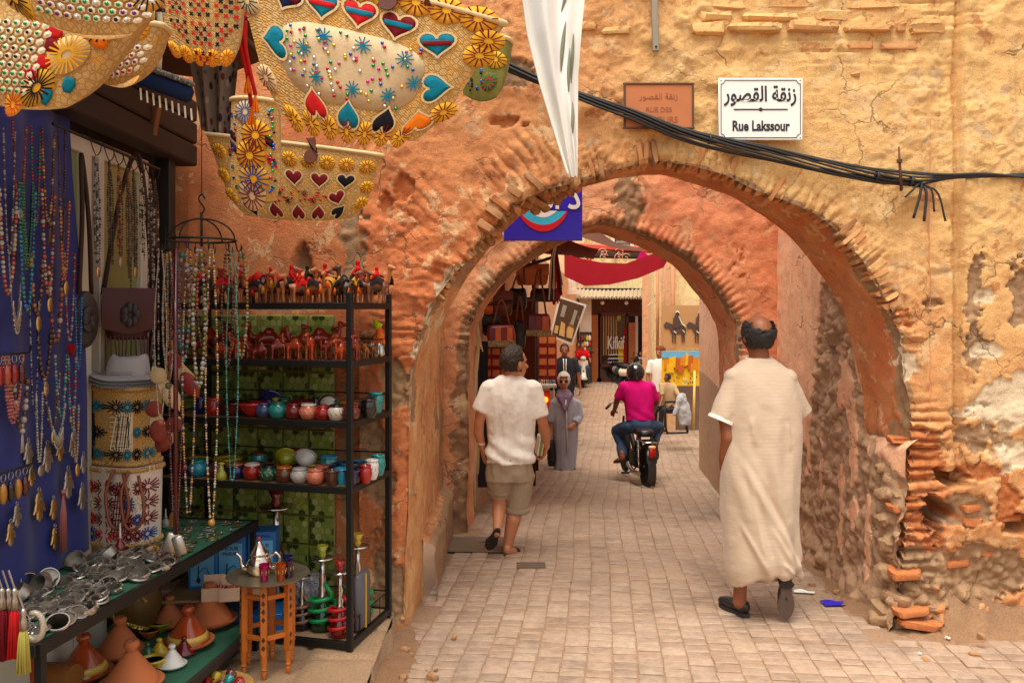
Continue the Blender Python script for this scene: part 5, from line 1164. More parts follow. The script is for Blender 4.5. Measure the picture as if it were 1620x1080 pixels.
# ================================================================== goods on the rack
M_leath=[simple('toy_leather_%d'%k,c,.5,0,.3,20) for k,c in enumerate((lin(150,84,48),lin(116,66,42),lin(70,48,38),lin(176,108,62)))]
M_redw=[glaze('red_wood_%d'%k,c) for k,c in enumerate((lin(150,44,22),lin(120,30,18),lin(176,66,30)))]
def camel_shapes(s=1.0,kneel=False):
    L=lambda x,y,z: Vector((x*s,y*s,z*s)); o=[ell(L(0,0,.062 if not kneel else .038),(.036*s,.017*s,.019*s)),ell(L(-.004,0,.080 if not kneel else .056),(.017*s,.012*s,.016*s))]
    dz=0 if not kneel else-.024
    o+=chain([L(.03,0,.064+dz),L(.048,0,.062+dz),L(.056,0,.085+dz),L(.058,0,.104+dz)],[.011*s,.008*s,.0065*s,.0065*s])+[cap(L(.056,0,.106+dz),L(.078,0,.100+dz),.0085*s,.0055*s)]
    for x,y in ((.024,.010),(.026,-.010),(-.026,.010),(-.024,-.010)):
        o+=chain([L(x,y,.058+dz),L(x+.002,y*1.1,.03+dz*.8),L(x,y*1.1,.004)],[.009*s,.0055*s,.0062*s])
    o+=chain([L(-.034,0,.064+dz),L(-.044,0,.048+dz)],[.004*s,.003*s]); return o
CAMEL={k: blob('body',camel_shapes(1,k),.0042,3) for k in (False,True)}
SADDLE=MB().sheet(lambda u,v: Vector(((u-.5)*.044-.002,.021*math.sin((v-.5)*3.4),.052+.032*math.cos((v-.5)*2.6)+.012*math.exp(-((u-.45)/.25)**2))),8,10).mesh('saddle_cloth',True)
_t=MB()
for k in range(7): a=k*.9; _t.tube([(0,0,0),(.004*math.cos(a),.004*math.sin(a),-.012),(.006*math.cos(a),.006*math.sin(a),-.026)],[.002,.0025,.002],4)
TASSEL=_t.mesh('tassel',True)
def toy_rider():
    return blob('rider',[ell((0,0,.098),(.010,.009,.016)),ell((0,0,.120),(.0075,.0075,.009)),cap((.004,.012,.10),(.012,.016,.086),.005),cap((.004,-.012,.10),(.012,-.016,.086),.005)],.004,2)
RIDER=toy_rider()
M_cloth={n: fabric('toy_%s'%n,c) for n,c in dict(red=lin(190,30,28),yellow=lin(190,140,40),black=lin(40,34,34),white=lin(222,212,196),orange=lin(214,100,36)).items()}
def camel(kind,loc,rz,s,lab,grp,mat,sad,tas,kneel=False,rider=None):
    t=thing('toy_camel',lab,'toy camel',loc,rz,grp); t.scale=(s,s,s)
    def pt(name,me,mt,lo=(0,0,0)):
        o=bpy.data.objects.new(name,me.copy() if me.users and me.materials and me.materials[0] != mt else me)
        if not o.data.materials: o.data.materials.append(mt)
        elif o.data.materials[0] != mt: o.data.materials[0]=mt
        COL.objects.link(o); o.parent=t; o.location=lo; return o
    cache=camel.__dict__.setdefault('c',{})
    def get(key,base,mt):
        if (key,mt.name) not in cache: me=base.copy(); me.materials.clear(); me.materials.append(mt); cache[(key,mt.name)]=me
        return cache[(key,mt.name)]
    pt('body',get('b%d'%kneel,CAMEL[kneel],mat),mat); dz=-.024 if kneel else 0
    if sad:
        pt('saddle_cloth',get('s',SADDLE,M_cloth[sad]),M_cloth[sad],(0,0,dz))
    if tas:
        for (x,y,z) in ((.052,.012,.08),(.0,.022,.055),(-.02,-.022,.055),(.03,-.020,.06)): pt('tassel',get('t',TASSEL,M_cloth[tas]),M_cloth[tas],(x,y,z+dz))
    if rider: pt('rider',get('r',RIDER,M_cloth[rider]),M_cloth[rider],(0,0,dz))
    return t
rr=random.Random(21); n_f=n_b=0; sads=['red','orange','red','black','red','black','yellow']; tasl=['orange','white','red','black','yellow']
rows=[('front',.07,[596,566,542,520,498,474,452,428,404,378,352,326]),('back',.25,[588,560,534,508,480,455,430,402,374,345,315])]
for rn,b,xs in rows:
    for i,px in enumerate(xs):
        q=rk_px(px-(0 if rn=='front' else-6),b+rr.uniform(-.02,.03),SHELF[0]); sd=rr.choice(sads); ts=rr.choice(tasl)
        camel(0,q,rr.choice((rr.uniform(-.7,.7),PI+rr.uniform(-.7,.7),rr.uniform(-2.2,-1.0))),rr.uniform(1.4,1.6) if rn=='front' else rr.uniform(1.7,2.0),'leather toy camel with %s saddle, %s from right in %s row of top shelf'%(sd,ORD[i],rn),'leather toy camels on the top shelf',rr.choice(M_leath),sd,ts,False,rr.choice((None,'red','black',None,'red')))
xs2=[('front',.06,[562,540,516,492,466,440,412,384,352,318]),('back',.24,[556,532,508,480,452,424,395,365,333,300])]
for rn,b,xs in xs2:
    for i,px in enumerate(xs):
        q=rk_px(px,b+rr.uniform(-.02,.03),SHELF[1]); kn=rn=='front' and rr.random()<.3
        camel(0,q,rr.choice((rr.uniform(-.5,.5),PI+rr.uniform(-.5,.5),rr.uniform(-2,-1.1))),rr.uniform(1.2,1.45) if rn=='front' else rr.uniform(1.6,1.9),'%s red wooden camel on second shelf, %s from right in %s row'%('kneeling' if kn else 'glossy',ORD[i],rn),'red wooden camels on the second shelf',rr.choice(M_redw),None,None,kn)
# doll with bright head scarf, and two little dressed camels at the open end of the second shelf
for lab,bb,mt,sd in (('small toy camel with yellow saddle at the right end of the second shelf',.30,M_leath[3],'yellow'),('pale toy camel with white saddle at the right end of the second shelf',.40,M_leath[0],'white')):
    camel(0,rk(.05,bb,SHELF[1]),2.4,.9,lab,None,mt,sd,'yellow')
dl=thing('doll','figurine with silver skirt and bright yellow-green pointed head scarf','figurine',rk(.03,.47,SHELF[1]))
q=rk(.03,.47,SHELF[1]); G=lambda z: q+Vector((0,0,z))
ob('skirt',MB().lathe([(.034,0),(.036,.02),(.030,.05),(.020,.085),(.0,.09)],q,18),simple('silver_foil',(.6,.58,.55,1),.25,.8),dl,smooth=True)
ob('torso',blob('torso',[cap(G(.085),G(.14),.022,.02),ell(G(.165),(.018,.018,.022)),cap(G(.13)+Vector((.02,0,0)),G(.08)+Vector((.03,-.01,0)),.009),cap(G(.13)-Vector((.02,0,0)),G(.08)-Vector((.03,.01,0)),.009)],.005,2),M_cloth['orange'],dl)
m=MB(); m.lathe([(.026,0),(.028,.008),(.012,.04),(.0,.075)],G(.172),14,rot3(.0,-.6,0)); ob('head_scarf',m,fabric('lime_cloth',lin(170,190,30)),dl,smooth=True)
for x in (-.015,.015): ob('shoe',MB().ball(G(.008)+Vector((x,-.03,0)),(.013,.02,.009),10,6),M_cloth['yellow'],dl,smooth=True)
# pots
GL={n: glaze('glaze_%s'%n,c) for n,c in dict(teal=lin(30,140,136),cyan=lin(40,150,180),navy=lin(30,36,92),maroon=lin(110,24,28),red=lin(160,28,26),green=lin(40,92,62),lime=lin(160,160,40),black=lin(26,24,24),cream=lin(214,204,186),coral=lin(206,116,88),plum=lin(90,40,70),white=lin(226,222,214),yellow=lin(206,168,40),orange=lin(190,100,36),grey=lin(176,172,166),brown=lin(92,52,32),blue=lin(60,76,120)).items()}
POT={'round': [(.018,0),(.034,.006),(.046,.03),(.047,.045),(.040,.062),(.030,.072)],'tall': [(.026,0),(.030,.01),(.040,.05),(.037,.085),(.028,.10)],'jar': [(.030,0),(.036,.01),(.042,.04),(.036,.075),(.033,.085)],'bowl': [(.018,0),(.024,.006),(.046,.03),(.052,.05)],'cup': [(.024,0),(.026,.006),(.033,.04),(.036,.075)],'bottle': [(.020,0),(.026,.01),(.028,.03),(.014,.055),(.010,.085)]}
def pot(kind,col,loc,s,lab,grp,rim=None,band=None,tilt=0,cat='pot'):
    t=thing('bowl' if kind=='bowl' else ('bottle' if kind=='bottle' else 'pot'),lab,'bowl' if kind=='bowl' else ('bottle' if kind=='bottle' else cat),loc,0,grp); s*=1.1; pr=[(r*s,z*s) for r,z in POT[kind]]; R=rot3(-tilt,0,0) if tilt else None; base=Vector(loc)+(Vector((0,0,.045*s)) if tilt else Vector())
    r1,z1=pr[-1]; inner=[(r1-.004*s,z1-.002),(max(.006,pr[-2][0]-.006*s),pr[-2][1]),(max(.004,pr[2][0]-.008*s),pr[2][1]),(0,pr[1][1]+.006*s)]
    b=ob('vessel',MB().lathe([(0,0)]+pr+inner,base,22,R),GL[col],t,smooth=50)
    ob('rim',MB().lathe([(r1-.005*s,z1-.004*s),(r1+.006*s,z1-.004*s),(r1+.009*s,z1+.003*s),(r1+.004*s,z1+.008*s),(r1-.005*s,z1+.005*s),(r1-.005*s,z1-.004*s)],base,22,R),GL[rim or col],t,smooth=True)
    if band:
        z0=pr[2][1]; rb_=max(p[0] for p in pr); n=11; m=MB()
        f=lambda z: float(np.interp(z,[p[1] for p in pr],[p[0] for p in pr]))+.0012
        for k in range(n*2):
            a0=2*PI*k/(n*2); a1=2*PI*(k+1)/(n*2); za,zb=(pr[2][1],pr[3][1]+.006*s) if k%2 else (pr[3][1]+.006*s,pr[2][1])
            qs=[(a0,za-.003*s),(a1,zb-.003*s),(a1,zb+.003*s),(a0,za+.003*s)]; b0=len(m.v)
            for a_,z_ in qs: v_=Vector((f(z_)*math.cos(a_),f(z_)*math.sin(a_),z_)); m.v.append(tuple(base+(R @ v_ if R else v_)))
            m.f.append((b0,b0+1,b0+2,b0+3))
        ob('painted_zigzag',m,GL[band],b)
    return t
S3=SHELF[2]; S4=SHELF[3]
def place(px,b,z): return rk_px(px,b,z)
sh3=[(594,.40,'tall','teal',1.05,None,'black','tall teal pot with dark pattern at the right end of the third shelf'),(583,.22,'jar','black',1.05,None,None,'black jar at the right end of the third shelf'),(555,.07,'round','maroon',1.0,None,'black','dark red round pot nearest the right post on the third shelf'),(533,.06,'round','cream',1.0,'black','black','cream round pot with black zigzag on the third shelf'),(511,.06,'round','red',.92,None,'maroon','bright red round pot between cream pots on the third shelf'),(488,.06,'round','coral',1.0,'cream','cream','pink and cream patterned round pot on the third shelf'),(465,.07,'round','maroon',1.0,None,'red','maroon round pot left of the pink one on the third shelf'),(440,.07,'round','teal',1.05,'green','green','teal green round pot on the third shelf'),(418,.08,'round','blue',.95,None,None,'dull blue round pot left of the teal one on the third shelf'),(552,.24,'bowl','plum',1.3,'orange',None,'dark plum bowl with orange rim at the back of the third shelf'),(534,.20,'bottle','green',.95,None,None,'small green bottle standing behind the cream pot on the third shelf'),(500,.22,'bottle','black',1.1,None,None,'black bottle behind the red pot on the third shelf'),(482,.25,'bowl','maroon',1.35,None,None,'wide maroon bowl at the back of the third shelf'),(448,.26,'jar','green',.95,None,None,'dark green jar at the back of the third shelf'),(436,.18,'bottle','lime',1.0,None,None,'lime bottle behind the teal pot on the third shelf'),(400,.10,'bowl','red',1.3,None,None,'flat red bowl left of the blue pot on the third shelf'),(372,.12,'bowl','maroon',1.3,'black',None,'dark red bowl with black rim left on the third shelf'),(338,.10,'jar','red',1.0,None,'black','red jar near the hanging strings on the third shelf'),(318,.16,'jar','navy',1.0,None,None,'navy jar behind the hanging strings on the third shelf'),(404,.28,'bowl','brown',1.2,None,None,'brown bowl at the back left of the third shelf')]
for (px,b,kd,c,s,rim,band,lab) in sh3: pot(kd,c,place(px,b,S3),s,lab,'pots on the third shelf',rim,band)
pot('bowl','cream',place(518,.17,S3),.95,'cream bowl with black spiral tipped on edge on the third shelf','pots on the third shelf','black',None,1.2)
pl=bpy.data.objects[kids(bpy.data.objects[bpy.data.objects[-1].name])[0].name] if False else None
pot('bowl','navy',place(424,.20,S3),1.1,'navy bowl tipped on edge behind the blue pot on the third shelf','pots on the third shelf',None,None,1.25)
sh4=[(598,.38,'tall','teal',1.0,None,'black','tall teal pot at the right end of the fourth shelf'),(588,.26,'tall','white',.95,None,'black','white pot with black marks at the right end of the fourth shelf'),(578,.15,'tall','red',.85,None,None,'red tall pot behind the right post on the fourth shelf'),(556,.07,'cup','navy',.95,None,None,'navy cup nearest the right post on the fourth shelf'),(542,.09,'cup','cyan',1.0,None,None,'bright blue cup on the fourth shelf'),(525,.05,'cup','brown',.95,None,None,'dark brown cup on the front of the fourth shelf'),(499,.05,'round','coral',.98,None,'orange','coral round pot on the front of the fourth shelf'),(474,.06,'round','grey',.98,None,'cream','pale grey round pot on the front of the fourth shelf'),(450,.07,'round','brown',1.0,'orange',None,'brown round pot with orange rim on the fourth shelf'),(425,.08,'round','green',1.02,'black','cream','dark green round pot on the fourth shelf'),(399,.09,'round','red',1.05,'cream','maroon','red round pot with pale rim on the fourth shelf'),(374,.09,'round','navy',1.0,'orange',None,'navy round pot with orange rim on the fourth shelf'),(345,.10,'round','plum',1.0,'brown',None,'plum round pot behind the hanging strings on the fourth shelf'),(314,.10,'round','cyan',1.1,'teal',None,'sky blue round pot at the left of the fourth shelf'),(292,.10,'round','maroon',1.0,None,None,'maroon round pot at the far left of the fourth shelf'),(546,.24,'bowl','navy',1.35,None,None,'wide navy bowl at the back of the fourth shelf'),(560,.34,'bowl','cyan',1.25,None,None,'bright cyan bowl at the back right of the fourth shelf'),(520,.28,'jar','teal',1.15,'cyan',None,'turquoise jar at the back of the fourth shelf'),(509,.16,'round','plum',.95,'coral',None,'plum pot with pink rim behind the coral one on the fourth shelf'),(484,.15,'bowl','lime',.9,None,None,'lime green bowl behind the grey pot on the fourth shelf'),(493,.30,'bowl','yellow',1.1,None,None,'yellow bowl at the back of the fourth shelf'),(466,.36,'jar','maroon',1.25,'red',None,'tall maroon jar at the back of the fourth shelf'),(424,.22,'bowl','orange',1.0,None,None,'orange bowl behind the green pot on the fourth shelf'),(402,.22,'bowl','orange',1.05,'maroon',None,'orange bowl with dark rim behind the red pot on the fourth shelf'),(410,.34,'jar','teal',1.1,'brown',None,'dark teal jar at the back of the fourth shelf'),(360,.28,'bowl','yellow',1.3,None,None,'wide yellow bowl behind the hanging strings on the fourth shelf'),(350,.02,'bottle','lime',1.0,None,None,'small lime bottle on the left of the fourth shelf'),(312,.26,'bowl','yellow',1.2,None,None,'yellow bowl at the back left of the fourth shelf')]
for (px,b,kd,c,s,rim,band,lab) in sh4: pot(kd,c,place(px,b,S4),s,lab,'pots on the fourth shelf',rim,band)
pot('bowl','lime',place(450,.20,S4+.03),1.0,'lime bowl tipped to show its inside on the fourth shelf','pots on the fourth shelf',None,None,1.1)
pot('bowl','white',place(480,.20,S4+.03),1.0,'white bowl tipped to show its inside on the fourth shelf','pots on the fourth shelf','grey',None,1.1)
# ================================================================== embroidered straw bags hanging overhead
def straw_mat():
    N=NT('woven_straw'); sp=N.n('ShaderNodeSeparateXYZ',Vector=N.n('ShaderNodeTexCoord').outputs['UV'])
    w1=N.n('ShaderNodeTexWave',{'bands_direction': 'DIAGONAL'},Vector=N.co(),Scale=95,Distortion=4,Detail=2); w2=N.noise(110,4); f=N.noise(9,4)
    c=N.mix(f,lin(196,156,88),lin(220,190,130)); c=N.mix(N.math('MULTIPLY',w1.outputs[1],.25),c,lin(140,96,44)); vo=N.n('ShaderNodeTexVoronoi',{'feature': 'DISTANCE_TO_EDGE'},Vector=N.co(),Scale=62); ve=N.ramp(vo.outputs['Distance'],(.05,1),(.16,0)); c=N.mix(N.math('MULTIPLY',ve,.6),c,lin(168,112,40)); c=N.mix(N.ramp(N.noise(22,3),(.52,0),(.64,.6)),c,lin(214,152,44))
    return N.done(c,.85,N.bump(N.math('SUBTRACT',N.math('ADD',w1.outputs[1],w2),ve),.5,.003))
M_straw=straw_mat()
THR={n: fabric('thread_%s'%n,c,.85,300,.2,25) for n,c in dict(red=lin(196,34,34),maroon=lin(116,26,34),teal=lin(18,118,142),black=lin(30,28,34),orange=lin(236,122,24),yellow=lin(228,170,44),green=lin(40,120,70),white=lin(232,218,190),blue=lin(42,70,140),sand=lin(214,188,140),navy=lin(30,36,70),linen=lin(206,182,144)).items()}
def heart(r,n=26):
    o=[]
    for k in range(n): a=2*PI*k/n; o.append((r*math.sin(a)**3,r*(.81*math.cos(a)-.31*math.cos(2*a)-.13*math.cos(3*a)-.06*math.cos(4*a))+.1*r))
    return o
def disc(r,n=20): return [(r*math.cos(2*PI*k/n),r*math.sin(2*PI*k/n)) for k in range(n)]
class Bag:
    def __init__(s,label,TL,TR,BR,BL,bulge=.06,depth=.16,sag=.02,cat='bag',name='straw_bag',rim=True,lattice=None):
        s.c=[P(*q) for q in (TL,TR,BR,BL)]; TLv,TRv,BRv,BLv=s.c
        s.W=((TRv-TLv).length+(BRv-BLv).length)/2; s.H=((TLv-BLv).length+(TRv-BRv).length)/2
        n=(BRv-BLv).cross(TLv-BLv).normalized(); s.n=n if n.y<0 else-n; s.bulge,s.depth,s.sag=bulge,depth,sag
        s.t=thing(name,label,cat,(BLv+BRv)/2)
        m=MB(); N_=26; m.sheet(lambda u,v: s.S(u,v),N_,N_); m.sheet(lambda u,v: s.S(1-u,v,True),N_,N_)
        s.body=ob('basket',m,M_straw,s.t,smooth=True)
        if rim:
            pts=[s.S(u,1,False) for u in np.linspace(0,1,20)]+[s.S(u,1,True) for u in np.linspace(1,0,20)]; m=MB(); m.tube(pts+[pts[0]],.009,6,False); ob('rim',m,THR['sand'],s.t,smooth=True)
    def S(s,u,v,back=False):
        TL,TR,BR,BL=s.c; p=(BL*(1-u)+BR*u)*(1-v)+(TL*(1-u)+TR*u)*v
        uu,vv=min(1,max(0,u)),min(1,max(0,v)); k_=max(0,1-vv/.32); u=.5+(u-.5)*(1-.16*k_*k_); p=(BL*(1-u)+BR*u)*(1-v)+(TL*(1-u)+TR*u)*v; e=math.sin(PI*uu)**.55*(math.sin(PI*min(1,vv*.62+.02))**.6)
        up=(s.c[0]-s.c[3]).normalized(); p=p-up*s.sag*math.sin(PI*uu)*(1-vv)
        return p+s.n*(s.bulge*e if not back else-s.depth*e)
    def N(s,u,v):
        e=.01; a=s.S(u+e,v)-s.S(u-e,v); b=s.S(u,v+e)-s.S(u,v-e); n=a.cross(b).normalized(); return n if n.dot(s.n)>0 else-n
    def pts(s,poly,u,v,rot=0,h=.004):
        ca,sa=math.cos(rot),math.sin(rot); o=[]
        for x,y in poly:
            X,Y=x*ca-y*sa,x*sa+y*ca; uu,vv=u+X/s.W,v+Y/s.H; o.append(s.S(uu,vv)+s.N(min(.98,max(.02,uu)),min(.98,max(.02,vv)))*h)
        return o
    def patch(s,name,poly,u,v,mat,rot=0,h=.004,parent=None):
        m=MB(); ps=s.pts(poly,u,v,rot,h); c=s.pts([(0,0)],u,v,rot,h+.0015)[0]; mid=s.pts([(x*.55,y*.55) for x,y in poly],u,v,rot,h+.001); n=len(ps); base=s.pts(poly,u,v,rot,-.002)
        m.add(ps+mid+[c]+base,[(k,(k+1)%n,n+(k+1)%n,n+k) for k in range(n)]+[(n+k,n+(k+1)%n,2*n) for k in range(n)]+[(k,2*n+1+k,2*n+1+(k+1)%n,(k+1)%n) for k in range(n)])
        return ob(name,m,THR[mat],parent or s.body,smooth=True)
    def strokes(s,name,segs,u,v,mat,rot=0,h=.007,w=.004,parent=None):
        m=MB()
        for (a,b) in segs:
            d=Vector((b[0]-a[0],b[1]-a[1])); L=d.length or 1e-6; nx,ny=-d.y/L*w/2,d.x/L*w/2; md=((a[0]+b[0])/2,(a[1]+b[1])/2)
            q=s.pts([(a[0]+nx,a[1]+ny),(a[0]-nx,a[1]-ny),(md[0]-nx,md[1]-ny),(b[0]-nx,b[1]-ny),(b[0]+nx,b[1]+ny),(md[0]+nx,md[1]+ny)],u,v,rot,h); m.add(q,[(0,1,2,5),(5,2,3,4)])
        return ob(name,m,THR[mat],parent or s.body,kind='stuff' if name=='cross_stitch' else None)
    def rosette(s,u,v,r,stitch='maroon',ground='yellow',n=15):
        d=s.patch('rosette',disc(r),u,v,ground,0,.003); s.strokes('stitches',[((r*.25*math.cos(a),r*.25*math.sin(a)),(r*1.02*math.cos(a),r*1.02*math.sin(a))) for a in np.linspace(0,2*PI,n,endpoint=False)],u,v,stitch,0,.0065,r*.09,d)
    def star(s,u,v,r,mat='teal',n=5): s.strokes('star',[((-r*math.cos(a),-r*math.sin(a)),(r*math.cos(a),r*math.sin(a))) for a in np.linspace(0,PI,n,endpoint=False)],u,v,mat,.2,.006,r*.16)
    def hearty(s,u,v,r,mat,rot=0,band=None):
        h_=s.patch('heart',heart(r),u,v,mat,rot,.004); s.strokes('stitched_edge',[(heart(r*1.12)[k],heart(r*1.12)[(k+1)%26]) for k in range(26)],u,v,'sand',rot,.005,.006,h_)
        if band: s.patch('band',[(-r*.82,-r*.08),(r*.82,-r*.08),(r*.86,r*.30),(-r*.86,r*.30)],u,v,band,rot,.0068,h_)
    def dots(s,cells,mats,r,name='sequins',h=.004):
        g={}
        rr=random.Random(len(cells))
        for (u,v) in cells: g.setdefault(rr.choice(mats),[]).append((u,v))
        for mt,l in g.items():
            m=MB()
            for (u,v) in l:
                n=s.N(u,v); M=frame(n); m.lathe([(r,0),(r*.9,r*.35),(0,r*.5)],s.S(u,v)+n*h,8,M)
            ob(name,m,SEQ[mt],s.body,smooth=True,kind='stuff')
    def lattice(s,u0,u1,v0,v1,nu,nv,mat='white',rr_=.42,line='yellow'):
        m=MB(); a=(u1-u0)/nu; b=(v1-v0)/nv
        for j in range(nv):
            for i in range(nu):
                uc=u0+(i+.5+.5*(j%2))*a; vc=v0+(j+.5)*b
                if uc>u1: continue
                q=s.pts([(math.cos(t_)*a*s.W*rr_,math.sin(t_)*b*s.H*rr_*1.15) for t_ in np.linspace(0,2*PI,6,endpoint=False)+PI/2],uc,vc,0,.005); m.add(q+[sum(q,Vector())/6+s.N(uc,vc)*.003],[(k,(k+1)%6,6) for k in range(6)])
        ob('embroidered_cells',m,THR[mat],s.body,kind='stuff')
SEQ={n: simple('sequin_%s'%n,c,.15,.6) for n,c in dict(red=lin(200,20,40),green=lin(20,150,70),blue=lin(50,90,190),pink=lin(220,40,130),gold=lin(220,180,60),silver=lin(210,210,205),purple=lin(110,40,120),black=lin(30,30,34)).items()}
rq=random.Random(12)
# 1 the big bag with hearts
B1=Bag('large straw bag embroidered with rows of coloured hearts, hanging overhead',(368,-70,2.45),(800,38,2.3),(678,226,2.35),(432,186,2.45),.05,.17,.015)
panel=B1.patch('linen_panel',[(x*B1.W*.335,y*B1.H*.25) for x,y in [(math.copysign(abs(math.cos(a))**.6,math.cos(a)),math.copysign(abs(math.sin(a))**.6,math.sin(a))) for a in np.linspace(0,2*PI,40,endpoint=False)]],.49,.43,'linen',0,.0015)
for i,(u,v,c,bd) in enumerate(((.22,.80,'navy','maroon'),(.37,.80,'teal','red'),(.52,.80,'red','teal'),(.67,.78,'maroon','teal'),(.83,.72,'teal','maroon'))): B1.hearty(u,v,.040,c,0 if i not in (0,4) else (-.4 if i==0 else .35),bd)
for (u,v,c,rt) in ((.13,.50,'teal',-1.6),(.30,.16,'red',PI),(.50,.13,'teal',PI),(.72,.13,'black',PI),(.90,.15,'orange',PI+.5),(.90,.42,'teal',1.9)): B1.hearty(u,v,.042,c,rt)
for (u,v) in ((.38,.60),(.55,.60),(.73,.57),(.28,.50),(.33,.33),(.52,.30),(.70,.30),(.80,.42)): B1.star(u,v,.025)
for k in range(9): B1.rosette(.08+.105*k,.97,.040,'maroon','yellow',13)
for k in range(7): B1.rosette(.10+.13*k,.02,.036,'maroon','yellow',13)
for k,v in enumerate((.25,.72,.84)): B1.rosette(.03,v,.036,'black' if k else 'maroon','sand',13); B1.rosette(.985,v,.036,'maroon','yellow',13)
B1.dots([(.49+.30*rq.uniform(-1,1),.44+.22*rq.uniform(-1,1)) for _ in range(95)],['red','green','blue','pink','gold','silver'],.0050)
m=MB(); m.prism(disc(.026,16)+[(.02,.09),(-.02,.09)],B1.S(.62,.93)+B1.n*.012,Vector((1,0,.1)),Vector((0,0,1)),.008); ob('leather_flap',m,simple('brown_leather',lin(96,50,34),.5,0,.25),B1.t)
for (u0,u1,bk) in ((.25,.75,False),(.25,.75,True)): a,b=B1.S(u0,.97,bk),B1.S(u1,.97,bk); m=MB(); m.tube(catmull([a,a+Vector((.03,0,.16)),(a+b)/2+Vector((0,0,.26)),b+Vector((-.03,0,.16)),b],16),.011,8); ob('handle',m,simple('brown_leather',lin(96,50,34)),B1.t,smooth=True)
# 2 lower bag with dark red hearts
B2=Bag('straw bag with dark red hearts hanging below the big one against the wall',(326,212,3.9),(606,246,3.75),(572,346,3.8),(372,340,3.9),.05,.14,.02)
for (u,v,c,rt) in ((.36,.56,'maroon',0),(.52,.56,'maroon',0),(.68,.55,'maroon',0),(.84,.56,'black',0),(.80,.32,'maroon',.4),(.14,.10,'black',0),(.34,.13,'maroon',PI),(.52,.12,'maroon',PI),(.68,.12,'maroon',PI),(.84,.13,'black',2.6)): B2.hearty(u,v,.036,c,rt)
for k in range(9): B2.rosette(.06+.11*k,.80,.032,'maroon','yellow',13)
for v in (.25,.5): B2.rosette(.97,v,.030,'maroon','yellow',11); B2.rosette(.03,v,.030,'maroon','yellow',11)
for (u,v) in ((.40,.36),(.58,.36),(.46,.26),(.64,.28),(.30,.3)): B2.star(u,v,.018,'black')
B2.dots([(rq.uniform(.24,.74),rq.uniform(.22,.42)) for _ in range(34)],['red'],.006)
m=MB(); m.prism(disc(.030,16)+[(.02,.08),(-.02,.08)],B2.S(.63,.86)+B2.n*.012,Vector((1,0,.1)),Vector((0,0,1)),.008); ob('leather_flap',m,simple('brown_leather',lin(96,50,34)),B2.t)
# 3 narrow bag seen end on
B3=Bag('narrow straw bag with red starburst stitching, in front of the hearts bag',(366,158,3.3),(440,162,3.28),(444,318,3.28),(362,306,3.3),.05,.14,.02)
for (u,v,st,gr) in ((.42,.86,'blue','sand'),(.62,.64,'maroon','yellow'),(.50,.44,'maroon','yellow'),(.55,.22,'blue','yellow'),(.5,.06,'maroon','sand')): B3.rosette(u,v,.056 if v<.8 else .045,st,gr,16)
B3.dots([(rq.choice((rq.uniform(.05,.2),rq.uniform(.85,.96))),rq.uniform(.08,.95)) for _ in range(46)],['blue','red','black','green'],.006)
for (u,v,c) in ((.12,.62,'black'),(.14,.5,'navy'),(.88,.40,'red'),(.86,.58,'black')): B3.patch('leaf',[(0,.03),(.014,.0),(0,-.03),(-.014,0)],u,v,c,.6)
# 4 small green bag beyond the big bag
B4=Bag('small green and gold straw bag beside the cables at the wall',(742,60,3.6),(806,62,3.5),(792,152,3.5),(728,150,3.6),.05,.12,.02)
B4.body.data.materials[0]=simple('olive_straw',lin(120,116,44),.85,0,.3,30,120,.6)
for (u,v,st,gr) in ((.65,.82,'black','yellow'),(.4,.62,'maroon','yellow'),(.85,.6,'black','yellow'),(.75,.25,'red','green')): B4.rosette(u,v,.034,st,gr,12)
B4.dots([(rq.uniform(.12,.6),rq.uniform(.12,.5)) for _ in range(30)],['blue','black'],.006)
# 5-8 the bags in the upper left corner
B5=Bag('straw bag with green-dotted white cells, uppermost in the left corner',(-40,-120,1.95),(262,-90,1.9),(228,58,1.9),(0,10,1.95),.05,.15,.03)
B5.lattice(.30,1.0,.12,.62,11,7); B5.dots([(.30+.7*(i+.5+.5*(j%2))/11,.12+.5*(j+.5)/7) for j in range(7) for i in range(11) if .30+.7*(i+1)/11<.98],['green','silver','green','purple','black'],.0048,'sequins',.009)
for (u,v,st) in ((.10,.35,'black'),(.24,.55,'navy'),(.16,.18,'black'),(.98,.45,'navy')): B5.rosette(u,v,.040,st,'yellow',17)
B6=Bag('broad straw bag with red petals and a black starburst, far left corner',(-120,-10,2.3),(240,20,2.2),(128,172,2.2),(-110,140,2.3),.05,.15,.02)
B6.lattice(.28,.68,.10,.78,9,9); B6.dots([(.28+.4*(i+.5+.5*(j%2))/9,.10+.68*(j+.5)/9) for j in range(9) for i in range(9) if .28+.4*(i+1)/9<.68],['green','black','green'],.0048,'sequins',.009)
B6.rosette(.80,.50,.052,'yellow','sand',22); B6.rosette(.72,.18,.050,'black','yellow',20); B6.rosette(.88,.80,.045,'black','yellow',18); B6.rosette(.60,.02,.035,'red','yellow',14)
for (u,v,c,rt) in ((.70,.70,'red',1.0),(.72,.56,'maroon',.8),(.70,.42,'red',1.2),(.66,.30,'red',.9),(.80,.86,'red',.3),(.90,.66,'orange',.8),(.80,.10,'teal',.7),(.88,.22,'teal',.8)): B6.patch('petal',[(0,.034),(.016,.01),(.012,-.016),(0,-.03),(-.014,-.012),(-.016,.012)],u,v,c,rt)
B7=Bag('straw bag end with maroon dots tucked behind the left corner bags',(150,50,2.6),(258,40,2.55),(226,118,2.55),(152,132,2.6),.045,.12,.02)
B7.lattice(.1,.95,.1,.6,8,4); B7.dots([(.1+.85*(i+.5+.5*(j%2))/8,.1+.5*(j+.5)/4) for j in range(4) for i in range(7)],['purple','red'],.005,'sequins',.009); B7.rosette(.3,.85,.032,'black','yellow',13); B7.rosette(.75,.85,.032,'red','yellow',13)
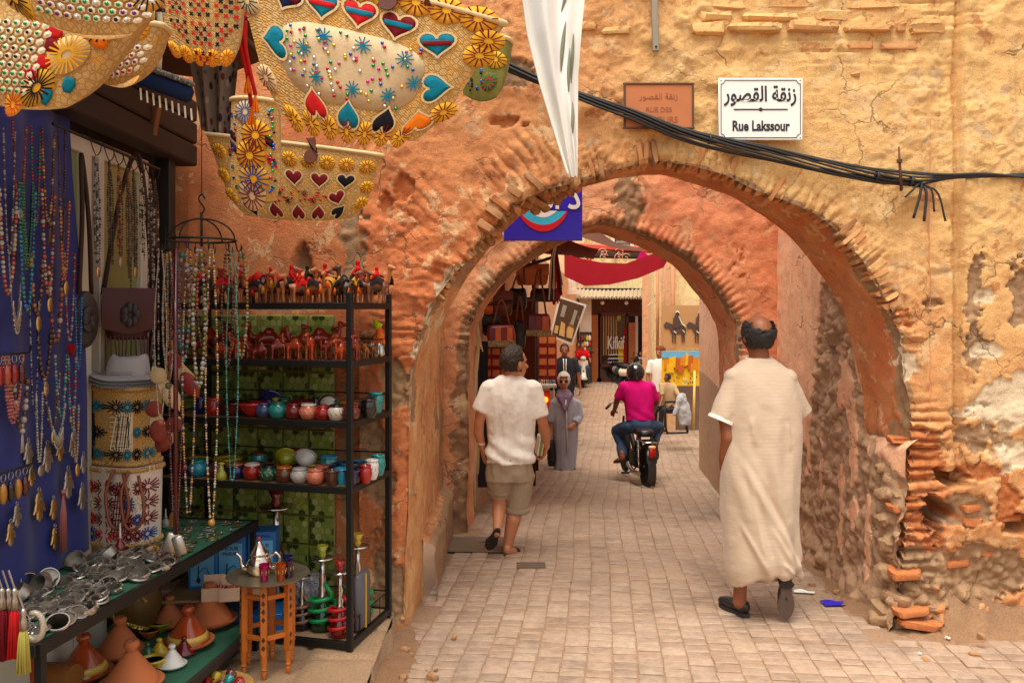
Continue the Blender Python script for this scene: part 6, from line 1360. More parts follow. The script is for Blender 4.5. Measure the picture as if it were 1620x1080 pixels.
B8=Bag('straw bag cross-stitched in red and black diamonds at the top',(252,-60,2.8),(384,-60,2.75),(378,100,2.75),(262,80,2.8),.05,.14,.02)
for c,cells in (('maroon',0),('black',1),('red',2)):
    segs=[]
    for j in range(15):
        for i in range(12):
            if (abs((i%6)-3)+abs((j%6)-3))%3==cells and not (abs((i%6)-3)+abs((j%6)-3)==3): x,y=(i-5.5)*.0195,(j-7)*.0195; segs+=[((x-.0075,y),(x+.0075,y)),((x,y-.0075),(x,y+.0075))]
    B8.strokes('cross_stitch',segs,.5,.55,c,.785,.005,.0055)
for k in range(5): B8.rosette(.1+.2*k,.04,.026,'red','yellow',11)
# dark patterned cloths hanging behind, blue trinket pouch
def cloth(label,q,mats,depth_amp=.02):
    TL,TR,BR,BL=[P(*k) for k in q]; t=thing('hanging_cloth',label,'cloth',(BL+BR)/2)
    f=lambda u,v: (BL*(1-u)+BR*u)*(1-v)+(TL*(1-u)+TR*u)*v+Vector((0,depth_amp*math.sin(u*17),0))
    m=MB(); m.sheet(f,30,10); m.sheet(lambda u,v: f(1-u,v)+Vector((0,.01,0)),30,10); ob('cloth',m,mats,t,smooth=True); return t
def printed(name,base,cols,sc):
    N=NT(name); v=N.n('ShaderNodeTexVoronoi',Vector=N.n('ShaderNodeMapping',Vector=N.co(),Scale=(1,1,.55)),Scale=sc); r=N.n('ShaderNodeSeparateColor',Color=v.outputs['Color'])
    c=N.ramp(r.outputs[0],*[(i/len(cols),k) for i,k in enumerate(cols)],interp='CONSTANT'); return N.done(N.mix(N.ramp(v.outputs['Distance'],(.30,0),(.42,1)),c,base),.9,N.bump(N.noise(200,2),.2,.003))
cloth('dark ikat cloth hanging in the corner behind the narrow bag',((300,95,4.4),(378,100,4.4),(366,222,4.4),(318,205,4.4)),printed('ikat_cloth',lin(120,100,84),[lin(26,22,26),lin(90,26,30),lin(40,36,40),lin(150,130,110)],30))
t=thing('pouch','small blue fringed pouch on a net cord under the corner bags','pouch',P(262,165,3.6)); 
m=MB(); m.box(P(258,135,3.6),(.26,.05,.07),rot3(0,.35,0),.015); ob('pouch_body',m,fabric('navy_felt',lin(30,44,74)),t,smooth=50); m=MB(); m.box(P(262,118,3.59),(.25,.055,.022),rot3(0,.35,0),.008); ob('embroidered_band',m,printed('pouch_band',lin(110,104,96),[lin(190,184,170),lin(40,40,46)],120),t,smooth=50)
m=MB()
for k in range(9): a=P(222+k*10,140+k*4,3.6); m.tube([a,a+Vector((.004,0,-.05))],.004,5)
ob('fringe',m,THR['white'],t); ob('cord',MB().tube([P(250,120,3.6),P(254,60,3.55),P(252,20,3.5)],.012,6),THR['white'],t,smooth=True)
# red wool cords hanging beside the bags
for k,(x0,y0,x1,y1,D) in enumerate(((372,0,392,120,2.9),(380,0,404,150,2.9),(388,20,398,170,2.92))):
    t=thing('wool_cord','%s of the red wool cords dangling beside the big hearts bag'%ORD[k],'cord',P(x1,y1,D),0,'red wool cords')
    ob('cord',MB().tube(catmull([P(x0,y0,D),P((x0+x1)/2-4,(y0+y1)/2,D),P(x1,y1,D)],8),.007,6),THR['red'],t,smooth=True); m=MB()
    for j in range(7): a=j*.9; m.tube([P(x1,y1,D),P(x1,y1,D)+Vector((.012*math.cos(a),.012*math.sin(a),-.06))],.003,4)
    ob('tassel',m,THR['orange'],t)
# ================================================================== blue cloth, strings of beads, pendants
N=NT('royal_blue_cloth'); f=N.noise(7,4); M_blue=N.done(N.mix(f,lin(24,32,98),lin(38,50,132)),.8,N.bump(N.noise(300,2),.2,.003),0,Sheen_Weight=.2)
bc=thing('blue_cloth','royal blue cloth hung on the shop front as a jewellery backdrop','cloth',(-2.05,3.7,.76))
def bcf(u,v):
    y0,y1=2.7,4.02+.20*(1-v); y=y0+(y1-y0)*u; return Vector((-2.085+.012*math.sin(y*23+v*2)+.01*math.sin(v*9+y*7),y,.77+2.2*v))
m=MB(); m.sheet(bcf,60,30); ob('cloth',m,M_blue,bc,smooth=True); m=MB(); m.sheet(lambda u,v: bcf(1-u,v)-Vector((.012,0,0)),30,12); ob('lining',m,M_blue,bc,smooth=True)
BEAD={n: glaze('bead_%s'%n,tuple(q*.6 for q in c[:3])+(1,)) for n,c in dict(red=lin(176,30,28),coral=lin(206,96,64),turq=lin(46,150,150),blue=lin(40,120,190),green=lin(30,120,84),amber=lin(214,150,44),brown=lin(110,62,38),black=lin(30,26,26),bone=lin(214,200,176),silver=lin(180,176,168),pink=lin(214,120,112),dark=lin(60,40,36),olive=lin(120,120,50),navy=lin(30,40,90),maroon=lin(100,26,34)).items()}
M_silver=simple('aged_silver',(.46,.42,.36,1),.40,.9,.3,40); M_brass=simple('aged_brass',(.62,.42,.16,1),.3,.9,.3,40)
_bead_cache={}
def beads(pts,r,step,mats,seed=0,parent=None,name='beads'):
    """beads threaded along a line: one mesh for each colour of bead"""
    rr=random.Random(seed); pts=[Vector(p) for p in pts]; L=[0]
    for i in range(len(pts)-1): L.append(L[-1]+(pts[i+1]-pts[i]).length)
    n=max(2,int(L[-1]/step)); g={}
    for k in range(n):
        s_=L[-1]*(k+.5)/n; i=max(j for j in range(len(L)) if L[j]<=s_+1e-9); i=min(i,len(pts)-2); f_=(s_-L[i])/max(1e-9,L[i+1]-L[i])
        g.setdefault(mats[(k*7+rr.randint(0,1))%len(mats)],[]).append((pts[i].lerp(pts[i+1],f_),r*rr.choice((.8,1,1,1.25))))
    for mt,l in g.items():
        m=MB()
        for p,q in l: m.ball(p,q,6,4)
        ob(name,m,BEAD[mt],parent,smooth=True,kind='stuff')
def necklace(label,top,hang,width,mats,r=.006,pend=None,seed=0,plane='side',step=None,grp=None,strands=1,X=None):
    """top: pixel of the nail, hang in metres, width in metres along the wall"""
    if plane=='side': c=onside(top[0],top[1],X or-2.055); ax=Vector((0,1,0)); out=Vector((.012,0,0))
    else: c=P(top[0],top[1],plane); ax=Vector((1,0,0)); out=Vector((0,-.012,0))
    t=thing('necklace',label,'necklace',c-Vector((0,0,hang)),0,grp)
    for k in range(strands):
        h=hang-.02*k; w_=width*(1-.1*k); pts=[]
        for i in range(25):
            a=i/24*2-1; pts.append(c+ax*a*w_/2*(1-.25*(1-abs(a))*0)+out*(1+.3*k)-Vector((0,0,h*(1-abs(a)**2.2))))
        ob('cord',MB().tube(pts,.0016,5),M_cable,t); beads(pts,r,step or r*2.1,mats,seed+k,t)
    low=c+out*1.6-Vector((0,0,hang+.012))
    Mx=Matrix((ax,Vector((0,0,1)),ax.cross(Vector((0,0,1))))).transposed()
    if pend=='oval': m=MB(); m.ball(low-Vector((0,0,.03)),(.020,.034,.007),14,8,Mx); ob('pendant',m,M_brass,t,smooth=True)
    elif pend=='silver': m=MB(); m.ball(low-Vector((0,0,.025)),(.026,.026,.006),14,8,Mx); ob('pendant',m,M_silver,t,smooth=True)
    elif pend=='tassel':
        m=MB(); m.ball(low,.012,8,6)
        for k in range(9): a=k*.7; m.tube([low,low+ax*.012*math.cos(a)-Vector((0,0,.09))],.003,4)
        ob('pendant',m,BEAD[mats[0]],t,smooth=True)
    elif pend=='fringe':
        m=MB()
        for k in range(-6,7): q=c+ax*width*.045*k+out*1.5-Vector((0,0,hang*(1-abs(k/11)**2.2))); m.tube([q,q-Vector((0,0,.05))],.004,5); m.ball(q-Vector((0,0,.055)),.006,6,4)
        ob('pendant',m,M_silver,t,smooth=True)
    elif pend=='heart': m=MB(); m.prism(heart(.030),low-Vector((0,0,.03)),ax,Vector((0,0,1)),.012); ob('pendant',m,BEAD['red'],t)
    return t
NK=[(26,195,.34,.10,['red','red','coral'],.006,'silver','red bead necklace with silver medallion at the top of the blue cloth'),(52,200,.42,.07,['red','green'],.007,None,'thick red and green bead necklace at the top of the blue cloth'),(10,205,.5,.08,['silver','brown'],.005,None,'grey and brown bead string at the top left of the blue cloth'),(72,205,.40,.10,['brown','amber'],.007,'tassel','brown bead necklace with cord tassel high on the blue cloth'),(94,200,.55,.06,['dark','brown'],.006,None,'dark wooden bead string along the edge of the blue cloth'),
 (8,300,.42,.12,['coral','bone'],.009,None,'coral and bone bead necklace at the far left edge of the blue cloth'),(36,290,.36,.10,['green'],.006,None,'green multi-strand bead necklace on the blue cloth'),(38,300,.50,.12,['blue','turq'],.009,None,'blue and turquoise bead necklace in the middle of the blue cloth'),(72,300,.46,.10,['coral','brown','bone'],.009,'oval','coral and brown bead necklace with brass oval pendant'),(98,315,.36,.08,['amber','coral'],.008,'oval','amber bead necklace with brass drop beside the door edge'),
 (20,390,.30,.10,['silver'],.004,'fringe','fine silver chain necklace with fringe at left of the blue cloth'),(54,400,.26,.10,['amber','brown'],.010,'oval','amber and brown necklace with long brass pendant'),(84,420,.34,.12,['brown','coral','bone'],.011,None,'chunky wooden bead necklace on the blue cloth'),(106,400,.40,.09,['red','silver'],.006,'heart','red and silver beads with red drop beside the blue cloth edge'),(120,470,.34,.06,['blue'],.007,None,'bright blue bead loop at the right edge of the blue cloth'),
 (66,520,.22,.11,['dark','brown'],.011,'oval','dark bead necklace with large brass leaf pendant'),(92,560,.28,.10,['turq','silver'],.008,None,'turquoise and silver bead necklace low on the blue cloth'),(78,590,.24,.13,['silver','brown'],.007,'oval','silver bead necklace with brass drop pendant low on the cloth'),(110,560,.34,.07,['red','turq','silver'],.007,'silver','mixed red and turquoise beads with silver disc by the cloth edge'),(86,640,.14,.14,['silver'],.006,'fringe','wide silver fringe necklace on the blue cloth'),
 (16,560,.28,.14,['pink'],.007,None,'pink coral multi-strand necklace at the left of the blue cloth'),(28,600,.20,.10,['bone','brown'],.012,'tassel','striped wooden bead necklace with brown tassel'),(50,470,.5,.07,['black','silver'],.004,None,'long thin black and silver chain down the blue cloth'),(58,620,.30,.05,['silver','bone'],.006,'silver','silver bead string with coin pendant under the blue cloth middle'),(116,640,.26,.05,['amber','silver'],.007,'oval','amber and silver string with brass pendant at the cloth edge')]
for i,(px,py,hg,wd,mt,r,pe,lab) in enumerate(NK): necklace(lab,(px,py),hg,wd,mt,r,pe,i,'side',None,'necklaces on the blue cloth',4 if 'multi-strand' in lab else 1,-2.045+.004*(i%5))
# hand-shaped pendants
def hamsa_shapes(s):
    o=[ell((0,0,-.02*s),(.020*s,.0045*s,.026*s))]
    for k,(x,L) in enumerate(((-.009,.030),(0,.036),(.009,.030))): o.append(cap((x*s,0,-.04*s),(x*s*1.1,0,-.04*s-L*s),.0058*s,.0045*s))
    for sg in (-1,1): o+=chain([(sg*.016*s,0,-.03*s),(sg*.022*s,0,-.048*s),(sg*.027*s,0,-.052*s)],[.005*s,.005*s,.004*s])
    return o
HM=blob('hand',hamsa_shapes(1.25),.0035,2); HMb=HM.copy(); HM.materials.append(M_brass); HMs=HMb; HMs.materials.append(M_silver)
for k,(px,py,big,br,where) in enumerate(((45,700,1.0,0,'upper left, beside the slippers'),(75,705,1.2,0,'top middle of the cluster'),(95,695,1.0,1,'top right of centre'),(115,690,1.0,0,'highest on the right'),(108,745,1.3,0,'large, right of centre'),(130,770,1.15,0,'right edge, below the middle'),(62,780,1.25,1,'large brass one at centre left'),(85,790,.95,1,'brass one at centre'),(27,800,.9,0,'small silver one at left'),(17,828,.95,1,'brass one at lower left'),(87,835,1.0,1,'lowest brass one at centre'),(50,740,.8,1,'small brass one above the large brass hand'),(132,720,.9,0,'small silver one at the right edge'))):
    q=onside(px,py,-2.05); t=thing('hand_pendant','%s hand-shaped pendant on blue cloth, %s'%('brass' if br else 'silver',where),'pendant',q,PI/2,'hand pendants on the blue cloth'); t.scale=(big,big,big)
    o=bpy.data.objects.new('hand',HM if br else HMs); COL.objects.link(o); o.parent=t
    ob('ring',MB().tube([(.009*math.cos(a),0,.012+.009*math.sin(a)) for a in np.linspace(0,2*PI,12)],.002,5,False),M_silver,t,True,smooth=True); ob('stone',MB().ball((0,-.006,-.02),(.005,.004,.006),8,6),BEAD[('turq','coral','green')[k%3]],t,True,smooth=True)
t=thing('tassel','long beige bead tassel hanging at the foot of the blue cloth','tassel',onside(105,860,-2.03)); m=MB(); a=onside(100,778,-2.03)
for k in range(14): m.tube([a,a+Vector((.006*math.cos(k),.014*math.sin(k*2.3),-.1)),a+Vector((.006*math.cos(k),.018*math.sin(k*2.3),-.27))],.003,5)
m.ball(a,.012,8,6); ob('strands',m,BEAD['pink'],t,smooth=True)
# slippers on rings sticking out of the cloth
def slipper(t,c,mat,L=.07,d=(0,0,-1)): 
    d=Vector(d); M=frame(d,(0,1,0)); m=MB(); m.ball(Vector(c)+d*L/2,(.018,.014,L/2),12,8,M); ob('slipper',m,mat,t,smooth=True)
for lab,px,py,mats in (('bunch of tiny red slippers on wire rings on the blue cloth',18,560,('red','coral','red','maroon')),('bunch of tiny yellow and black slippers on rings low on the cloth',24,742,('amber','black','amber','maroon'))):
    c=onside(px,py,-1.99); t=thing('key_rings',lab,'key rings',c-Vector((0,0,.12)))
    ob('rod',MB().tube([c+Vector((-.09,-.10,.01)),c+Vector((.0,-.10,.0)),c+Vector((.0,.13,0)),c+Vector((0,.14,.03))],.005,6),M_black,t,smooth=True)
    for k,mt in enumerate(mats):
        q=c+Vector((0,-.08+.05*k,-.02)); ob('ring',MB().tube([q+Vector((0,.016*math.cos(a),.016*math.sin(a))) for a in np.linspace(0,2*PI,14)],.002,5,False),M_silver,t,smooth=True); slipper(t,q-Vector((0,0,.02)),BEAD[mt],.085)
# rod with hooks over the door, bunches of dark beads hanging from it
ra,rb2=onside(84,196,-1.99),onside(252,268,-1.99); t=thing('hook_rod','black iron rod with hooks across the glazed door','rod',ra)
ob('rod',MB().tube([ra,rb2],.008,8),M_black,t,smooth=True)
hk=[(132,215,.52,['dark','silver'],'dark and silver'),(152,225,.46,['black','dark'],'black'),(167,232,.46,['dark','coral','brown'],'brown and coral'),(182,238,.56,['brown','dark'],'reddish brown'),(192,243,.50,['maroon','dark'],'maroon'),(206,248,.42,['dark','bone'],'dark and bone'),(222,254,.48,['black','bone','brown'],'mottled'),(232,258,.40,['dark','brown'],'thin dark')]
for k,(px,py,hg,mt,cl) in enumerate(hk):
    f_=(px-84)/168; c=ra.lerp(rb2,f_); ob('hook',MB().tube(catmull([c+Vector((0,0,.01)),c+Vector((.012,0,-.03)),c+Vector((.03,0,-.075)),c+Vector((.05,0,-.06)),c+Vector((.055,0,-.03))],10),.0028,5),M_black,t,smooth=True)
    tn=thing('bead_strings','bunch of %s bead strings, %s hook from the left on the rod'%(cl,ORD[k]),'bead strings',c-Vector((0,0,hg)),0,'bead strings on the rod'); top=c+Vector((.03,0,-.075))
    for s_ in range(3): 
        pts=catmull([top,top+Vector((.006*s_,.014*(s_-1),-hg*.4)),top+Vector((.008,.020*(s_-1),-hg*(.9+.1*s_)))],10); beads(pts,.0055+.0014*(s_==1),.0125,mt,k*3+s_,tn)
    if k in (0,2,4,6): ob('pendant',MB().ball(top+Vector((.012,0,-hg-.03)),(.006,.018,.028),12,8),M_silver if k%4 else M_brass,tn,smooth=True)
# carousel hanger with long strings
CC=P(319,380,4.0); CR=.155
t=thing('hanger','round black wire carousel hanger on a chain holding long bead strings','hanger',CC)
ob('ring',MB().tube([CC+Vector((CR*math.cos(a),CR*math.sin(a),0)) for a in np.linspace(0,2*PI,40)],.005,6,False),M_black,t,smooth=True)
for dr_ in (Vector((1,0,0)),Vector((.3,.95,0))): ob('arch',MB().tube([CC+dr_*CR*math.cos(a)+Vector((0,0,.10*math.sin(a))) for a in np.linspace(0,PI,20)],.004,6),M_black,t,smooth=True)
ob('stem',MB().tube([CC+Vector((0,0,-.03)),CC+Vector((0,0,.13))],.006,6),M_black,t,smooth=True)
ob('hook',MB().tube(catmull([CC+Vector((0,0,.12)),CC+Vector((.012,0,.15)),CC+Vector((-.014,0,.19)),CC+Vector((.0,0,.215)),CC+Vector((.016,0,.195))],14),.004,6),M_black,t,smooth=True)
ob('chain',MB().tube([CC+Vector((0,0,.21)),CC+Vector((0,0,.9))],.0022,5),M_black,t)
for k in range(12):
    a=2*PI*k/12; q=CC+Vector((CR*math.cos(a),CR*math.sin(a),0)); ob('hook',MB().tube(catmull([q,q+Vector((.012*math.cos(a),.012*math.sin(a),-.05)),q+Vector((.028*math.cos(a),.028*math.sin(a),-.045)),q+Vector((.03*math.cos(a),.03*math.sin(a),-.02))],8),.0026,5),M_black,t,smooth=True)
cs=[(3.5,.78,['bone'],'white fine-beaded',.0035,'coral'),(4.4,1.28,['maroon'],'plum',.006,None),(4.75,1.18,['silver','navy','amber'],'grey-blue and amber',.0055,None),(5.3,1.22,['bone','black','bone','amber'],'bone and black',.0055,'amber'),(5.9,1.06,['green','turq'],'green',.005,None),(0.3,.5,['amber','silver','olive'],'golden',.008,None),(2.4,.52,['turq','silver','brown'],'turquoise chip',.011,None),(2.9,.62,['silver','amber','bone'],'pale gold',.005,'olive'),(1.2,.55,['dark','brown'],'dark wooden',.008,None),(5.0,.62,['silver','olive'],'silver globe',.010,None),(1.9,.45,['coral','dark'],'coral and dark',.009,None)]
for k,(a,hg,mt,cl,r,pe) in enumerate(cs):
    q=CC+Vector((CR*1.15*math.cos(a),CR*1.15*math.sin(a),-.05)); tn=thing('necklace','long %s bead string hanging from the carousel hanger'%cl,'necklace',q-Vector((0,0,hg)),0,'strings on the carousel hanger'); ax=Vector((1,.3,0)).normalized()
    pts=[q+ax*(.006+.020*math.sin(PI*min(1,i/22)))*(1 if j else-1)-Vector((0,0,hg*i/22)) for j,rng in ((0,range(0,23)),(1,range(22,-1,-1))) for i in rng]
    beads(pts,r,r*2.2,mt,40+k,tn)
    if cl=='plum':
        m=MB(); m.tube([q,q-Vector((0,0,hg))],.011,8); ob('braid',m,BEAD['maroon'],tn,smooth=True); m=MB(); m.box(q-Vector((.02,0,hg+.04)),(.06,.02,.09),rot3(0,.3,.2),.008); m.box(q-Vector((-.02,.01,hg+.05)),(.05,.02,.09),rot3(0,-.3,.1),.008); ob('pendant',m,M_silver,tn,smooth=50)
    if pe: ob('pendant',MB().ball(q-Vector((0,0,hg+.015)),.016,10,8),BEAD[pe],tn,smooth=True)
# strings and slippers at the edge of the door
for k,(px,y0,y1,D,mt,r,lab) in enumerate(((247,330,700,4.55,['bone','black'],.006,'long black and bone string beside the door jamb'),(238,330,640,4.5,['silver','dark'],.005,'thin silver string beside the door jamb'),(262,400,560,4.2,['amber','silver'],.006,'bunch of golden chains left of the carousel hanger'),(268,400,600,4.2,['amber','olive'],.005,'longer golden chain left of the carousel hanger'),(278,410,470,4.2,['turq','blue'],.012,'short turquoise chip string left of the carousel hanger'))):
    tn=thing('necklace',lab,'necklace',P(px,y1,D)); beads([P(px-3,y0,D),P(px-4,y1-15,D),P(px,y1,D),P(px+4,y1-15,D),P(px+3,y0,D)],r,r*2.2,mt,70+k,tn); ob('cord',MB().tube([P(px,y0-40,D),P(px,y0,D)],.002,5),M_cable,tn)
def shoe_thing(lab,px,py,D,mat,L,dirn,nrm):
    c=P(px,py,D); d=Vector(dirn).normalized(); n=Vector(nrm); n=(n-d*n.dot(d)).normalized(); r=d.cross(n); M=Matrix((r,n,d)).transposed(); t=thing('slipper',lab,'slipper',c,0,'leather slippers by the door')
    ob('upper',blob('upper',[ell(c+d*L*.25+n*.012,(.042,.024,L*.27),M),cap(c+d*L*.45+n*.008,c+d*L*.56+n*.012,.016,.006)],.006,3),mat,t)
    ob('sole',soleplate(c-d*L*.5,c+d*L*.5,n,.085,.012),simple('pale_hide',lin(206,180,136)),t,smooth=40); m=MB(); m.lathe([(.036,0),(.040,.004),(.040,.02),(.036,.026)],c-d*L*.28,18,frame(n)); ob('heel_collar',m,mat,t,smooth=True)
M_rl=simple('red_leather',lin(140,30,28),.45,0,.3); M_tl=simple('tan_leather',lin(200,172,124),.5,0,.25); M_fl=simple('cowhide',lin(130,50,36),.8,0,.6,30)
for a in (('tan leather slipper stuck by the basket edge',262,612,4.25,M_tl,.24,(.5,.1,-.9),(.2,-1,.2)),('pointed red leather slipper leaning above the tan one',290,590,4.3,M_rl,.26,(.55,.1,-.9),(-.1,-1,.2)),('brown cowhide slipper below the tan one',248,665,4.25,M_fl,.22,(.15,.1,-1),(.2,-1,.1)),('brown and white cowhide slipper at the bottom of the slipper bunch',268,685,4.28,M_fl,.2,(-.5,.1,-.8),(.1,-1,.1))): shoe_thing(*a)
# leather bags on the door
t=thing('leather_bag','black round leather bag with flower relief hanging on the door','bag',P(135,550,4.1)); c=P(135,505,4.12)
ob('bag',blob('bag',[ell(c,(.04,.075,.14),rz3(-.35))],.008,2),simple('black_hide',lin(52,48,48),.45),t); m=MB()
for k in range(6): a=k*PI/3; m.ball(c+Vector((.035,-.03+.028*math.cos(a),.045*math.sin(a)+.0)),(.012,.026,.034),10,6,rot3(a,0,-.3))
ob('flower_relief',m,simple('black_hide',lin(52,48,48)),t,smooth=True); ob('strap',MB().tube(catmull([c+Vector((0,.06,.12)),c+Vector((0,.03,.5)),c+Vector((-.02,0,.8)),c+Vector((0,-.03,.5)),c+Vector((0,-.06,.12))],20),.012,6,True,.4),M_darkwood,t,smooth=True)
t=thing('leather_bag','dark red fringed leather shoulder bag hanging on the door','bag',P(205,540,4.5)); c=P(203,495,4.5)
ob('bag',blob('bag',[loft([(c+Vector((0,0,-.14)),.10,.05,.5),(c+Vector((0,0,-.02)),.125,.07,.5),(c+Vector((0,0,.12)),.105,.05,.5)],24)],.009,4),simple('oxblood_leather',lin(72,24,24),.5,0,.3),t)
m=MB(); m.sheet(lambda u,v: c+rz3(.5) @ Vector(((u-.5)*.26,-.078-.012*math.sin(PI*v),.13-.24*v*(1-.25*abs(u-.5)))),14,10); fl=ob('flap',m,simple('oxblood_leather',lin(72,24,24)),t,smooth=True); m=MB()
for k in range(7): a=2*PI*k/7; m.ball(c+rz3(.5) @ Vector((.03*math.cos(a),-.10,-.01+.04*math.sin(a))),(.022,.008,.028),8,6)
ob('flower_relief',m,simple('black_hide',lin(52,48,48)),fl,smooth=True); m=MB()
for k in range(12): q=c+rz3(.5) @ Vector((-.11+.02*k,-.07,-.12)); m.tube([q,q+Vector((.01*math.sin(k),0,-.12-.03*math.sin(k*2))) ],.004,4)
ob('fringe',m,simple('oxblood_leather',lin(72,24,24)),t); ob('strap',MB().tube(catmull([c+rz3(.5) @ Vector((-.12,0,.1)),c+Vector((-.07,.05,.6)),c+Vector((0.02,.05,.85)),c+Vector((.07,.05,.6)),c+rz3(.5) @ Vector((.12,0,.1))],20),.014,6,True,.4),M_darkwood,t,smooth=True)
# ================================================================== lettering
def text(s,size,mat,parent,c,right,up,name='lettering',bold=0.0,ex=.001,width=None):
    cu=bpy.data.curves.new('t','FONT'); cu.body=s; cu.size=size; cu.align_x='CENTER'; cu.align_y='CENTER'; cu.extrude=ex; cu.offset=bold; cu.resolution_u=3
    o=bpy.data.objects.new('t',cu); COL.objects.link(o); dg=bpy.context.evaluated_depsgraph_get(); me=bpy.data.meshes.new_from_object(o.evaluated_get(dg)); bpy.data.objects.remove(o)
    R=Vector(right).normalized(); U=Vector(up).normalized(); M=Matrix((R,U,R.cross(U))).transposed(); k=1
    if width and me.vertices: xs=[v.co.x for v in me.vertices]; k=width/(max(xs)-min(xs))
    for v in me.vertices: v.co=Vector(c)+M @ Vector((v.co.x*k,v.co.y,v.co.z))
    me.materials.clear(); return ob(name,me,mat,parent)
# ================================================================== on the jewellery table
TZ=TBZ+.004; rr=random.Random(31)
def trot(x,y,z): a,b=x+1.84,y-3.8; c_,s_=math.cos(-.135),math.sin(-.135); return (-1.84+a*c_-b*s_,3.8+a*s_+b*c_,z)
def bangle(R,h,th,n=20,bumps=0):
    m=MB(); pr=[(R-th,-h/2),(R,-h/2),(R+th*.6,0),(R,h/2),(R-th,h/2),(R-th,-h/2)]; m.lathe(pr,(0,0,0),n)
    if bumps:
        for k in range(bumps): a=2*PI*k/bumps; m.ball((R*math.cos(a),R*math.sin(a),0),h*.35,6,4)
    return m.mesh('band',40)
BG=[bangle(.034,.010,.004),bangle(.034,.022,.003,20,8),bangle(.036,.034,.003),bangle(.033,.008,.006),bangle(.035,.016,.004,20,10)]
for k in BG: k.materials.append(M_silver)
LB={0: 'thin silver bangle lying in the heap on the green table',1: 'studded silver cuff in the heap on the green table',2: 'wide plain silver cuff standing in the heap on the green table',3: 'heavy silver bangle lying in the heap on the green table',4: 'beaded silver bracelet in the heap on the green table'}
for k in range(120):
    u=rr.random(); y=3.12+1.1*u; x=-2.04+.42*rr.random(); v=2 if x<-1.96 and rr.random()<.7 else rr.choice((0,0,1,3,4,3,0))
    o=bpy.data.objects.new('bangle',BG[v]); COL.objects.link(o); tilt=rr.uniform(.15,.55) if v != 2 else rr.uniform(.9,1.5)
    o.location=trot(x,y,TZ+.006+.034*math.sin(tilt)); o.rotation_euler=(tilt*rr.choice((1,.6)),rr.uniform(-.2,.2),rr.uniform(-1.2,1.2)); s_=rr.uniform(.95,1.3); o.scale=(s_,s_,s_); zn=('nearest the camera','in the near half','in the far half','at the far end')[min(3,int(u*4))]; tag(o,LB[v].split(' in the heap')[0].replace(' lying','').replace(' standing','')+' on the table, '+zn+(', by the cloth' if x<-1.9 else (', by the edge' if x>-1.74 else ', mid-table')),'bangle',LB[v].replace('lying ','').replace('standing ','').split(' in the heap')[0]+'s on the table')
for k,(mt,cl,y,x) in enumerate((('amber','amber yellow',4.16,-1.80),('brown','dark horn',4.13,-1.72),('bone','pale horn',4.18,-1.68),('brown','brown wooden',4.05,-1.64))):
    m=MB(); m.lathe([(.026,-.007),(.036,-.006),(.039,0),(.036,.006),(.026,.007),(.026,-.007)],(0,0,0),22); o=ob('bangle',m,BEAD[mt],None,smooth=True,label='%s bangle leaning beyond the silver heap on the table'%cl,cat='bangle',loc=trot(x,y,TZ+.022)); o.rotation_euler=(.5,.15,-.4+.2*k)
# flat brooches, chains and coins at the far end
for k in range(58):
    x,y=-2.0+.37*rr.random(),4.24+.60*rr.random(); s_=rr.uniform(.014,.03); br=rr.random()<.45; m=MB()
    if k%3==0: m.tube([(s_*1.4*math.cos(a),s_*math.sin(a),.003) for a in np.linspace(0,2*PI,18)],.0028,5,False)
    elif k%3==1: m.lathe([(s_,0),(s_*1.05,.003),(s_*.5,.006),(0,.008)],(0,0,0),14)
    else: m.prism(heart(s_,14),(0,0,.003),(1,0,0),(0,1,0),.005); m.ball((0,0,.006),.006,8,5)
    sh=('chain loop','round brooch','stone-set charm')[k%3]; o=ob('trinket',m,M_brass if br else M_silver,None,smooth=40,loc=trot(x,y,TZ+.003),rz=rr.uniform(0,6),label='%s %s lying flat at the far end of the table'%('brass' if br else 'silver',sh),cat='trinket',group='%s %ss on the table'%('brass' if br else 'silver',sh))
def bottle(lab,px,py,D,c,h):
    q=P(px,py,D); q.z=TZ+.002; t=thing('perfume_bottle',lab,'bottle',q); ob('glass',MB().lathe([(0,0),(.020,0),(.022,.008),(.022,h*.35),(.010,h*.45),(.008,h*.5)],q,16),simple('glass_'+c[0],c[1],.08,0,.1,9,60,.02,Coat_Weight=.6),t,smooth=50); ob('stopper',MB().lathe([(.009,h*.5),(.012,h*.53),(.007,h*.6),(.004,h),(0,h)],q,12),M_brass if c[0]=='a' else M_silver,t,smooth=True)
bottle('dark red perfume bottle with tall stopper beside the white basket',190,872,4.15,('r',lin(120,12,22)),.16); bottle('amber perfume bottle with pointed stopper at the back of the table',274,815,4.72,('a',lin(190,120,30)),.17)
bottle('small clear perfume bottle beside the amber one',262,818,4.7,('c',lin(150,150,140)),.10)
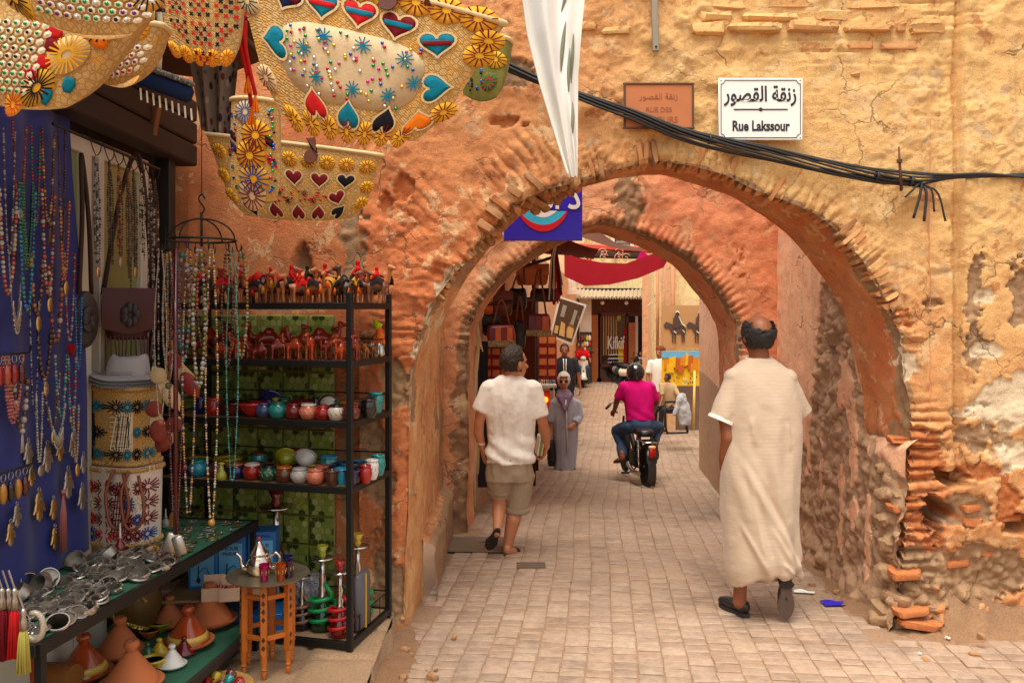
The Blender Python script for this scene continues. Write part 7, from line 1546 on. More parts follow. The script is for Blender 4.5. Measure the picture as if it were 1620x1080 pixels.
# stacked embroidered baskets and hats
def basket(lab,c,rx,ry,h,yaw,ros,cells,ground):
    c=Vector(c); t=thing('woven_basket',lab,'basket',c); M=rz3(yaw); pw=3.2
    def S(a,z,off=0):
        ca,sa=math.cos(a),math.sin(a); k=1+.05*z/h; return c+M @ Vector((math.copysign(abs(ca)**(2/pw),ca)*(rx+off)*k,math.copysign(abs(sa)**(2/pw),sa)*(ry+off)*k,z))
    m=MB(); m.sheet(lambda u,v: S(-2*PI*u,h*v),64,16); n=len(m.v); m.f.append(tuple(range(65))); m.f.append(tuple(n-65+k for k in range(65))[::-1]); b=ob('basket',m,ground,t,smooth=50)
    for z in (.012,h-.012): 
        m=MB()
        for k in range(70): a=2*PI*k/70; m.ball(S(a,z,.004),(.010,.010,.013),6,4)
        ob('braided_rim',m,M_straw,t,smooth=True,kind='stuff')
    for (a,z,r,col,n) in ros:
        m=MB(); L_=(rx+ry)/2
        for k in range(n):
            t_=2*PI*k/n; p0,p1=[S(a+q*math.cos(t_)/L_,z+q*math.sin(t_),.005) for q in (r*.28,r)]; m.tube([p0,p1],.0032,4)
        ob('starburst',m,THR[col],b)
    for (a0,a1,z0,z1,col,n) in cells:
        m=MB()
        for i in range(n):
            f=i/(n-1); m.tube([S(a0+(a1-a0)*f,z0,.004),S(a0+(a1-a0)*min(1,f+.25),z1,.004)],.0028,4); m.tube([S(a0,z0+(z1-z0)*f,.004),S((a0+a1)/2,z0+(z1-z0)*f,.004),S(a1,z0+(z1-z0)*f,.004)],.0026,4)
        ob('lattice_stitch',m,THR[col],b,kind='stuff')
    return t,S
rs=random.Random(8); BC=Vector((-2.0,4.42,TZ+.002)); M_wht=fabric('white_straw',lin(222,204,186),.8,200,.2,30)
t,S=basket('white basket stitched with red and blue starbursts, lower of the two',BC,.165,.13,.40,-.38,[(-PI/2+a,z,rs.uniform(.030,.042),rs.choice(('red','maroon','blue','white','maroon')),13) for a in np.linspace(-1.5,1.5,9) for z in (.06,.14,.22,.30) if not (.1<a<.75 and z>.08 and z<.3)],[(-PI/2+.12,-PI/2+.75,.08,.30,'maroon',8)],M_wht)
M_strap=simple('strap_leather',lin(130,66,38),.45,0,.25)
for off in (.0,.075):
    a=S(-PI/2+.25,.40-off*.1,.012)+Vector((off,-.01,0)); b=a+Vector((.05,-.005,-.02)); ob('handle',MB().tube(catmull([a,a+Vector((-.03,-.02,-.12)),a+Vector((.0,-.03,-.27)),a+Vector((.06,-.03,-.27)),a+Vector((.085,-.02,-.18)),b],24),.0085,8),M_strap,t,smooth=True)
basket('straw basket stitched in turquoise and black, upper of the two',BC+Vector((0,.01,.406)),.160,.125,.40,-.38,[(-PI/2+a,z,rs.uniform(.028,.038),'teal' if (i+j)%2 else 'black',13) for i,a in enumerate(np.linspace(-1.5,1.5,8)) for j,z in enumerate((.06,.17,.30)) if not (.0<a<.9 and .1<z<.25)],[(-PI/2+.05,-PI/2+.85,.08,.27,'white',9),(-PI/2+.2,-PI/2+.7,.10,.25,'black',4),(-PI/2-1.0,-PI/2-.35,.10,.26,'navy',6)],M_straw)
M_hat=fabric('grey_hat_felt',lin(176,172,172)); HB=BC+Vector((0,.0,.815))
for k,lab in enumerate(('lowest grey hat brim in the stack on the baskets','middle grey hat of the stack on the baskets','top grey trilby with pinched crown on the stack')):
    c=HB+Vector((.006*k,0,.016*k)); t=thing('hat',lab,'hat',c,0,'grey hats'); m=MB()
    brim=lambda u,v: c+Vector(((.095+.085*v)*math.cos(-2*PI*u)*1.05,(.095+.075*v)*math.sin(-2*PI*u),.014-.022*v**1.4+.045*v**2*abs(math.cos(2*PI*u))**2*(1 if math.cos(2*PI*u)<0 else .1)))
    m.sheet(brim,48,6); m.sheet(lambda u,v: brim(1-u,v)-Vector((0,0,.004)),48,6); ob('brim',m,M_hat,t,smooth=True)
    if k==2:
        ob('crown',blob('crown',[loft([(c+Vector((0,0,.0)),.108,.098),(c+Vector((0,0,.05)),.104,.092),(c+Vector((.005,0,.10)),.094,.078),(c+Vector((.01,0,.125)),.078,.06)],30,lambda a,v:-.02*(v**6)*(1+math.cos(2*a+PI)))],.007,3),M_hat,t); ob('hat_band',MB().lathe([(.106,.008),(.1085,.008),(.106,.034),(.1035,.034)],c,40,Matrix.Diagonal((1,.92,1))),fabric('hat_ribbon',lin(158,152,152)),t,smooth=True)
    else: ob('crown',MB().lathe([(.1,.0),(.098,.02),(.0,.02)],c,24,Matrix.Diagonal((1,.92,1))),M_hat,t,smooth=True)
# tassels on rings at the near corner
for k,(px,D,c,cl) in enumerate(((3,2.86,'maroon','dark red'),(13,2.88,'maroon','dark red'),(23,2.84,'red','plum red'),(37,2.80,'olive','yellow-green'))):
    a=P(px,930 if k<3 else 962,D); L_=(.24,.22,.23,.21)[k]; t=thing('tassel','silky %s key tassel hanging at the near table edge, %s from the left'%(cl,ORD[k]),'tassel',a-Vector((0,0,L_)),0,'key tassels'); m=MB(); mt=THR['maroon'] if c=='maroon' else (THR['red'] if c=='red' else fabric('lime_silk',lin(176,168,84)))
    for j in range(22): q=j*2.4; r_=.016*math.sqrt(j/22); m.tube([a-Vector((0,0,.05)),a+Vector((r_*.8*math.cos(q),r_*.8*math.sin(q),-.09)),a+Vector((r_*1.3*math.cos(q),r_*1.3*math.sin(q),-L_))],.0042,5)
    ob('threads',m,mt,t,smooth=True); ob('collar',MB().lathe([(.006,0),(.010,-.01),(.007,-.025),(.011,-.04),(.012,-.07),(.008,-.07)],a,12),M_silver,t,smooth=True); ob('cord',MB().tube([a,a+Vector((-.02,0,.06))],.003,5),M_silver,t)
ob('horn_ring',MB().tube([P(52,992,2.84)+Vector((.03*math.cos(a),.01,.045*math.sin(a))) for a in np.linspace(-2.2,2.0,18)],.010,8),BEAD['bone'],None,smooth=True,label='curved pale horn handle at the near corner of the table',cat='handle')
# ================================================================== under the table: tagines, drums, gold bag, boxes
M_terra=simple('terracotta',lin(196,110,62),.8,0,.15,8); M_tglz=glaze('brown_glaze',lin(170,70,30)); M_ygl=simple('yellow_band',lin(214,178,84),.3,0,.3,40)
def low(px,py,z=.252): d=(CH-z)*FPX/(py-CY); q=P(px,py,d); q.z=z; return q
def tagine(lab,q,s,body,lid,band=None,knob='ball',grp='tagines on the low shelf'):
    t=thing('tagine',lab,'tagine',q,0,grp); q=Vector(q); ob('dish',MB().lathe([(0,0),(.05*s,0),(.062*s,.008*s),(.092*s,.022*s),(.096*s,.030*s),(.088*s,.030*s),(.05*s,.016*s),(0,.014*s)],q,30),body,t,smooth=40)
    l=ob('lid',MB().lathe([(.080*s,.028*s),(.078*s,.036*s),(.066*s,.055*s),(.048*s,.080*s),(.030*s,.105*s),(.018*s,.122*s),(0,.124*s)],q,30),lid,t,smooth=50)
    if band: ob('painted_band',MB().lathe([(.0792*s,.0365*s),(.0670*s,.0560*s),(.0662*s,.0562*s)],q,30),band,l,smooth=True)
    ob('knob',MB().lathe([(.016*s,.120*s),(.015*s,.128*s),(.022*s,.136*s),(.024*s,.146*s),(.017*s,.156*s),(.008*s,.154*s),(0,.146*s)],q,18),lid,l,smooth=True)
for a in (('glossy brown tagine with yellow band at the near end of the low shelf',low(132,1074),1.35,M_tglz,M_tglz,M_ygl),('plain terracotta tagine behind the others near the gold bag',low(190,1040),1.3,M_terra,M_terra),('plain terracotta tagine at the front of the low shelf',low(208,1092),1.45,M_terra,M_terra),('brown tagine with yellow band beside the small glazed ones',low(297,1024),1.35,M_terra,M_tglz,M_ygl),('large plain terracotta tagine at the far end of the low shelf',low(332,990),1.5,M_terra,M_terra),('terracotta tagine tucked behind the gold sequin bag',low(268,992),1.1,M_terra,M_terra)): tagine(*a)
for a in (('tiny yellow glazed tagine in the middle of the low shelf',low(252,1040),.62,GL['yellow'],GL['yellow']),('tiny white tagine with brown scrolls at the shelf edge',low(272,1056),.72,GL['white'],GL['white']),('tiny dark red tagine at the shelf edge',low(291,1037),.62,GL['maroon'],GL['maroon']),('tiny green glazed tagine behind the yellow bowl',low(233,1046),.6,GL['green'],GL['green'])): tagine(*a)
for (px,py,c,s,lab) in ((254,1000,'lime',.95,'bright yellow-green bowl on the low shelf'),(275,986,'coral',.95,'orange clay bowl behind the yellow-green one'),(242,1060,'yellow',.95,'pale yellow bowl at the edge of the low shelf'),(236,1010,'orange',.8,'small orange bowl beside the gold bag')): pot('bowl',c,low(px,py),s,lab,'bowls on the low shelf')
q=low(48,1100); t=thing('clay_drum','tall brown clay drum standing at the near end under the table','drum',q); ob('shell',MB().lathe([(.05,0),(.045,.06),(.05,.12),(.065,.19),(.07,.23),(.06,.23)],q,22),M_tglz,t,smooth=50); ob('skin',MB().lathe([(.066,.228),(.0,.232)],q,22),M_tl,t)
q=low(95,1095)+Vector((0,0,.07)); t=thing('hand_drum','small drum with laced brown leather skin lying under the table','drum',q-Vector((0,0,.07))); Mx=frame((1,-.25,.1)); ob('shell',MB().lathe([(.055,-.09),(.06,-.06),(.05,0),(.06,.05),(.055,.08)],q,20,Mx),simple('drum_wood',lin(150,92,40),.5),t,smooth=50); ob('skin',MB().lathe([(.0,-.095),(.05,-.096),(.061,-.085),(.062,-.04),(.060,-.04)],q,20,Mx),simple('brown_hide',lin(110,70,44),.6,0,.3),t,smooth=50)
q=low(216,1000); q=Vector((q.x,q.y,.252)); t=thing('sequin_bag','gold sequin basket bag standing under the jewellery table','bag',q); M_gold=simple('gold_sequin',(.75,.50,.12,1),.22,.9,.4,60); pr=[(.02,0),(.075,.01),(.10,.05),(.118,.12),(.128,.17),(.12,.20),(.10,.26),(.06,.31),(.02,.32)]
ob('bag',MB().lathe([(0,0)]+pr+[(0,.32)],q,26),simple('gold_cloth',(.16,.09,.02,1),.6,.3),t,smooth=True); m=MB(); zz=[p[1] for p in pr]; rr2=[p[0] for p in pr]
for k in range(420): z=.01+.30*((k*.618034)%1); a=k*2.39996; r_=float(np.interp(z,zz,rr2)); v=Vector((math.cos(a),math.sin(a),.1)); m.lathe([(.0125,0),(.010,.006),(0,.008)],q+Vector(((r_+.004)*math.cos(a),(r_+.004)*math.sin(a),z)),6,frame(v+Vector((rr.gauss(0,.35),rr.gauss(0,.35),rr.gauss(0,.35)))))
ob('sequins',m,M_gold,t,kind='stuff'); 
for dy in (-.09,.06): ob('handle',MB().tube(catmull([q+Vector((-.07,dy,.18)),q+Vector((-.03,dy*1.1,.20)),q+Vector((.04,dy*1.1,.19)),q+Vector((.06,dy*1.1,.23)),q+Vector((.09,dy,.19))],16),.008,6),M_straw,t,smooth=True)
# boxes
M_box=simple('blue_carton',lin(36,104,170),.4,0,.1); M_boxl=simple('sky_carton',lin(96,170,216),.4,0,.2); M_ink=simple('navy_ink',lin(16,30,70),.6)
for k,(px,D) in enumerate(((326,4.82),(370,4.86),(418,4.92))):
    c=P(px,935,D); c.z=.40; sz=(.155,.16,.29); ang=.1; R=rz3(ang); t=thing('carton','blue water-pipe carton on the pile under the table, %s from the left'%ORD[k],'carton',c,0,'blue water-pipe cartons'); m=MB(); m.box(c+Vector((0,0,.145)),sz,R,.003); ob('box',m,M_box,t); f=R @ Vector((0,-1,0)); r_=R @ Vector((1,0,0)); fc=c+Vector((0,0,.13))+f*.0815
    m=MB(); m.box(fc,(.125,.002,.225),R); ob('printed_panel',m,M_boxl,t); text('ORIGINAL',.022,M_ink,t,c+Vector((0,0,.268))+f*.0825,r_,(0,0,1)); text('NOUR',.030,M_ink,t,fc+Vector((0,0,.085))+f*.002,r_,(0,0,1)); text('MISBAH',.026,M_ink,t,fc+Vector((0,0,.055))+f*.002,r_,(0,0,1))
    m=MB(); b0=fc+f*.002-r_*.02; m.tube([b0+Vector((0,0,-.09)),b0+Vector((0,0,.0))],.003,5); m.ball(b0+Vector((0,0,-.08)),(.012,.002,.016),8,5,R); m.tube(catmull([b0+Vector((0,0,-.04)),b0+r_*.04+Vector((0,0,-.01)),b0+r_*.06+Vector((0,0,-.06))],8),.002,5); ob('printed_pipe',m,M_ink,t)
M_pinkb=simple('pink_carton',lin(206,150,140),.7,0,.2)
for k,(px,py,z,sx,lab) in enumerate(((300,965,.125,.34,'wide pink carton at the bottom of the pile under the table'),(300,940,.265,.30,'pink carton with purple edge, second in the pile'),(400,960,.125,.36,'dark blue carton on the floor behind the tea table'))):
    q=P(px,py,4.85); q.z=z; m=MB(); m.box(q+Vector((0,0,.065)),(sx,.22,.13),rz3(.12),.004); ob('carton',m,M_pinkb if k<2 else M_box,None,label=lab,cat='carton')
for k,(px,lab) in enumerate(((338,'open cream box of tea glasses left of the tea table'),(366,'open cream box of tea glasses behind the teapot spout'))):
    q=P(px,935,4.58); q.z=.40; t=thing('glass_box',lab,'box',q-Vector((0,0,.0))); m=MB(); R=rz3(.2)
    for (c,sz) in (((0,0,.005),(.11,.08,.008)),((0,-.04,.035),(.11,.004,.07)),((0,.04,.06),(.11,.004,.12)),((-.055,0,.035),(.004,.08,.07)),((.055,0,.035),(.004,.08,.07))): m.box(q+R @ Vector(c),sz,R)
    ob('box',m,simple('cream_card',lin(226,190,160),.8),t)
    for j in range(3): ob('glass',MB().lathe([(.012,.01),(.016,.07),(.014,.07),(.010,.014)],q+R @ Vector((-.034+.034*j,0,0)),12),GL[('red','coral','orange')[j]],t,smooth=40)
bp2=P(345,935,4.75); m=MB(); m.box((bp2.x,bp2.y+.02,.395),(.50,.42,.012),rz3(.1)); t=ob('plank',m,M_ply,None,label='plank shelf carrying the blue cartons',cat='plank')
for sx in (-.22,.22):
    for sy in (-.18,.18): m=MB(); m.box((bp2.x+sx,bp2.y+.02+sy,.255),(.03,.03,.27)); ob('leg',m,M_ply,t)
# ================================================================== tea table
TQ=Vector((P(424,912,4.35).x,4.35,.12)); TH=.468; M_tw=simple('orange_wood',lin(190,104,34),.4,0,.25,20); M_inl=simple('dark_inlay',lin(70,34,16),.5)
t=thing('tea_table','small orange wooden folding table with inlaid legs under a round tray','table',TQ)
for k in range(6):
    a=2*PI*k/6-PI/2+.12; c=TQ+Vector((.125*math.cos(a),.125*math.sin(a),0)); R=rz3(a); l=ob('leg',MB().box(c+Vector((0,0,.29)),(.032,.032,.34),R,.003).lathe([(.008,0),(.012,.012),(.015,.03),(.010,.042),(.016,.05),(.011,.06),(.017,.085),(.017,.12)],c,12),M_tw,t,smooth=40); m=MB()
    for z in (.16,.20,.30,.34,.38,.42): m.prism([(0,.015),(.010,0),(0,-.015),(-.010,0)],c+Vector((.0165*math.cos(a),.0165*math.sin(a),z)),R @ Vector((0,1,0)),(0,0,1),.002)
    ob('inlay',m,M_inl,l,kind='stuff')
    b=TQ+Vector((.125*math.cos(a+PI/3),.125*math.sin(a+PI/3),0))
    for z in (.20,.40): m=MB(); d_=(b-c); m.box((b+c)/2+Vector((0,0,z)),(d_.length-.03,.014,.024),rz3(math.atan2(d_.y,d_.x)),.002); ob('stretcher',m,M_tw,t)
TT=TQ+Vector((0,0,TH)); ob('tray',MB().lathe([(0,0),(.17,0),(.19,.012),(.205,.014),(.207,.018),(.19,.019),(.168,.007),(0,.006)],TT,48),simple('worn_brass_tray',(.36,.30,.20,1),.4,.8,.35,12),None,smooth=40,label='round dull brass tray on the folding tea table',cat='tray')
q=TT+Vector((-.055,.03,.008)); M_pot=simple('polished_silver',(.72,.62,.52,1),.14,1,.1); t=thing('teapot','silver teapot with pointed lid and red knob on the tray','teapot',q)
ob('body',MB().lathe([(0,0),(.045,.0),(.05,.006),(.062,.03),(.064,.05),(.056,.075),(.044,.092),(.040,.098),(0,.098)],q,28),M_pot,t,smooth=50); l=ob('lid',MB().lathe([(.046,.098),(.050,.104),(.046,.112),(.034,.125),(.022,.145),(.013,.163),(.008,.17),(0,.17)],q,24),M_pot,t,smooth=60); ob('knob',MB().ball(q+Vector((0,0,.18)),(.010,.010,.012),10,8),GL['red'],l,smooth=True)
ob('spout',MB().tube(catmull([q+Vector((-.055,0,.03)),q+Vector((-.085,0,.04)),q+Vector((-.095,0,.085)),q+Vector((-.118,0,.105))],12),[.016,.015,.014,.013,.012,.011,.010,.009,.009,.008,.008,.008,.008],10),M_pot,t,smooth=True); ob('handle',MB().tube(catmull([q+Vector((.05,0,.085)),q+Vector((.085,0,.11)),q+Vector((.108,0,.08)),q+Vector((.095,0,.045)),q+Vector((.06,0,.03))],16),.0075,8),M_pot,t,smooth=True)
for k,(dx,dy,c,cl) in enumerate(((.005,-.085,lin(190,10,90),'magenta'),(.085,-.075,lin(200,80,10),'orange'),(.11,-.02,lin(80,40,70),'purple'),(.085,.06,lin(30,50,110),'dark blue'))):
    q=TT+Vector((dx,dy,.008)); t=thing('tea_glass','%s tea glass with gold pattern on the round tray'%cl,'glass',q); ob('glass',MB().lathe([(0,.0),(.019,.0),(.021,.03),(.027,.085),(.025,.085),(.019,.03),(.017,.006),(0,.006)],q,20),simple('tea_glass_%d'%k,c,.08,0,.15,9,60,.02,Transmission_Weight=.45),t,smooth=50); m=MB()
    for j in range(7): a=j*.9; m.ball(q+Vector((.0235*math.cos(a),.0235*math.sin(a),.045)),(.003,.003,.012),6,4)
    ob('gold_pattern',m,M_brass,t,smooth=True)
# ================================================================== water pipes on the bottom shelf
def hookah(lab,q,s,glass,bowl,hose,h=.36):
    q=Vector(q); t=thing('water_pipe',lab,'water pipe',q); L=lambda l: [(r*s,z*s) for r,z in l]
    ob('base',MB().lathe(L([(0,0),(.04,0),(.052,.015),(.05,.05),(.03,.10),(.02,.125),(0,.125)]),q,22),glass,t,smooth=50); ob('stem',MB().lathe(L([(.022,.12),(.026,.135),(.014,.15),(.020,.175),(.012,.19),(.016,.22),(.010,.24),(.010,h-.06)]),q,18),M_chrome,t,smooth=True); ob('ash_plate',MB().lathe(L([(.0,h-.065),(.045,h-.06),(.05,h-.052),(.0,h-.058)]),q,24),M_chrome,t,smooth=True); ob('bowl',MB().lathe(L([(.010,h-.06),(.016,h-.04),(.012,h-.03),(.026,h),(.022,h),(.0,h-.02)]),q,18),bowl,t,smooth=True)
    if hose: pts=[q+Vector((s*(.055+.004*math.sin(i))*math.cos(i*.32),s*.055*math.sin(i*.32),s*(.02+.0022*i))) for i in range(58)]+[q+Vector((s*.05,-s*.05,s*.17)),q+Vector((s*.02,-s*.03,s*.20))]; ob('hose',MB().tube(pts,.009*s,8),hose,t,smooth=True)
HG=lambda n,c: simple('hose_'+n,c,.4,0,.2,90,300,.6)
BZ=SHELF[4]+.002
hookah('small water pipe with green glass base and green hose on the bottom shelf',rk_px(510,.14,BZ),1.3,glaze('green_glass',lin(12,60,30)),GL['lime'],HG('g',lin(20,150,80))); hookah('small water pipe with red glass base and red hose by the post',rk_px(538,.07,BZ),1.15,glaze('red_glass',lin(110,10,14)),GL['red'],HG('r',lin(180,20,24))); hookah('water pipe with yellow bowl behind the right post',rk_px(566,.36,BZ),1.35,glaze('black_glass',lin(20,20,24)),GL['yellow'],HG('g',lin(20,150,80))); hookah('tall brass water pipe with ribbed hose against the tiles',rk_px(437,.36,BZ),2.0,glaze('brown_glass',lin(60,30,20)),GL['maroon'],HG('b',lin(120,84,40)),.36); hookah('dark water pipe with brown hose behind the tea table',rk_px(478,.12,BZ),.95,glaze('black_glass',lin(20,20,24)),GL['brown'],HG('c',lin(140,96,70)))
q=rk_px(488,.30,BZ); N=NT('crumpled_plastic'); f_=N.noise(30,4,.6); M_plas=N.done(N.mix(f_,lin(90,90,96),lin(210,210,214)),.12,N.bump(f_,1.0,.03),.3); o=ob('wrapped_parcel',blob('wrapped_parcel',[loft([(q,.09,.07),(q+Vector((0,0,.12)),.10,.08),(q+Vector((0,0,.24)),.08,.05)],20),ell(q+Vector((-.06,0,.2)),(.08,.05,.07))],.012,1,.5,lambda V: .022*fbm(V,22,3,2)),M_plas,None,label='water pipe parcel in crumpled clear plastic on the bottom shelf',cat='parcel')
q=rk_px(572,.20,BZ); t=thing('carry_pack','black and silver carrying pack with yellow edges behind the post','bag',q); m=MB(); m.box(q+Vector((0,0,.16)),(.05,.16,.32),R3,.02); ob('pack',m,simple('pack_grey',lin(90,88,96),.4),t,smooth=50); m=MB(); m.box(q+Vector((0,0,.16))+RU*-.026,(.006,.012,.30),R3); m.box(q+Vector((0,0,.16))+RU*.026,(.006,.012,.30),R3); ob('piping',m,simple('pack_yellow',lin(214,170,30)),t)
# basket of spinning tops at the bottom edge
q=low(338,1100,.12); t=thing('wicker_tray','round wicker tray on the step at the bottom edge','basket',q); ob('tray',MB().lathe([(0,0),(.14,0),(.175,.03),(.182,.045),(.17,.045),(.13,.014),(0,.012)],q,36),M_straw,t,smooth=50)
for k in range(12):
    a=k*2.4; r_=.035+.10*math.sqrt(k/12); c=q+Vector((r_*math.cos(a),r_*math.sin(a),.045)); cn=('plum','red','lime','teal','maroon','cyan','yellow')[k%7]; tt=thing('spinning_top','painted %s wooden top in the wicker tray, number of its ring unclear'%cn if False else 'small painted %s wooden top lying in the wicker tray'%cn,'spinning top',c,0,'%s tops in the wicker tray'%cn); M_=frame((rr.gauss(0,1),rr.gauss(0,1),.8)); ob('body',MB().lathe([(0,-.035),(.008,-.028),(.028,0),(.026,.014),(.012,.022),(0,.022)],c,14,M_),GL[cn],tt,smooth=50); ob('peg',MB().lathe([(.004,.02),(.004,.04),(0,.04)],c,8,M_),GL['brown'],tt)
# ================================================================== on the arch wall
WF=FY-.035
def wp(px,py,off=0.0): return P(px,py,WF-off)
M_sign=simple('enamel_white',lin(240,238,230),.25,0,.05,5); M_sblk=simple('sign_black',lin(30,34,44),.4)
c=wp(1203,173,.012); k=WF/FPX; sw_,sh_=133*k,98*k; t=thing('street_sign','white enamel street sign with Arabic and Latin lettering beside the brown plaque','sign',c)
ob('plate',MB().box(c,(sw_,.012,sh_),None,.004),M_sign,t,smooth=40)
def border(w_,h_,r,y,wd):
    pts=[]
    for (sx,sz,a0) in ((1,1,-PI/2),(-1,1,0),(-1,-1,PI/2),(1,-1,PI)):
        cx,cz=sx*w_/2,sz*h_/2
        arc=[(cx+r*math.cos(a),cz+r*math.sin(a)) for a in np.linspace({(1,1): PI*1.5,(-1,1): 2*PI,(-1,-1): PI/2,(1,-1): PI}[(sx,sz)],{(1,1): PI,(-1,1): 1.5*PI,(-1,-1): 0,(1,-1): PI/2}[(sx,sz)],7)]; pts+=arc
    return pts
bp_=border(sw_*.94,sh_*.92,.022,0,0); m=MB(); pts=[c+Vector((x,-.0075,z)) for x,z in bp_]; m.tube(pts+[pts[0]],.0022,6,False); ob('border',m,M_sblk,t,smooth=True)
text('\uFEAD\uFEEE\uFEBC\uFED8\uFEDF\uFE8D \uFE94\uFED8\uFEE7\uFEAF',.125,M_sblk,t,c+Vector((0,-.0075,.085)),(1,0,0),(0,0,1),'lettering',.0028,.001,sw_*.86)
text('Rue Lakssour',.085,M_sblk,t,c+Vector((0,-.0075,-.105)),(1,0,0),(0,0,1),'lettering',.0026,.001,sw_*.68)
m=MB(); m.box(c+Vector((0,-.0075,-.003)),(sw_*.64,.003,.007)); m.lathe([(.012,0),(.010,.003),(0,.003)],c+Vector((0,-.007,-.003)),14,frame((0,-1,0))); ob('divider',m,M_sblk,t)
for sx in (-1,1):
    for sz in (-1,1): ob('screw',MB().ball(c+Vector((sx*sw_*.47,-.007,sz*sh_*.46)),(.005,.003,.005),8,5),M_silver,t,smooth=True)
c=wp(1042,168,-.004); pw_,ph_=108*k,70*k; M_plq=simple('painted_plaque',lin(186,112,66),.7,0,.18,6); M_plf=simple('plaque_edge',lin(96,66,44),.8,0,.3,20); M_plt=simple('faded_lettering',lin(150,88,52),.8)
t=thing('wall_plaque','old painted-over brown street plaque behind the cables','plaque',c); ob('plate',MB().box(c,(pw_,.012,ph_),None,.003),M_plq,t)
for (dx,dz,sx,sz) in ((0,ph_/2,pw_+.02,.012),(0,-ph_/2,pw_+.02,.012),(-pw_/2,0,.012,ph_),(pw_/2,0,.012,ph_)): ob('frame',MB().box(c+Vector((dx,-.004,dz)),(sx,.018,sz),None,.003),M_plf,t)
text('\uFEAD\uFEEE\uFEBC\uFED8\uFEDF\uFE8D \uFE94\uFED8\uFEE7\uFEAF',.05,M_plt,t,c+Vector((.0,-.007,.055)),(1,0,0),(0,0,1)); text('RUE DES',.042,M_plt,t,c+Vector((.0,-.007,-.025)),(1,0,0),(0,0,1)); text('KSOURS',.052,M_plt,t,c+Vector((.02,-.007,-.085)),(1,0,0),(0,0,1))
t=thing('conduit','grey metal conduit strip running down from the top of the wall','conduit',wp(1040,88)); m=MB(); a,b=wp(1032,-60,.01),wp(1039,82,.01); m.box((a+b)/2,(.04,.03,(a-b).length),rot3(0,-.028,0),.004); ob('strip',m,simple('galvanised',lin(150,140,122),.6,.3,.3),t); ob('bolt',MB().ball(wp(1038,74,.028),(.007,.006,.007),8,5),M_black,t)
# cable bundle: ten strands twisting slightly past each other
t=thing('cable_bundle','bundle of black cables sagging across the wall above the arch','cables',wp(1440,285)); main=[(690,55),(800,105),(860,130),(925,155),(1000,180),(1080,210),(1150,228),(1220,243),(1300,262),(1380,278),(1450,286)]
for i in range(10):
    ph=i*.63; pts=[wp(px,py+7.5*math.sin(ph+px*.0075)+(i-4.5)*1.1,.03+.014*math.cos(ph+px*.008)) for px,py in main]
    if i<5: pts+=[wp(px,py+3.5*math.sin(ph+px*.02),.03+.008*math.cos(ph)) for px,py in ((1500,280),(1560,276),(1640,278),(1760,284))]
    else: e=[(1496,350),(1462,350),(1478,335),(1432,312),(1445,345)][i-5]; pts+=[wp((1452+e[0])/2+8,288+(e[1]-288)*.25,.04),wp(e[0],e[1],.045)]
    ob('cable',MB().tube(catmull(pts,70),0.0062 if i%3 else .0085,7),M_cable,t,smooth=True)
for px,py in ((1123,220),(1387,279),(1441,287)): q=wp(px,py,.03); ob('tie',MB().lathe([(.028,-.006),(.032,-.006),(.032,.006),(.028,.006),(.028,-.006)],q,14,frame((1,0,-.2))),M_cable,t,smooth=True)
t=thing('iron_spike','rusty iron spike holding the cable bundle to the wall','spike',wp(1425,300)); ob('spike',MB().tube([wp(1422,232,.05),wp(1424,270,.05),wp(1426,302,.05)],[.005,.009,.010],8),simple('rust',lin(92,54,36),.9,0,.4,40),t,smooth=True); ob('coil',MB().lathe([(.012,-.01),(.016,-.01),(.016,.01),(.012,.01)],wp(1423,255,.05),10),simple('rust',lin(92,54,36)),t)
# white cloth hanging from above
N=NT('white_banner'); f_=N.noise(3,3); M_ban=N.done(N.mix(f_,lin(232,230,222),lin(244,242,236)),.8,N.bump(N.noise(60,3),.15,.004),0,Transmission_Weight=.0)
t=thing('white_banner','white cloth strip hanging down in front of the arch wall','cloth',P(905,280,3.9)); Lx=lambda v: np.interp(v,[0,.12,.45,.7,1],[900,888,856,836,822]); Rx=lambda v: np.interp(v,[0,.12,.5,.75,1],[914,915,916,922,930])
def banf(u,v,o=0): x=Lx(v)+(Rx(v)-Lx(v))*u; q=P(x,280-330*v,3.9); return q+Vector((0,.045*math.sin(u*7+v*3)*(.3+v)+.02*math.sin(u*15)+o,0))
m=MB(); m.sheet(banf,36,40); m.sheet(lambda u,v: banf(1-u,v,.004),36,40); ob('cloth',m,M_ban,t,smooth=True)
m=MB(); e=[banf(0,v) for v in np.linspace(0,1,40)]; m.tube(e,.007,6); ob('hem',m,M_ban,t,smooth=True); m=MB()
for i,(u0,v0,u1,v1) in enumerate(((.62,.80,.80,1.0),(.55,.50,.70,.75),(.70,.40,.78,.62),(.80,.45,.86,.7),(.72,.2,.80,.36))): m.tube([banf(u0+(u1-u0)*f,v0+(v1-v0)*f)+Vector((0,-.004,0)) for f in np.linspace(0,1,12)],[.002+.008*math.sin(PI*f) for f in np.linspace(0,1,12)],5)
ob('grey_print',m,simple('grey_green_print',lin(120,122,100),.8),t,smooth=True)
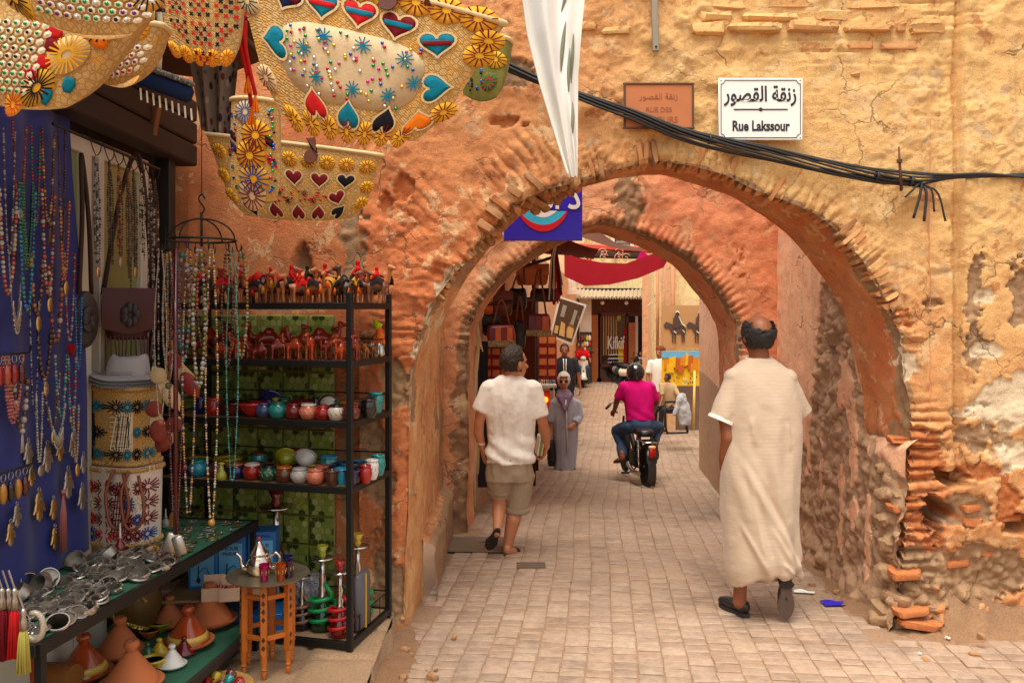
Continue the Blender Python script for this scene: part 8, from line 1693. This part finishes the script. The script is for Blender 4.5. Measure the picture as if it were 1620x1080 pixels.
# ================================================================== between the arches: hanging blue sign and a torn poster
t=thing('shop_sign','blue hanging shop sign with white Arabic lettering and a red smile','sign',P(860,380,6.6)); c=P(859,328,6.6); k2=6.6/FPX; W_,H_=124*k2,106*k2; M_sb=simple('sign_blue',lin(48,36,186),.35,0,.06,4)
ob('panel',MB().box(c,(W_,.03,H_),None,.004),M_sb,t); fr=lambda x,z,o=.018: c+Vector((x*W_,-o,z*H_)); sm=lambda n,l,mt,o: ob(n,MB().add([fr(x,z,o) for x,z in l],[tuple(range(len(l)))]),mt,t)
xs=np.linspace(-.30,.30,20); up_=lambda x:-.10+.0*x; lo=lambda x:-.10-.22*(1-(x/.30)**2)**.8
N=NT('sky_smile'); M_sky=simple('sign_sky',lin(60,190,236),.35,0,.12,4); sm('blue_smile',[(x,-.06) for x in xs]+[(x,lo(x)+.05) for x in xs[::-1]],M_sky,.0185); sm('white_glow',[(x*.6,-.055) for x in xs]+[(x*.6,-.055-.10*(1-(x/.30)**2)) for x in xs[::-1]],simple('sign_white',lin(238,240,240),.35),.0195); sm('red_smile',[(x,lo(x)+.055) for x in xs]+[(x*1.02,lo(x)-.045*(1-(x/.31)**2)) for x in xs[::-1]],simple('sign_red',lin(206,20,40),.35),.020)
text('\u0640\u0640\u0640\uFEE7\uFE8D \uFEA9',.24,simple('sign_white',lin(238,240,240)),t,fr(.12,.12,.021),(1,0,0),(0,0,1),'lettering',.006,.001,W_*.72)
for sx in (-.45,.45): ob('hanger_wire',MB().tube([fr(sx,.5,0),fr(sx,.5,0)+Vector((0,0,.5))],.006,6),M_black,t)
ob('bracket',MB().tube([(-.6,6.6,c.z+H_/2+.48),(c.x+W_/2,6.6,c.z+H_/2+.48)],.015,8),M_black,t,smooth=True)
t=thing('torn_poster','torn grey and skin-toned poster on the wall beside the blue sign','poster',P(788,372,7.4)); c=P(787,354,7.44); ob('paper',MB().box(c,(.16,.006,.20)),printed('poster_print',lin(170,176,186),[lin(200,204,208),lin(120,128,140),lin(206,160,130),lin(90,96,110)],14),t)
# ================================================================== litter, covers on the ground
def litter(lab,px,py,D,c,sz,rz): q=P(px,py,D); m=MB(); m.sheet(lambda u,v: Vector(((u-.5)*sz[0],(v-.5)*sz[1],.008+.012*math.sin(u*5+v*3)*math.sin(v*4))),8,6); m.sheet(lambda u,v: Vector(((.5-u)*sz[0],(v-.5)*sz[1],.006+.012*math.sin((1-u)*5+v*3)*math.sin(v*4))),8,6); ob('litter',m,c,None,smooth=True,label=lab,cat='litter',loc=(q.x,D,GZ(D)+.004),rz=rz)
litter('white paper scrap on the paving behind the robed man',1272,937,5.88,M_sign,(.14,.05),-.2); litter('blue crumpled wrapper on the paving by the right wall',1318,956,5.65,M_sb,(.15,.09),.1); litter('tiny white paper scrap at the foot of the right pier',1500,1002,5.05,M_sign,(.03,.02),.4); litter('tiny white scrap on the near setts',1456,1035,4.82,M_sign,(.02,.012),.4)
M_cov=simple('iron_cover',lin(120,100,82),.7,.2,.25); t=thing('drain_cover','rectangular iron cover set in the paving beside the walking man','cover',(P(752,860,7.1).x,7.1,0)); q=Vector((P(752,860,7.1).x,7.1,-.004)); ob('plate',MB().box(q,(.50,.46,.02),rz3(-.05),.003),M_cov,t); ob('slot',MB().box(q+Vector((.06,.05,.0105)),(.06,.012,.003),rz3(-.05)),M_black,t); ob('gap',MB().box(q+Vector((0,-.24,.002)),(.52,.018,.014),rz3(-.05)),M_black,t)
t=thing('drain_cover','small iron grating in the paving near the walking man\'s feet','cover',(P(840,893,6.5).x,6.5,0)); q=Vector((P(840,893,6.5).x,6.5,.008)); 
for dy in (-.05,0,.05): ob('bar',MB().box(q+Vector((0,dy,0)),(.22,.022,.014),None,.002),M_cov,t)
rr=random.Random(3)
for k in range(26):
    x,y=rr.choice(((rr.uniform(2.3,3.6),rr.uniform(4.6,5.0)),(rr.uniform(2.0,2.3),rr.uniform(5.4,7.2)),(rr.uniform(-.62,-.3),rr.uniform(3.9,5.1)))); s_=rr.uniform(.012,.035); me=brickmesh(s_*1.5,s_*1.2,s_,300+k); me.materials.append(M_stone); o=ob('stone',me,None,None,label='loose stone chip lying at the foot of the walls',cat='stone',group='loose stone chips',loc=(x,y,GZ(y)+s_*.3+(.40*float(sstep(4.72,5.5,y))*float(sstep(2.25,2.75,x))-.02 if x>2.3 and y<5.3 else 0)),rz=rr.uniform(0,6))
# ================================================================== beyond the second arch
def poly(pts,D,th=.01):
    q=[P(x,y,D) for x,y in pts]; m=MB(); return m.prism([(a.x,a.z) for a in q],(0,D,0),(1,0,0),(0,0,1),th)
def rect(x0,y0,x1,y1,D,th=.02): return poly([(x0,y1),(x1,y1),(x1,y0),(x0,y0)],D,th)
LE={n: simple('stall_leather_'+n,c,.4,0,.3,14) for n,c in dict(tan=lin(206,112,50),brown=lin(120,62,38),black=lin(34,30,30),oxblood=lin(140,36,40),orange=lin(222,110,44),plum=lin(116,46,70)).items()}
# --- leather stall
ls_=thing('market_stall','leather stall frame of poles and rails hung with bags','stall',(-.1,9.4,GZ(9.4)))
for (x,y) in ((.27,10.6),(.36,12.4),(-.2,10.2)): ob('pole',MB().tube([(x,y,GZ(y)-.05),(x,y,2.95)],.025,8),M_darkwood,ls_,smooth=True)
for a,b in (((-.12,8.5,2.6),(.36,12.4,2.9)),((-.2,9.0,2.3),(.5,9.5,2.55)),((-.3,8.6,2.0),(.45,9.9,2.1))): ob('rail',MB().tube([a,b],.018,8),M_darkwood,ls_,smooth=True)
m=MB(); m.sheet(lambda u,v: Vector((-.45+1.3*u+.3*v,8.4+3.6*v,2.95-.35*u+.06*math.sin(u*5+v*3))),12,12); ob('canopy',m,fabric('stall_canopy',lin(110,40,36)),ls_,smooth=True)
ob('back_cloth',rect(762,470,846,640,10.2,.03),fabric('stall_back',lin(96,50,38)),ls_)
def hbag(lab,x0,y0,x1,y1,D,mt,strap=30,flap=None,patch=None):
    c=P((x0+x1)/2,(y0+y1)/2,D); w_=(x1-x0)/2*D/FPX; h_=(y1-y0)/2*D/FPX; t=thing('leather_bag',lab,'bag',c-Vector((0,0,h_)),0,'bags on the leather stall')
    b=ob('bag',blob('bag',[loft([(c-Vector((0,0,h_*.95)),w_*.85,.06),(c-Vector((0,0,h_*.3)),w_*.98,.085),(c+Vector((0,0,h_*.5)),w_*.95,.07),(c+Vector((0,0,h_)),w_*.8,.04)],24,None,4,4)],.012,2,.5,lambda V: .006*fbm(V,16,2,3)),LE[mt],t)
    if flap: ob('flap',MB().sheet(lambda u,v: c+Vector(((u-.5)*2*w_*1.0,-.092-.01*math.sin(PI*v),h_*(1-1.05*v))),10,8),LE[flap],b,smooth=True)
    if patch:
        for i,pm in enumerate(patch): x=-w_*.8+1.6*w_*(i+.5)/len(patch); ob('patch',MB().add([c+Vector((x+a*w_*.8/len(patch),-.094,z*h_*.8)) for a,z in ((-1,-1),(1,-.9),(.8,.9),(-.9,1))],[(0,1,2,3)]),LE[pm],b)
    if strap: ob('strap',MB().tube(catmull([c+Vector((-w_*.6,0,h_*.9)),c+Vector((0,0,h_+strap*D/FPX)),c+Vector((w_*.6,0,h_*.9))],12),.012,6),LE['brown'],t,smooth=True)
    return t,c,w_,h_
t,c,w_,h_=hbag('tan leather briefcase hanging at the top of the leather stall',816,418,868,452,9.5,'tan',0,'tan')
ob('handle',MB().tube(catmull([c+Vector((-.06,-.02,h_)),c+Vector((0,-.02,h_+.05)),c+Vector((.06,-.02,h_))],8),.012,6),LE['tan'],t,smooth=True)
for sx in (-.5,.5): ob('strap',MB().box(c+Vector((sx*w_,-.105,-.02)),(.022,.008,h_*1.5)),LE['brown'],t)
for a in (('dark brown duffel bag left of the briefcase',772,460,812,500,9.2,'brown',0,'brown'),('black woven leather bag under the briefcase',804,456,834,492,9.25,'black',20),('small orange leather pouch at the stall\'s left edge',765,468,780,498,8.9,'orange',20),('black leather bag at the stall\'s left edge',764,496,792,532,8.95,'black',24,'black'),('patchwork bag of red and orange leather with snakeskin foot',770,514,816,546,8.7,'oxblood',40,None,('plum','orange','oxblood','orange')),('slim black tote beside the patchwork bag',812,508,832,552,9.0,'black',40),('patchwork bag of purple and orange leather with snakeskin foot',832,496,872,528,9.1,'plum',70,None,('plum','oxblood','orange')),('wide black bag hanging under the briefcase',838,456,886,478,9.7,'black',0),('red bag at the top left of the leather stall',776,444,800,470,9.3,'oxblood',10)): hbag(*a)
M_snake=printed('snakeskin',lin(150,136,90),[lin(196,184,140),lin(80,70,50),lin(170,150,100)],60)
for i,(x0,x1,y,D) in enumerate(((770,816,545,8.6),(832,872,528,9.0))): ob('snakeskin_foot',rect(x0,y-6,x1,y+3,D,.12),M_snake,[o for o in bpy.data.objects if o.name.startswith('leather_bag') and o.get('label','').startswith('patchwork')][i])
t=thing('strap_bundle','bundle of red, white and black leather straps at the stall corner','straps',P(880,480,9.4)); rr=random.Random(6)
for k in range(34): x=868+22*rr.random(); y1=440+45*rr.random(); D=9.35+.12*rr.random(); ob('strap',MB().tube([P(876+rr.uniform(-4,4),388,D),P((876+x)/2,410,D),P(x,y1,D)],.009,5,True,.5),(THR['red'],THR['maroon'],THR['white'],LE['black'],LE['oxblood'])[k%5],t)
for nm,x0,x1,y0,y1,D,cols in (('fringed hanging of tan leather squares behind the walking man',764,806,548,625,9.1,3),('fringed hanging of tan leather squares below the purple patchwork bag',838,880,530,600,12.9,3)):
    t=thing('leather_hanging',nm,'hanging',P((x0+x1)/2,y1,D)); ob('backing',rect(x0,y0,x1,y1,D,.03),LE['brown'],t)
    for i in range(cols):
        for j in range(4): x=x0+(x1-x0)*(i+.5)/cols; y=y0+8+17*j; ob('square',rect(x-5.5,y-5,x+5.5,y+5,D-.03,.012),LE['tan'],t)
    m=MB()
    for k in range(26): x=x0+(x1-x0)*k/25; m.tube([P(x,y0+10,D-.03),P(x+rr.uniform(-1,1),y1+rr.uniform(-8,14),D-.03)],.007,4)
    ob('fringe',m,LE['oxblood'],t,kind='stuff')
t=thing('display_case','small lit glass case glowing orange behind the walking man','case',P(862,690,12.9)); m=MB()
for (x0,y0,x1,y1) in ((852,612,856,700),(870,612,875,700),(852,612,875,617),(852,655,875,659),(852,695,875,700)): m.join(rect(x0,y0,x1,y1,12.9,.05))
ob('frame',m,M_white,t); N=NT('orange_lamp_glow'); N.set(N.b,'Emission Color',lin(255,110,20)); N.set(N.b,'Emission Strength',3.0); M_glow=N.done(lin(230,90,20),.5); ob('back',rect(853,614,875,699,13.05,.02),simple('case_red',lin(160,40,16)),t)
for (x,y) in ((863,632),(860,645),(866,672),(861,680)): ob('lamp',MB().ball(P(x,y,12.97),(.04,.03,.045),10,7),M_glow,t,smooth=True)
t=thing('trinket_shelf','white shelf of small blue and silver trinkets above the lit case','shelf',P(864,612,12.8)); ob('board',rect(850,608,880,612,12.8,.25),M_white,t)
for k in range(8): ob('trinket',MB().ball(P(853+k*3.4,604,12.75),(.014,.014,.03),8,6),(GL['blue'],M_silver,GL['cyan'])[k%3],t,smooth=True)
# frayed cloth and posts by the second arch
t=thing('cloth_strip','cream frayed cloth strip hanging from a bent pole beside the second arch','cloth',P(750,800,8.2)); ob('strip',MB().sheet(lambda u,v: P(742+14*u+3*math.sin(v*9),500+250*v,8.2)+Vector((0,.03*math.sin(u*6+v*4),0)),6,24),fabric('cream_cloth',lin(214,192,146)),t,smooth=True); ob('dark_cloth',rect(756,540,772,770,8.35,.04),M_blk,t); ob('pole',MB().tube(catmull([P(764,470,8.2),P(762,500,8.2),P(752,530,8.2),P(750,800,8.2)],12),.016,8),simple('pale_pole',lin(214,200,176)),t,smooth=True)
m=MB()
for k in range(9): m.tube([P(748+k,520,8.15),P(746+2.2*k,548+4*(k%3),8.12)],.006,4)
ob('fraying',m,fabric('cream_cloth',lin(214,192,146)),t)
# --- hanging picture and far left goods
t=thing('hanging_picture','large unframed brown figure print hanging at a slant over the street','picture',P(900,545,14)); ob('canvas',poly([(870,532),(905,546),(928,482),(884,468)],14.0,.02),simple('canvas_edge',lin(226,214,196)),t); ob('print',poly([(873,529),(904,541),(924,484),(887,472)],13.985,.01),printed('brown_print',lin(84,54,30),[lin(120,84,40),lin(60,40,26),lin(176,140,90),lin(150,90,40)],7),t)
for l in ([(886,500),(892,502),(897,484),(891,482)],[(902,512),(907,514),(914,492),(909,490)]): ob('pale_column',poly(l,13.977,.004),simple('print_pale',lin(150,146,120)),t)
for l in ([(884,530),(893,533),(894,512),(888,508)],[(896,533),(905,536),(908,520),(899,516)],[(876,526),(882,528),(884,516),(879,514)]): ob('figure',poly(l,13.977,.004),simple('print_gold',lin(206,160,90)),t)
t=thing('white_pier','white shop pier with a dark shelf of bottles beyond the slanted picture','pier',P(926,600,29.4)); ob('pier',rect(917,468,935,545,29.4,.3),M_white,t); ob('shelf_back',rect(917,525,936,605,29.1,.1),M_darkwood,t)
for i in range(4):
    for j in range(3): ob('bottle',MB().lathe([(.05,0),(.05,.12),(.02,.17),(0,.17)],P(921+i*4,538+j*9,29.0),8),(GL['red'],GL['green'],GL['yellow'],GL['cream'])[(i+j)%4],t,smooth=40)
t=thing('balcony_clutter','pale shelf ledge with white pots above the slanted picture','ledge',P(905,455,24)); ob('ledge',rect(880,458,918,466,24,.5),M_wht,t)
for x in (893,901,908): ob('pot',MB().lathe([(.09,0),(.12,.2),(.1,.35),(0,.35)],P(x,458,23.9),10),M_wht,t,smooth=40)
# --- canopies across the street
def ribbon(name,lab,top,bot,D0,D1,mat,cat): 
    t_,b_=resample(top,40),resample(bot,40); t=thing(name,lab,cat,P(*b_[20],D0)); f=lambda u,v: P(*(b_[int(round(u*39))]*(1-v)+t_[int(round(u*39))]*v),D0+(D1-D0)*u+.5*(v-.5)); m=MB(); m.sheet(f,39,8); m.sheet(lambda u,v: f(1-u,v)+Vector((0,.02,0)),39,8); ob('cloth',m,mat,t,smooth=True); return t
ribbon('street_awning','deep red cloth awning sagging across the street beyond the arches',[(893,402),(920,409),(950,415),(990,417),(1022,405),(1063,391)],[(893,437),(925,452),(965,450),(1010,440),(1050,423),(1064,396)],15,14.2,fabric('crimson_awning',lin(112,4,14)),'awning'); ribbon('street_awning','brown cloth awning strip sagging above the red one',[(918,360),(945,364),(975,385),(1005,391),(1030,391),(1052,386)],[(918,374),(945,384),(975,393),(1005,397),(1030,393.5),(1052,388)],13.2,13,fabric('brown_cloth',lin(92,58,44)),'awning')
t=thing('iron_canopy','red painted iron canopy frame with scrollwork above the red awning','canopy',P(960,400,19)); M_ri=simple('red_iron',lin(206,74,50),.5,0,.2)
for a,b,r in (((893,388),(1032,396),.07),((952,390),(930,412),.05),((893,402),(1012,404),.08),((1032,396),(1040,405),.05)): ob('beam',MB().tube([P(*a,19),P(*b,19)],r,6),M_ri if r<.08 else M_darkwood,t)
for x,s_ in ((902,1),(930,-1),(954,1),(980,1),(990,-1),(955,-1),(978,-1)): ob('scroll',MB().tube([P(x,400+(8 if s_<0 else 0),18.8)+Vector((s_*.012*a*math.cos(a),0,.012*a*math.sin(a))) for a in np.linspace(1,9,26)],.010,5),simple('pale_iron',lin(206,150,120),.5),t,smooth=True)
ob('cloth_knot',MB().add([P(*q,18.7) for q in ((1006,412),(1014,398),(1024,402),(1030,410))],[(0,1,2,3)]),fabric('magenta_cloth',lin(200,20,110)),t)
# --- wooden shop at the end
SD=30.0; sp=thing('wooden_shop','dark wooden shopfront with white window lettering at the street end','shop',P(975,604,SD)); M_rw=simple('shop_wood',lin(96,46,34),.6,0,.3,6); M_ow=simple('shop_orange_wood',lin(186,108,60),.6,0,.2,5)
m=rect(908,456,1034,604,SD+.5,.3); ob('interior',m,simple('shop_dark',lin(40,24,22),.8),sp)
for x in np.arange(928,1032,4.2): ob('fascia_board',rect(x,470,x+3.9,498,SD,.08),M_rw,sp)
for (x0,y0,x1,y1,mt) in ((934,498,949,604,M_ow),(992,510,1005,602,M_ow),(1027,500,1040,604,M_ow),(946,496,951,604,M_rw),(990,496,994,604,M_rw),(946,494,1030,500,M_rw),(948,576,994,580,M_rw),(944,598,1000,606,M_rw),(1005,500,1009,602,M_wht)): ob('post',rect(x0,y0,x1,y1,SD-.05,.14),mt,sp)
N=NT('shop_glass'); M_sg=N.done(lin(60,44,40),.08,None,0,Coat_Weight=.4); wn=ob('window',rect(951,500,991,598,SD+.02,.02),M_sg,sp)
for k in range(6): ob('curtain',rect(954+k*4,500,955.8+k*4,562,SD-.01,.02),fabric('curtain_tan',lin(190,150,110)),wn)
ob('yellow_banner',rect(978,540,986,596,SD-.01,.02),fabric('shop_yellow',lin(224,186,30)),wn); ob('red_banner',rect(986,518,992,598,SD-.01,.02),M_redc,wn)
M_lt=simple('white_lettering',lin(244,240,234),.4); text('Kifkif',.62,M_lt,wn,P(974,543,SD-.09),(1,0,0),(0,0,1),'lettering',.01,.004,27*SD/FPX)
for y,s_ in ((562,'Bijoux artisanat'),(568,'et accessoires'),(574,'deco maison')) if False else (): pass
for y in (561,567,573): ob('small_lettering',MB().tube([P(962+k,y+.9*math.sin(k*2.1),SD-.09) for k in np.arange(0,25,.6)],.012,4),M_lt,wn)
ob('lamp',MB().ball(P(979,503,SD-.1),(.09,.06,.12),10,7),GL['lime'],sp,smooth=True); ob('magenta_drape',rect(1018,512,1028,572,SD-.02,.1),fabric('magenta_cloth',lin(200,20,110)),sp)
aw=ob('awning_roof',MB().sheet(lambda u,v: P(903+122*u,470-20*u*0+(-14+3*math.sin(u*3))*v,SD-1.2+1.3*v)+Vector((0,0,.03*math.sin(u*120))),160,6),simple('corrugated_sheet',lin(176,160,132),.6,.2,.2),sp,smooth=True); m=MB()
for k in range(28): m.join(poly([(906+k*4.1,470),(910+k*4.1,470),(908+k*4.1,474)],SD-1.2,.02))
ob('scalloped_edge',m,simple('corrugated_sheet',lin(176,160,132)),aw,kind='stuff')
for x in (953,991): ob('bulb',MB().ball(P(x,479,SD-.8),.07,8,6),M_lt,sp,smooth=True)
for (x0,y0,x1,y1) in ((977,355,985,392),(1003,355,1009,392)): pass
wd=thing('house_window','white framed window with dark shutters in the cream facade','window',P(990,395,31)); ob('opening',rect(968,352,1004,394,31.1,.1),M_darkwood,wd)
for x0,x1 in ((966,972),(997,1003)): ob('frame',rect(x0,350,x1,396,31.0,.14),M_white,wd)
for k in range(7): ob('louvre',rect(974,356+5*k,996,359.6+5*k,31.02,.05),simple('grey_louvre',lin(150,132,116)),wd)
t=thing('plaster_pillar','pink plaster pillar between the wooden shop and the drainpipes','pillar',P(1022,515,24)); me=rect(1017,436,1030,604,24.0,.25).mesh('pillar'); setattrs(me,np.zeros((8,3)),np.ones(8)); ob('pillar',me,M_wall4,t)
for k,(x,D,r) in enumerate(((1040,17.3,.03),(1052,17.3,.018),(1064,17.3,.045))): o=ob('drainpipe',MB().tube([P(x,300,D),P(x+.5,480,D),P(x,560 if k != 2 else 490,D)],r,8),simple('pink_pipe',lin(214,150,106),.6),None,smooth=True,label='pink painted drainpipe on the cream wall, %s from the left'%ORD[k],cat='pipe',group='drainpipes on the cream wall')
ob('wall_cable',MB().tube(catmull([P(1030,430,20),P(1034,450,20),P(1033,475,20),P(1024,485,20)],12),.02,6),M_wht,None,smooth=True,label='white cable loop beside the plaster pillar',cat='cable')
# --- paintings for sale
t=thing('canvas_painting','tan canvas with two sketched donkey riders on the cream wall','painting',P(1078,550,17.1)); ob('canvas',rect(1047,483,1112,550,17.1,.05),simple('tan_canvas',lin(190,142,92),.85,0,.08,4),t); M_dk=simple('sketch_brown',lin(84,62,54)); M_lw=simple('sketch_white',lin(236,226,212))
for dx,sc in ((0,1),(36,1.0)):
    g=lambda l: [(1050+dx+x*sc,486+y*sc) for x,y in l]
    ob('donkey',poly(g([(2,34),(0,28),(4,23),(10,25),(16,29),(30,28),(36,34),(34,42),(26,41),(16,41),(12,40),(8,32),(4,33)]),17.06,.012),M_dk,t); ob('rider',poly(g([(14,32),(15,18),(18,13),(20,7),(24,7),(25,13),(26,20),(28,29),(22,33)]),17.05,.012),M_dk,t)
    for x,y1 in ((13,56),(17,57),(28,56),(31,55)): ob('donkey_leg',poly(g([(x,39),(x+2.4,39),(x+2,y1),(x+.6,y1)]),17.058,.012),M_dk,t)
    for l in ([(19,8),(22,6.5),(25,9)],[(24,14),(27,22),(30,27),(34,30)],[(16,38),(20,41)],[(30,36),(33,40)]): ob('chalk_line',MB().tube([P(x,y,17.03) for x,y in g(l)],.010,4),M_lw,t)
t=thing('canvas_painting','bright yellow painting of a desert citadel under blue sky','painting',P(1077,610,16.4)); ob('canvas',rect(1047,555,1106,610,16.4,.05),simple('paint_yellow',lin(244,196,30),.6,0,.12,6),t); ob('sky',rect(1047,555,1106,566,16.36,.012),simple('paint_sky',lin(110,180,220),.6,0,.2,8),t); oc=[simple('paint_ochre',lin(226,140,20)),simple('paint_gold',lin(246,186,20)),simple('paint_rust',lin(196,100,30))]
for k,(x0,y0,x1,y1) in enumerate(((1050,567,1060,584),(1058,564,1070,582),(1068,566,1078,586),(1076,563,1086,580),(1084,558,1090,578),(1088,562,1098,584),(1096,565,1105,586),(1054,576,1066,590),(1072,577,1082,590),(1092,574,1100,590))): ob('painted_tower',poly([(x0,y1),(x1,y1-1),(x1-1,y0),(x0+1,y0+1)],16.35-.002*k,.008),oc[k%3],t)
for k in range(22): x,y=1050+52*rr.random(),594+12*rr.random(); ob('painted_figure',poly([(x,y+3),(x+2,y+3),(x+1.6,y),(x+.4,y)],16.34,.006),(M_lw,M_redc,M_dk,simple('paint_sky',lin(110,180,220)))[k%4],t)
ob('easel_pole',MB().tube([P(1099,586,16.2),P(1097,678,16.0)],.025,6),simple('yellow_stick',lin(222,180,90)),t,smooth=True); ob('canvas_side',rect(1106,552,1110,626,16.42,.05),fabric('magenta_cloth',lin(200,20,110)),t)
ob('prop',MB().tube([P(1054,608,16.45),P(1052,685,16.45)],.03,6),M_ow,t)
# chair with jacket
t=thing('folding_chair','black metal folding chair with a pale jacket over its back','chair',P(1070,682,14.6)); C=lambda x,y,dy=0: P(x,y,14.6+dy)
for pts in ([C(1052,636),C(1052,672),C(1056,686)],[C(1086,634),C(1086,672),C(1088,684)],[C(1052,655,.4),C(1054,682,.4)],[C(1084,655,.4),C(1086,680,.4)]): ob('leg',MB().tube(pts,.018,6),M_black,t,smooth=True)
for pts in ([C(1052,636),C(1086,634)],[C(1052,652),C(1086,652)],[C(1054,685),C(1088,684)],[C(1020,682),C(1054,681)]): ob('rail',MB().tube(pts,.016,6),M_black,t,smooth=True)
ob('seat',rect(1053,646,1085,652,14.75,.36),M_blk,t)
ob('jacket',blob('jacket',[loft([(C(1084,672,-.05),.10,.06),(C(1082,650,-.05),.12,.07),(C(1078,632,-.03),.10,.06),(C(1080,622,-.02),.05,.04)],20),cap(C(1076,630,-.06),C(1067,655,-.1),.05,.04)],.014,2,.5,lambda V: .014*fbm(V,12,3,4)),fabric('pale_denim',lin(190,192,194)),None,label='pale grey jacket hung over the folding chair',cat='jacket')
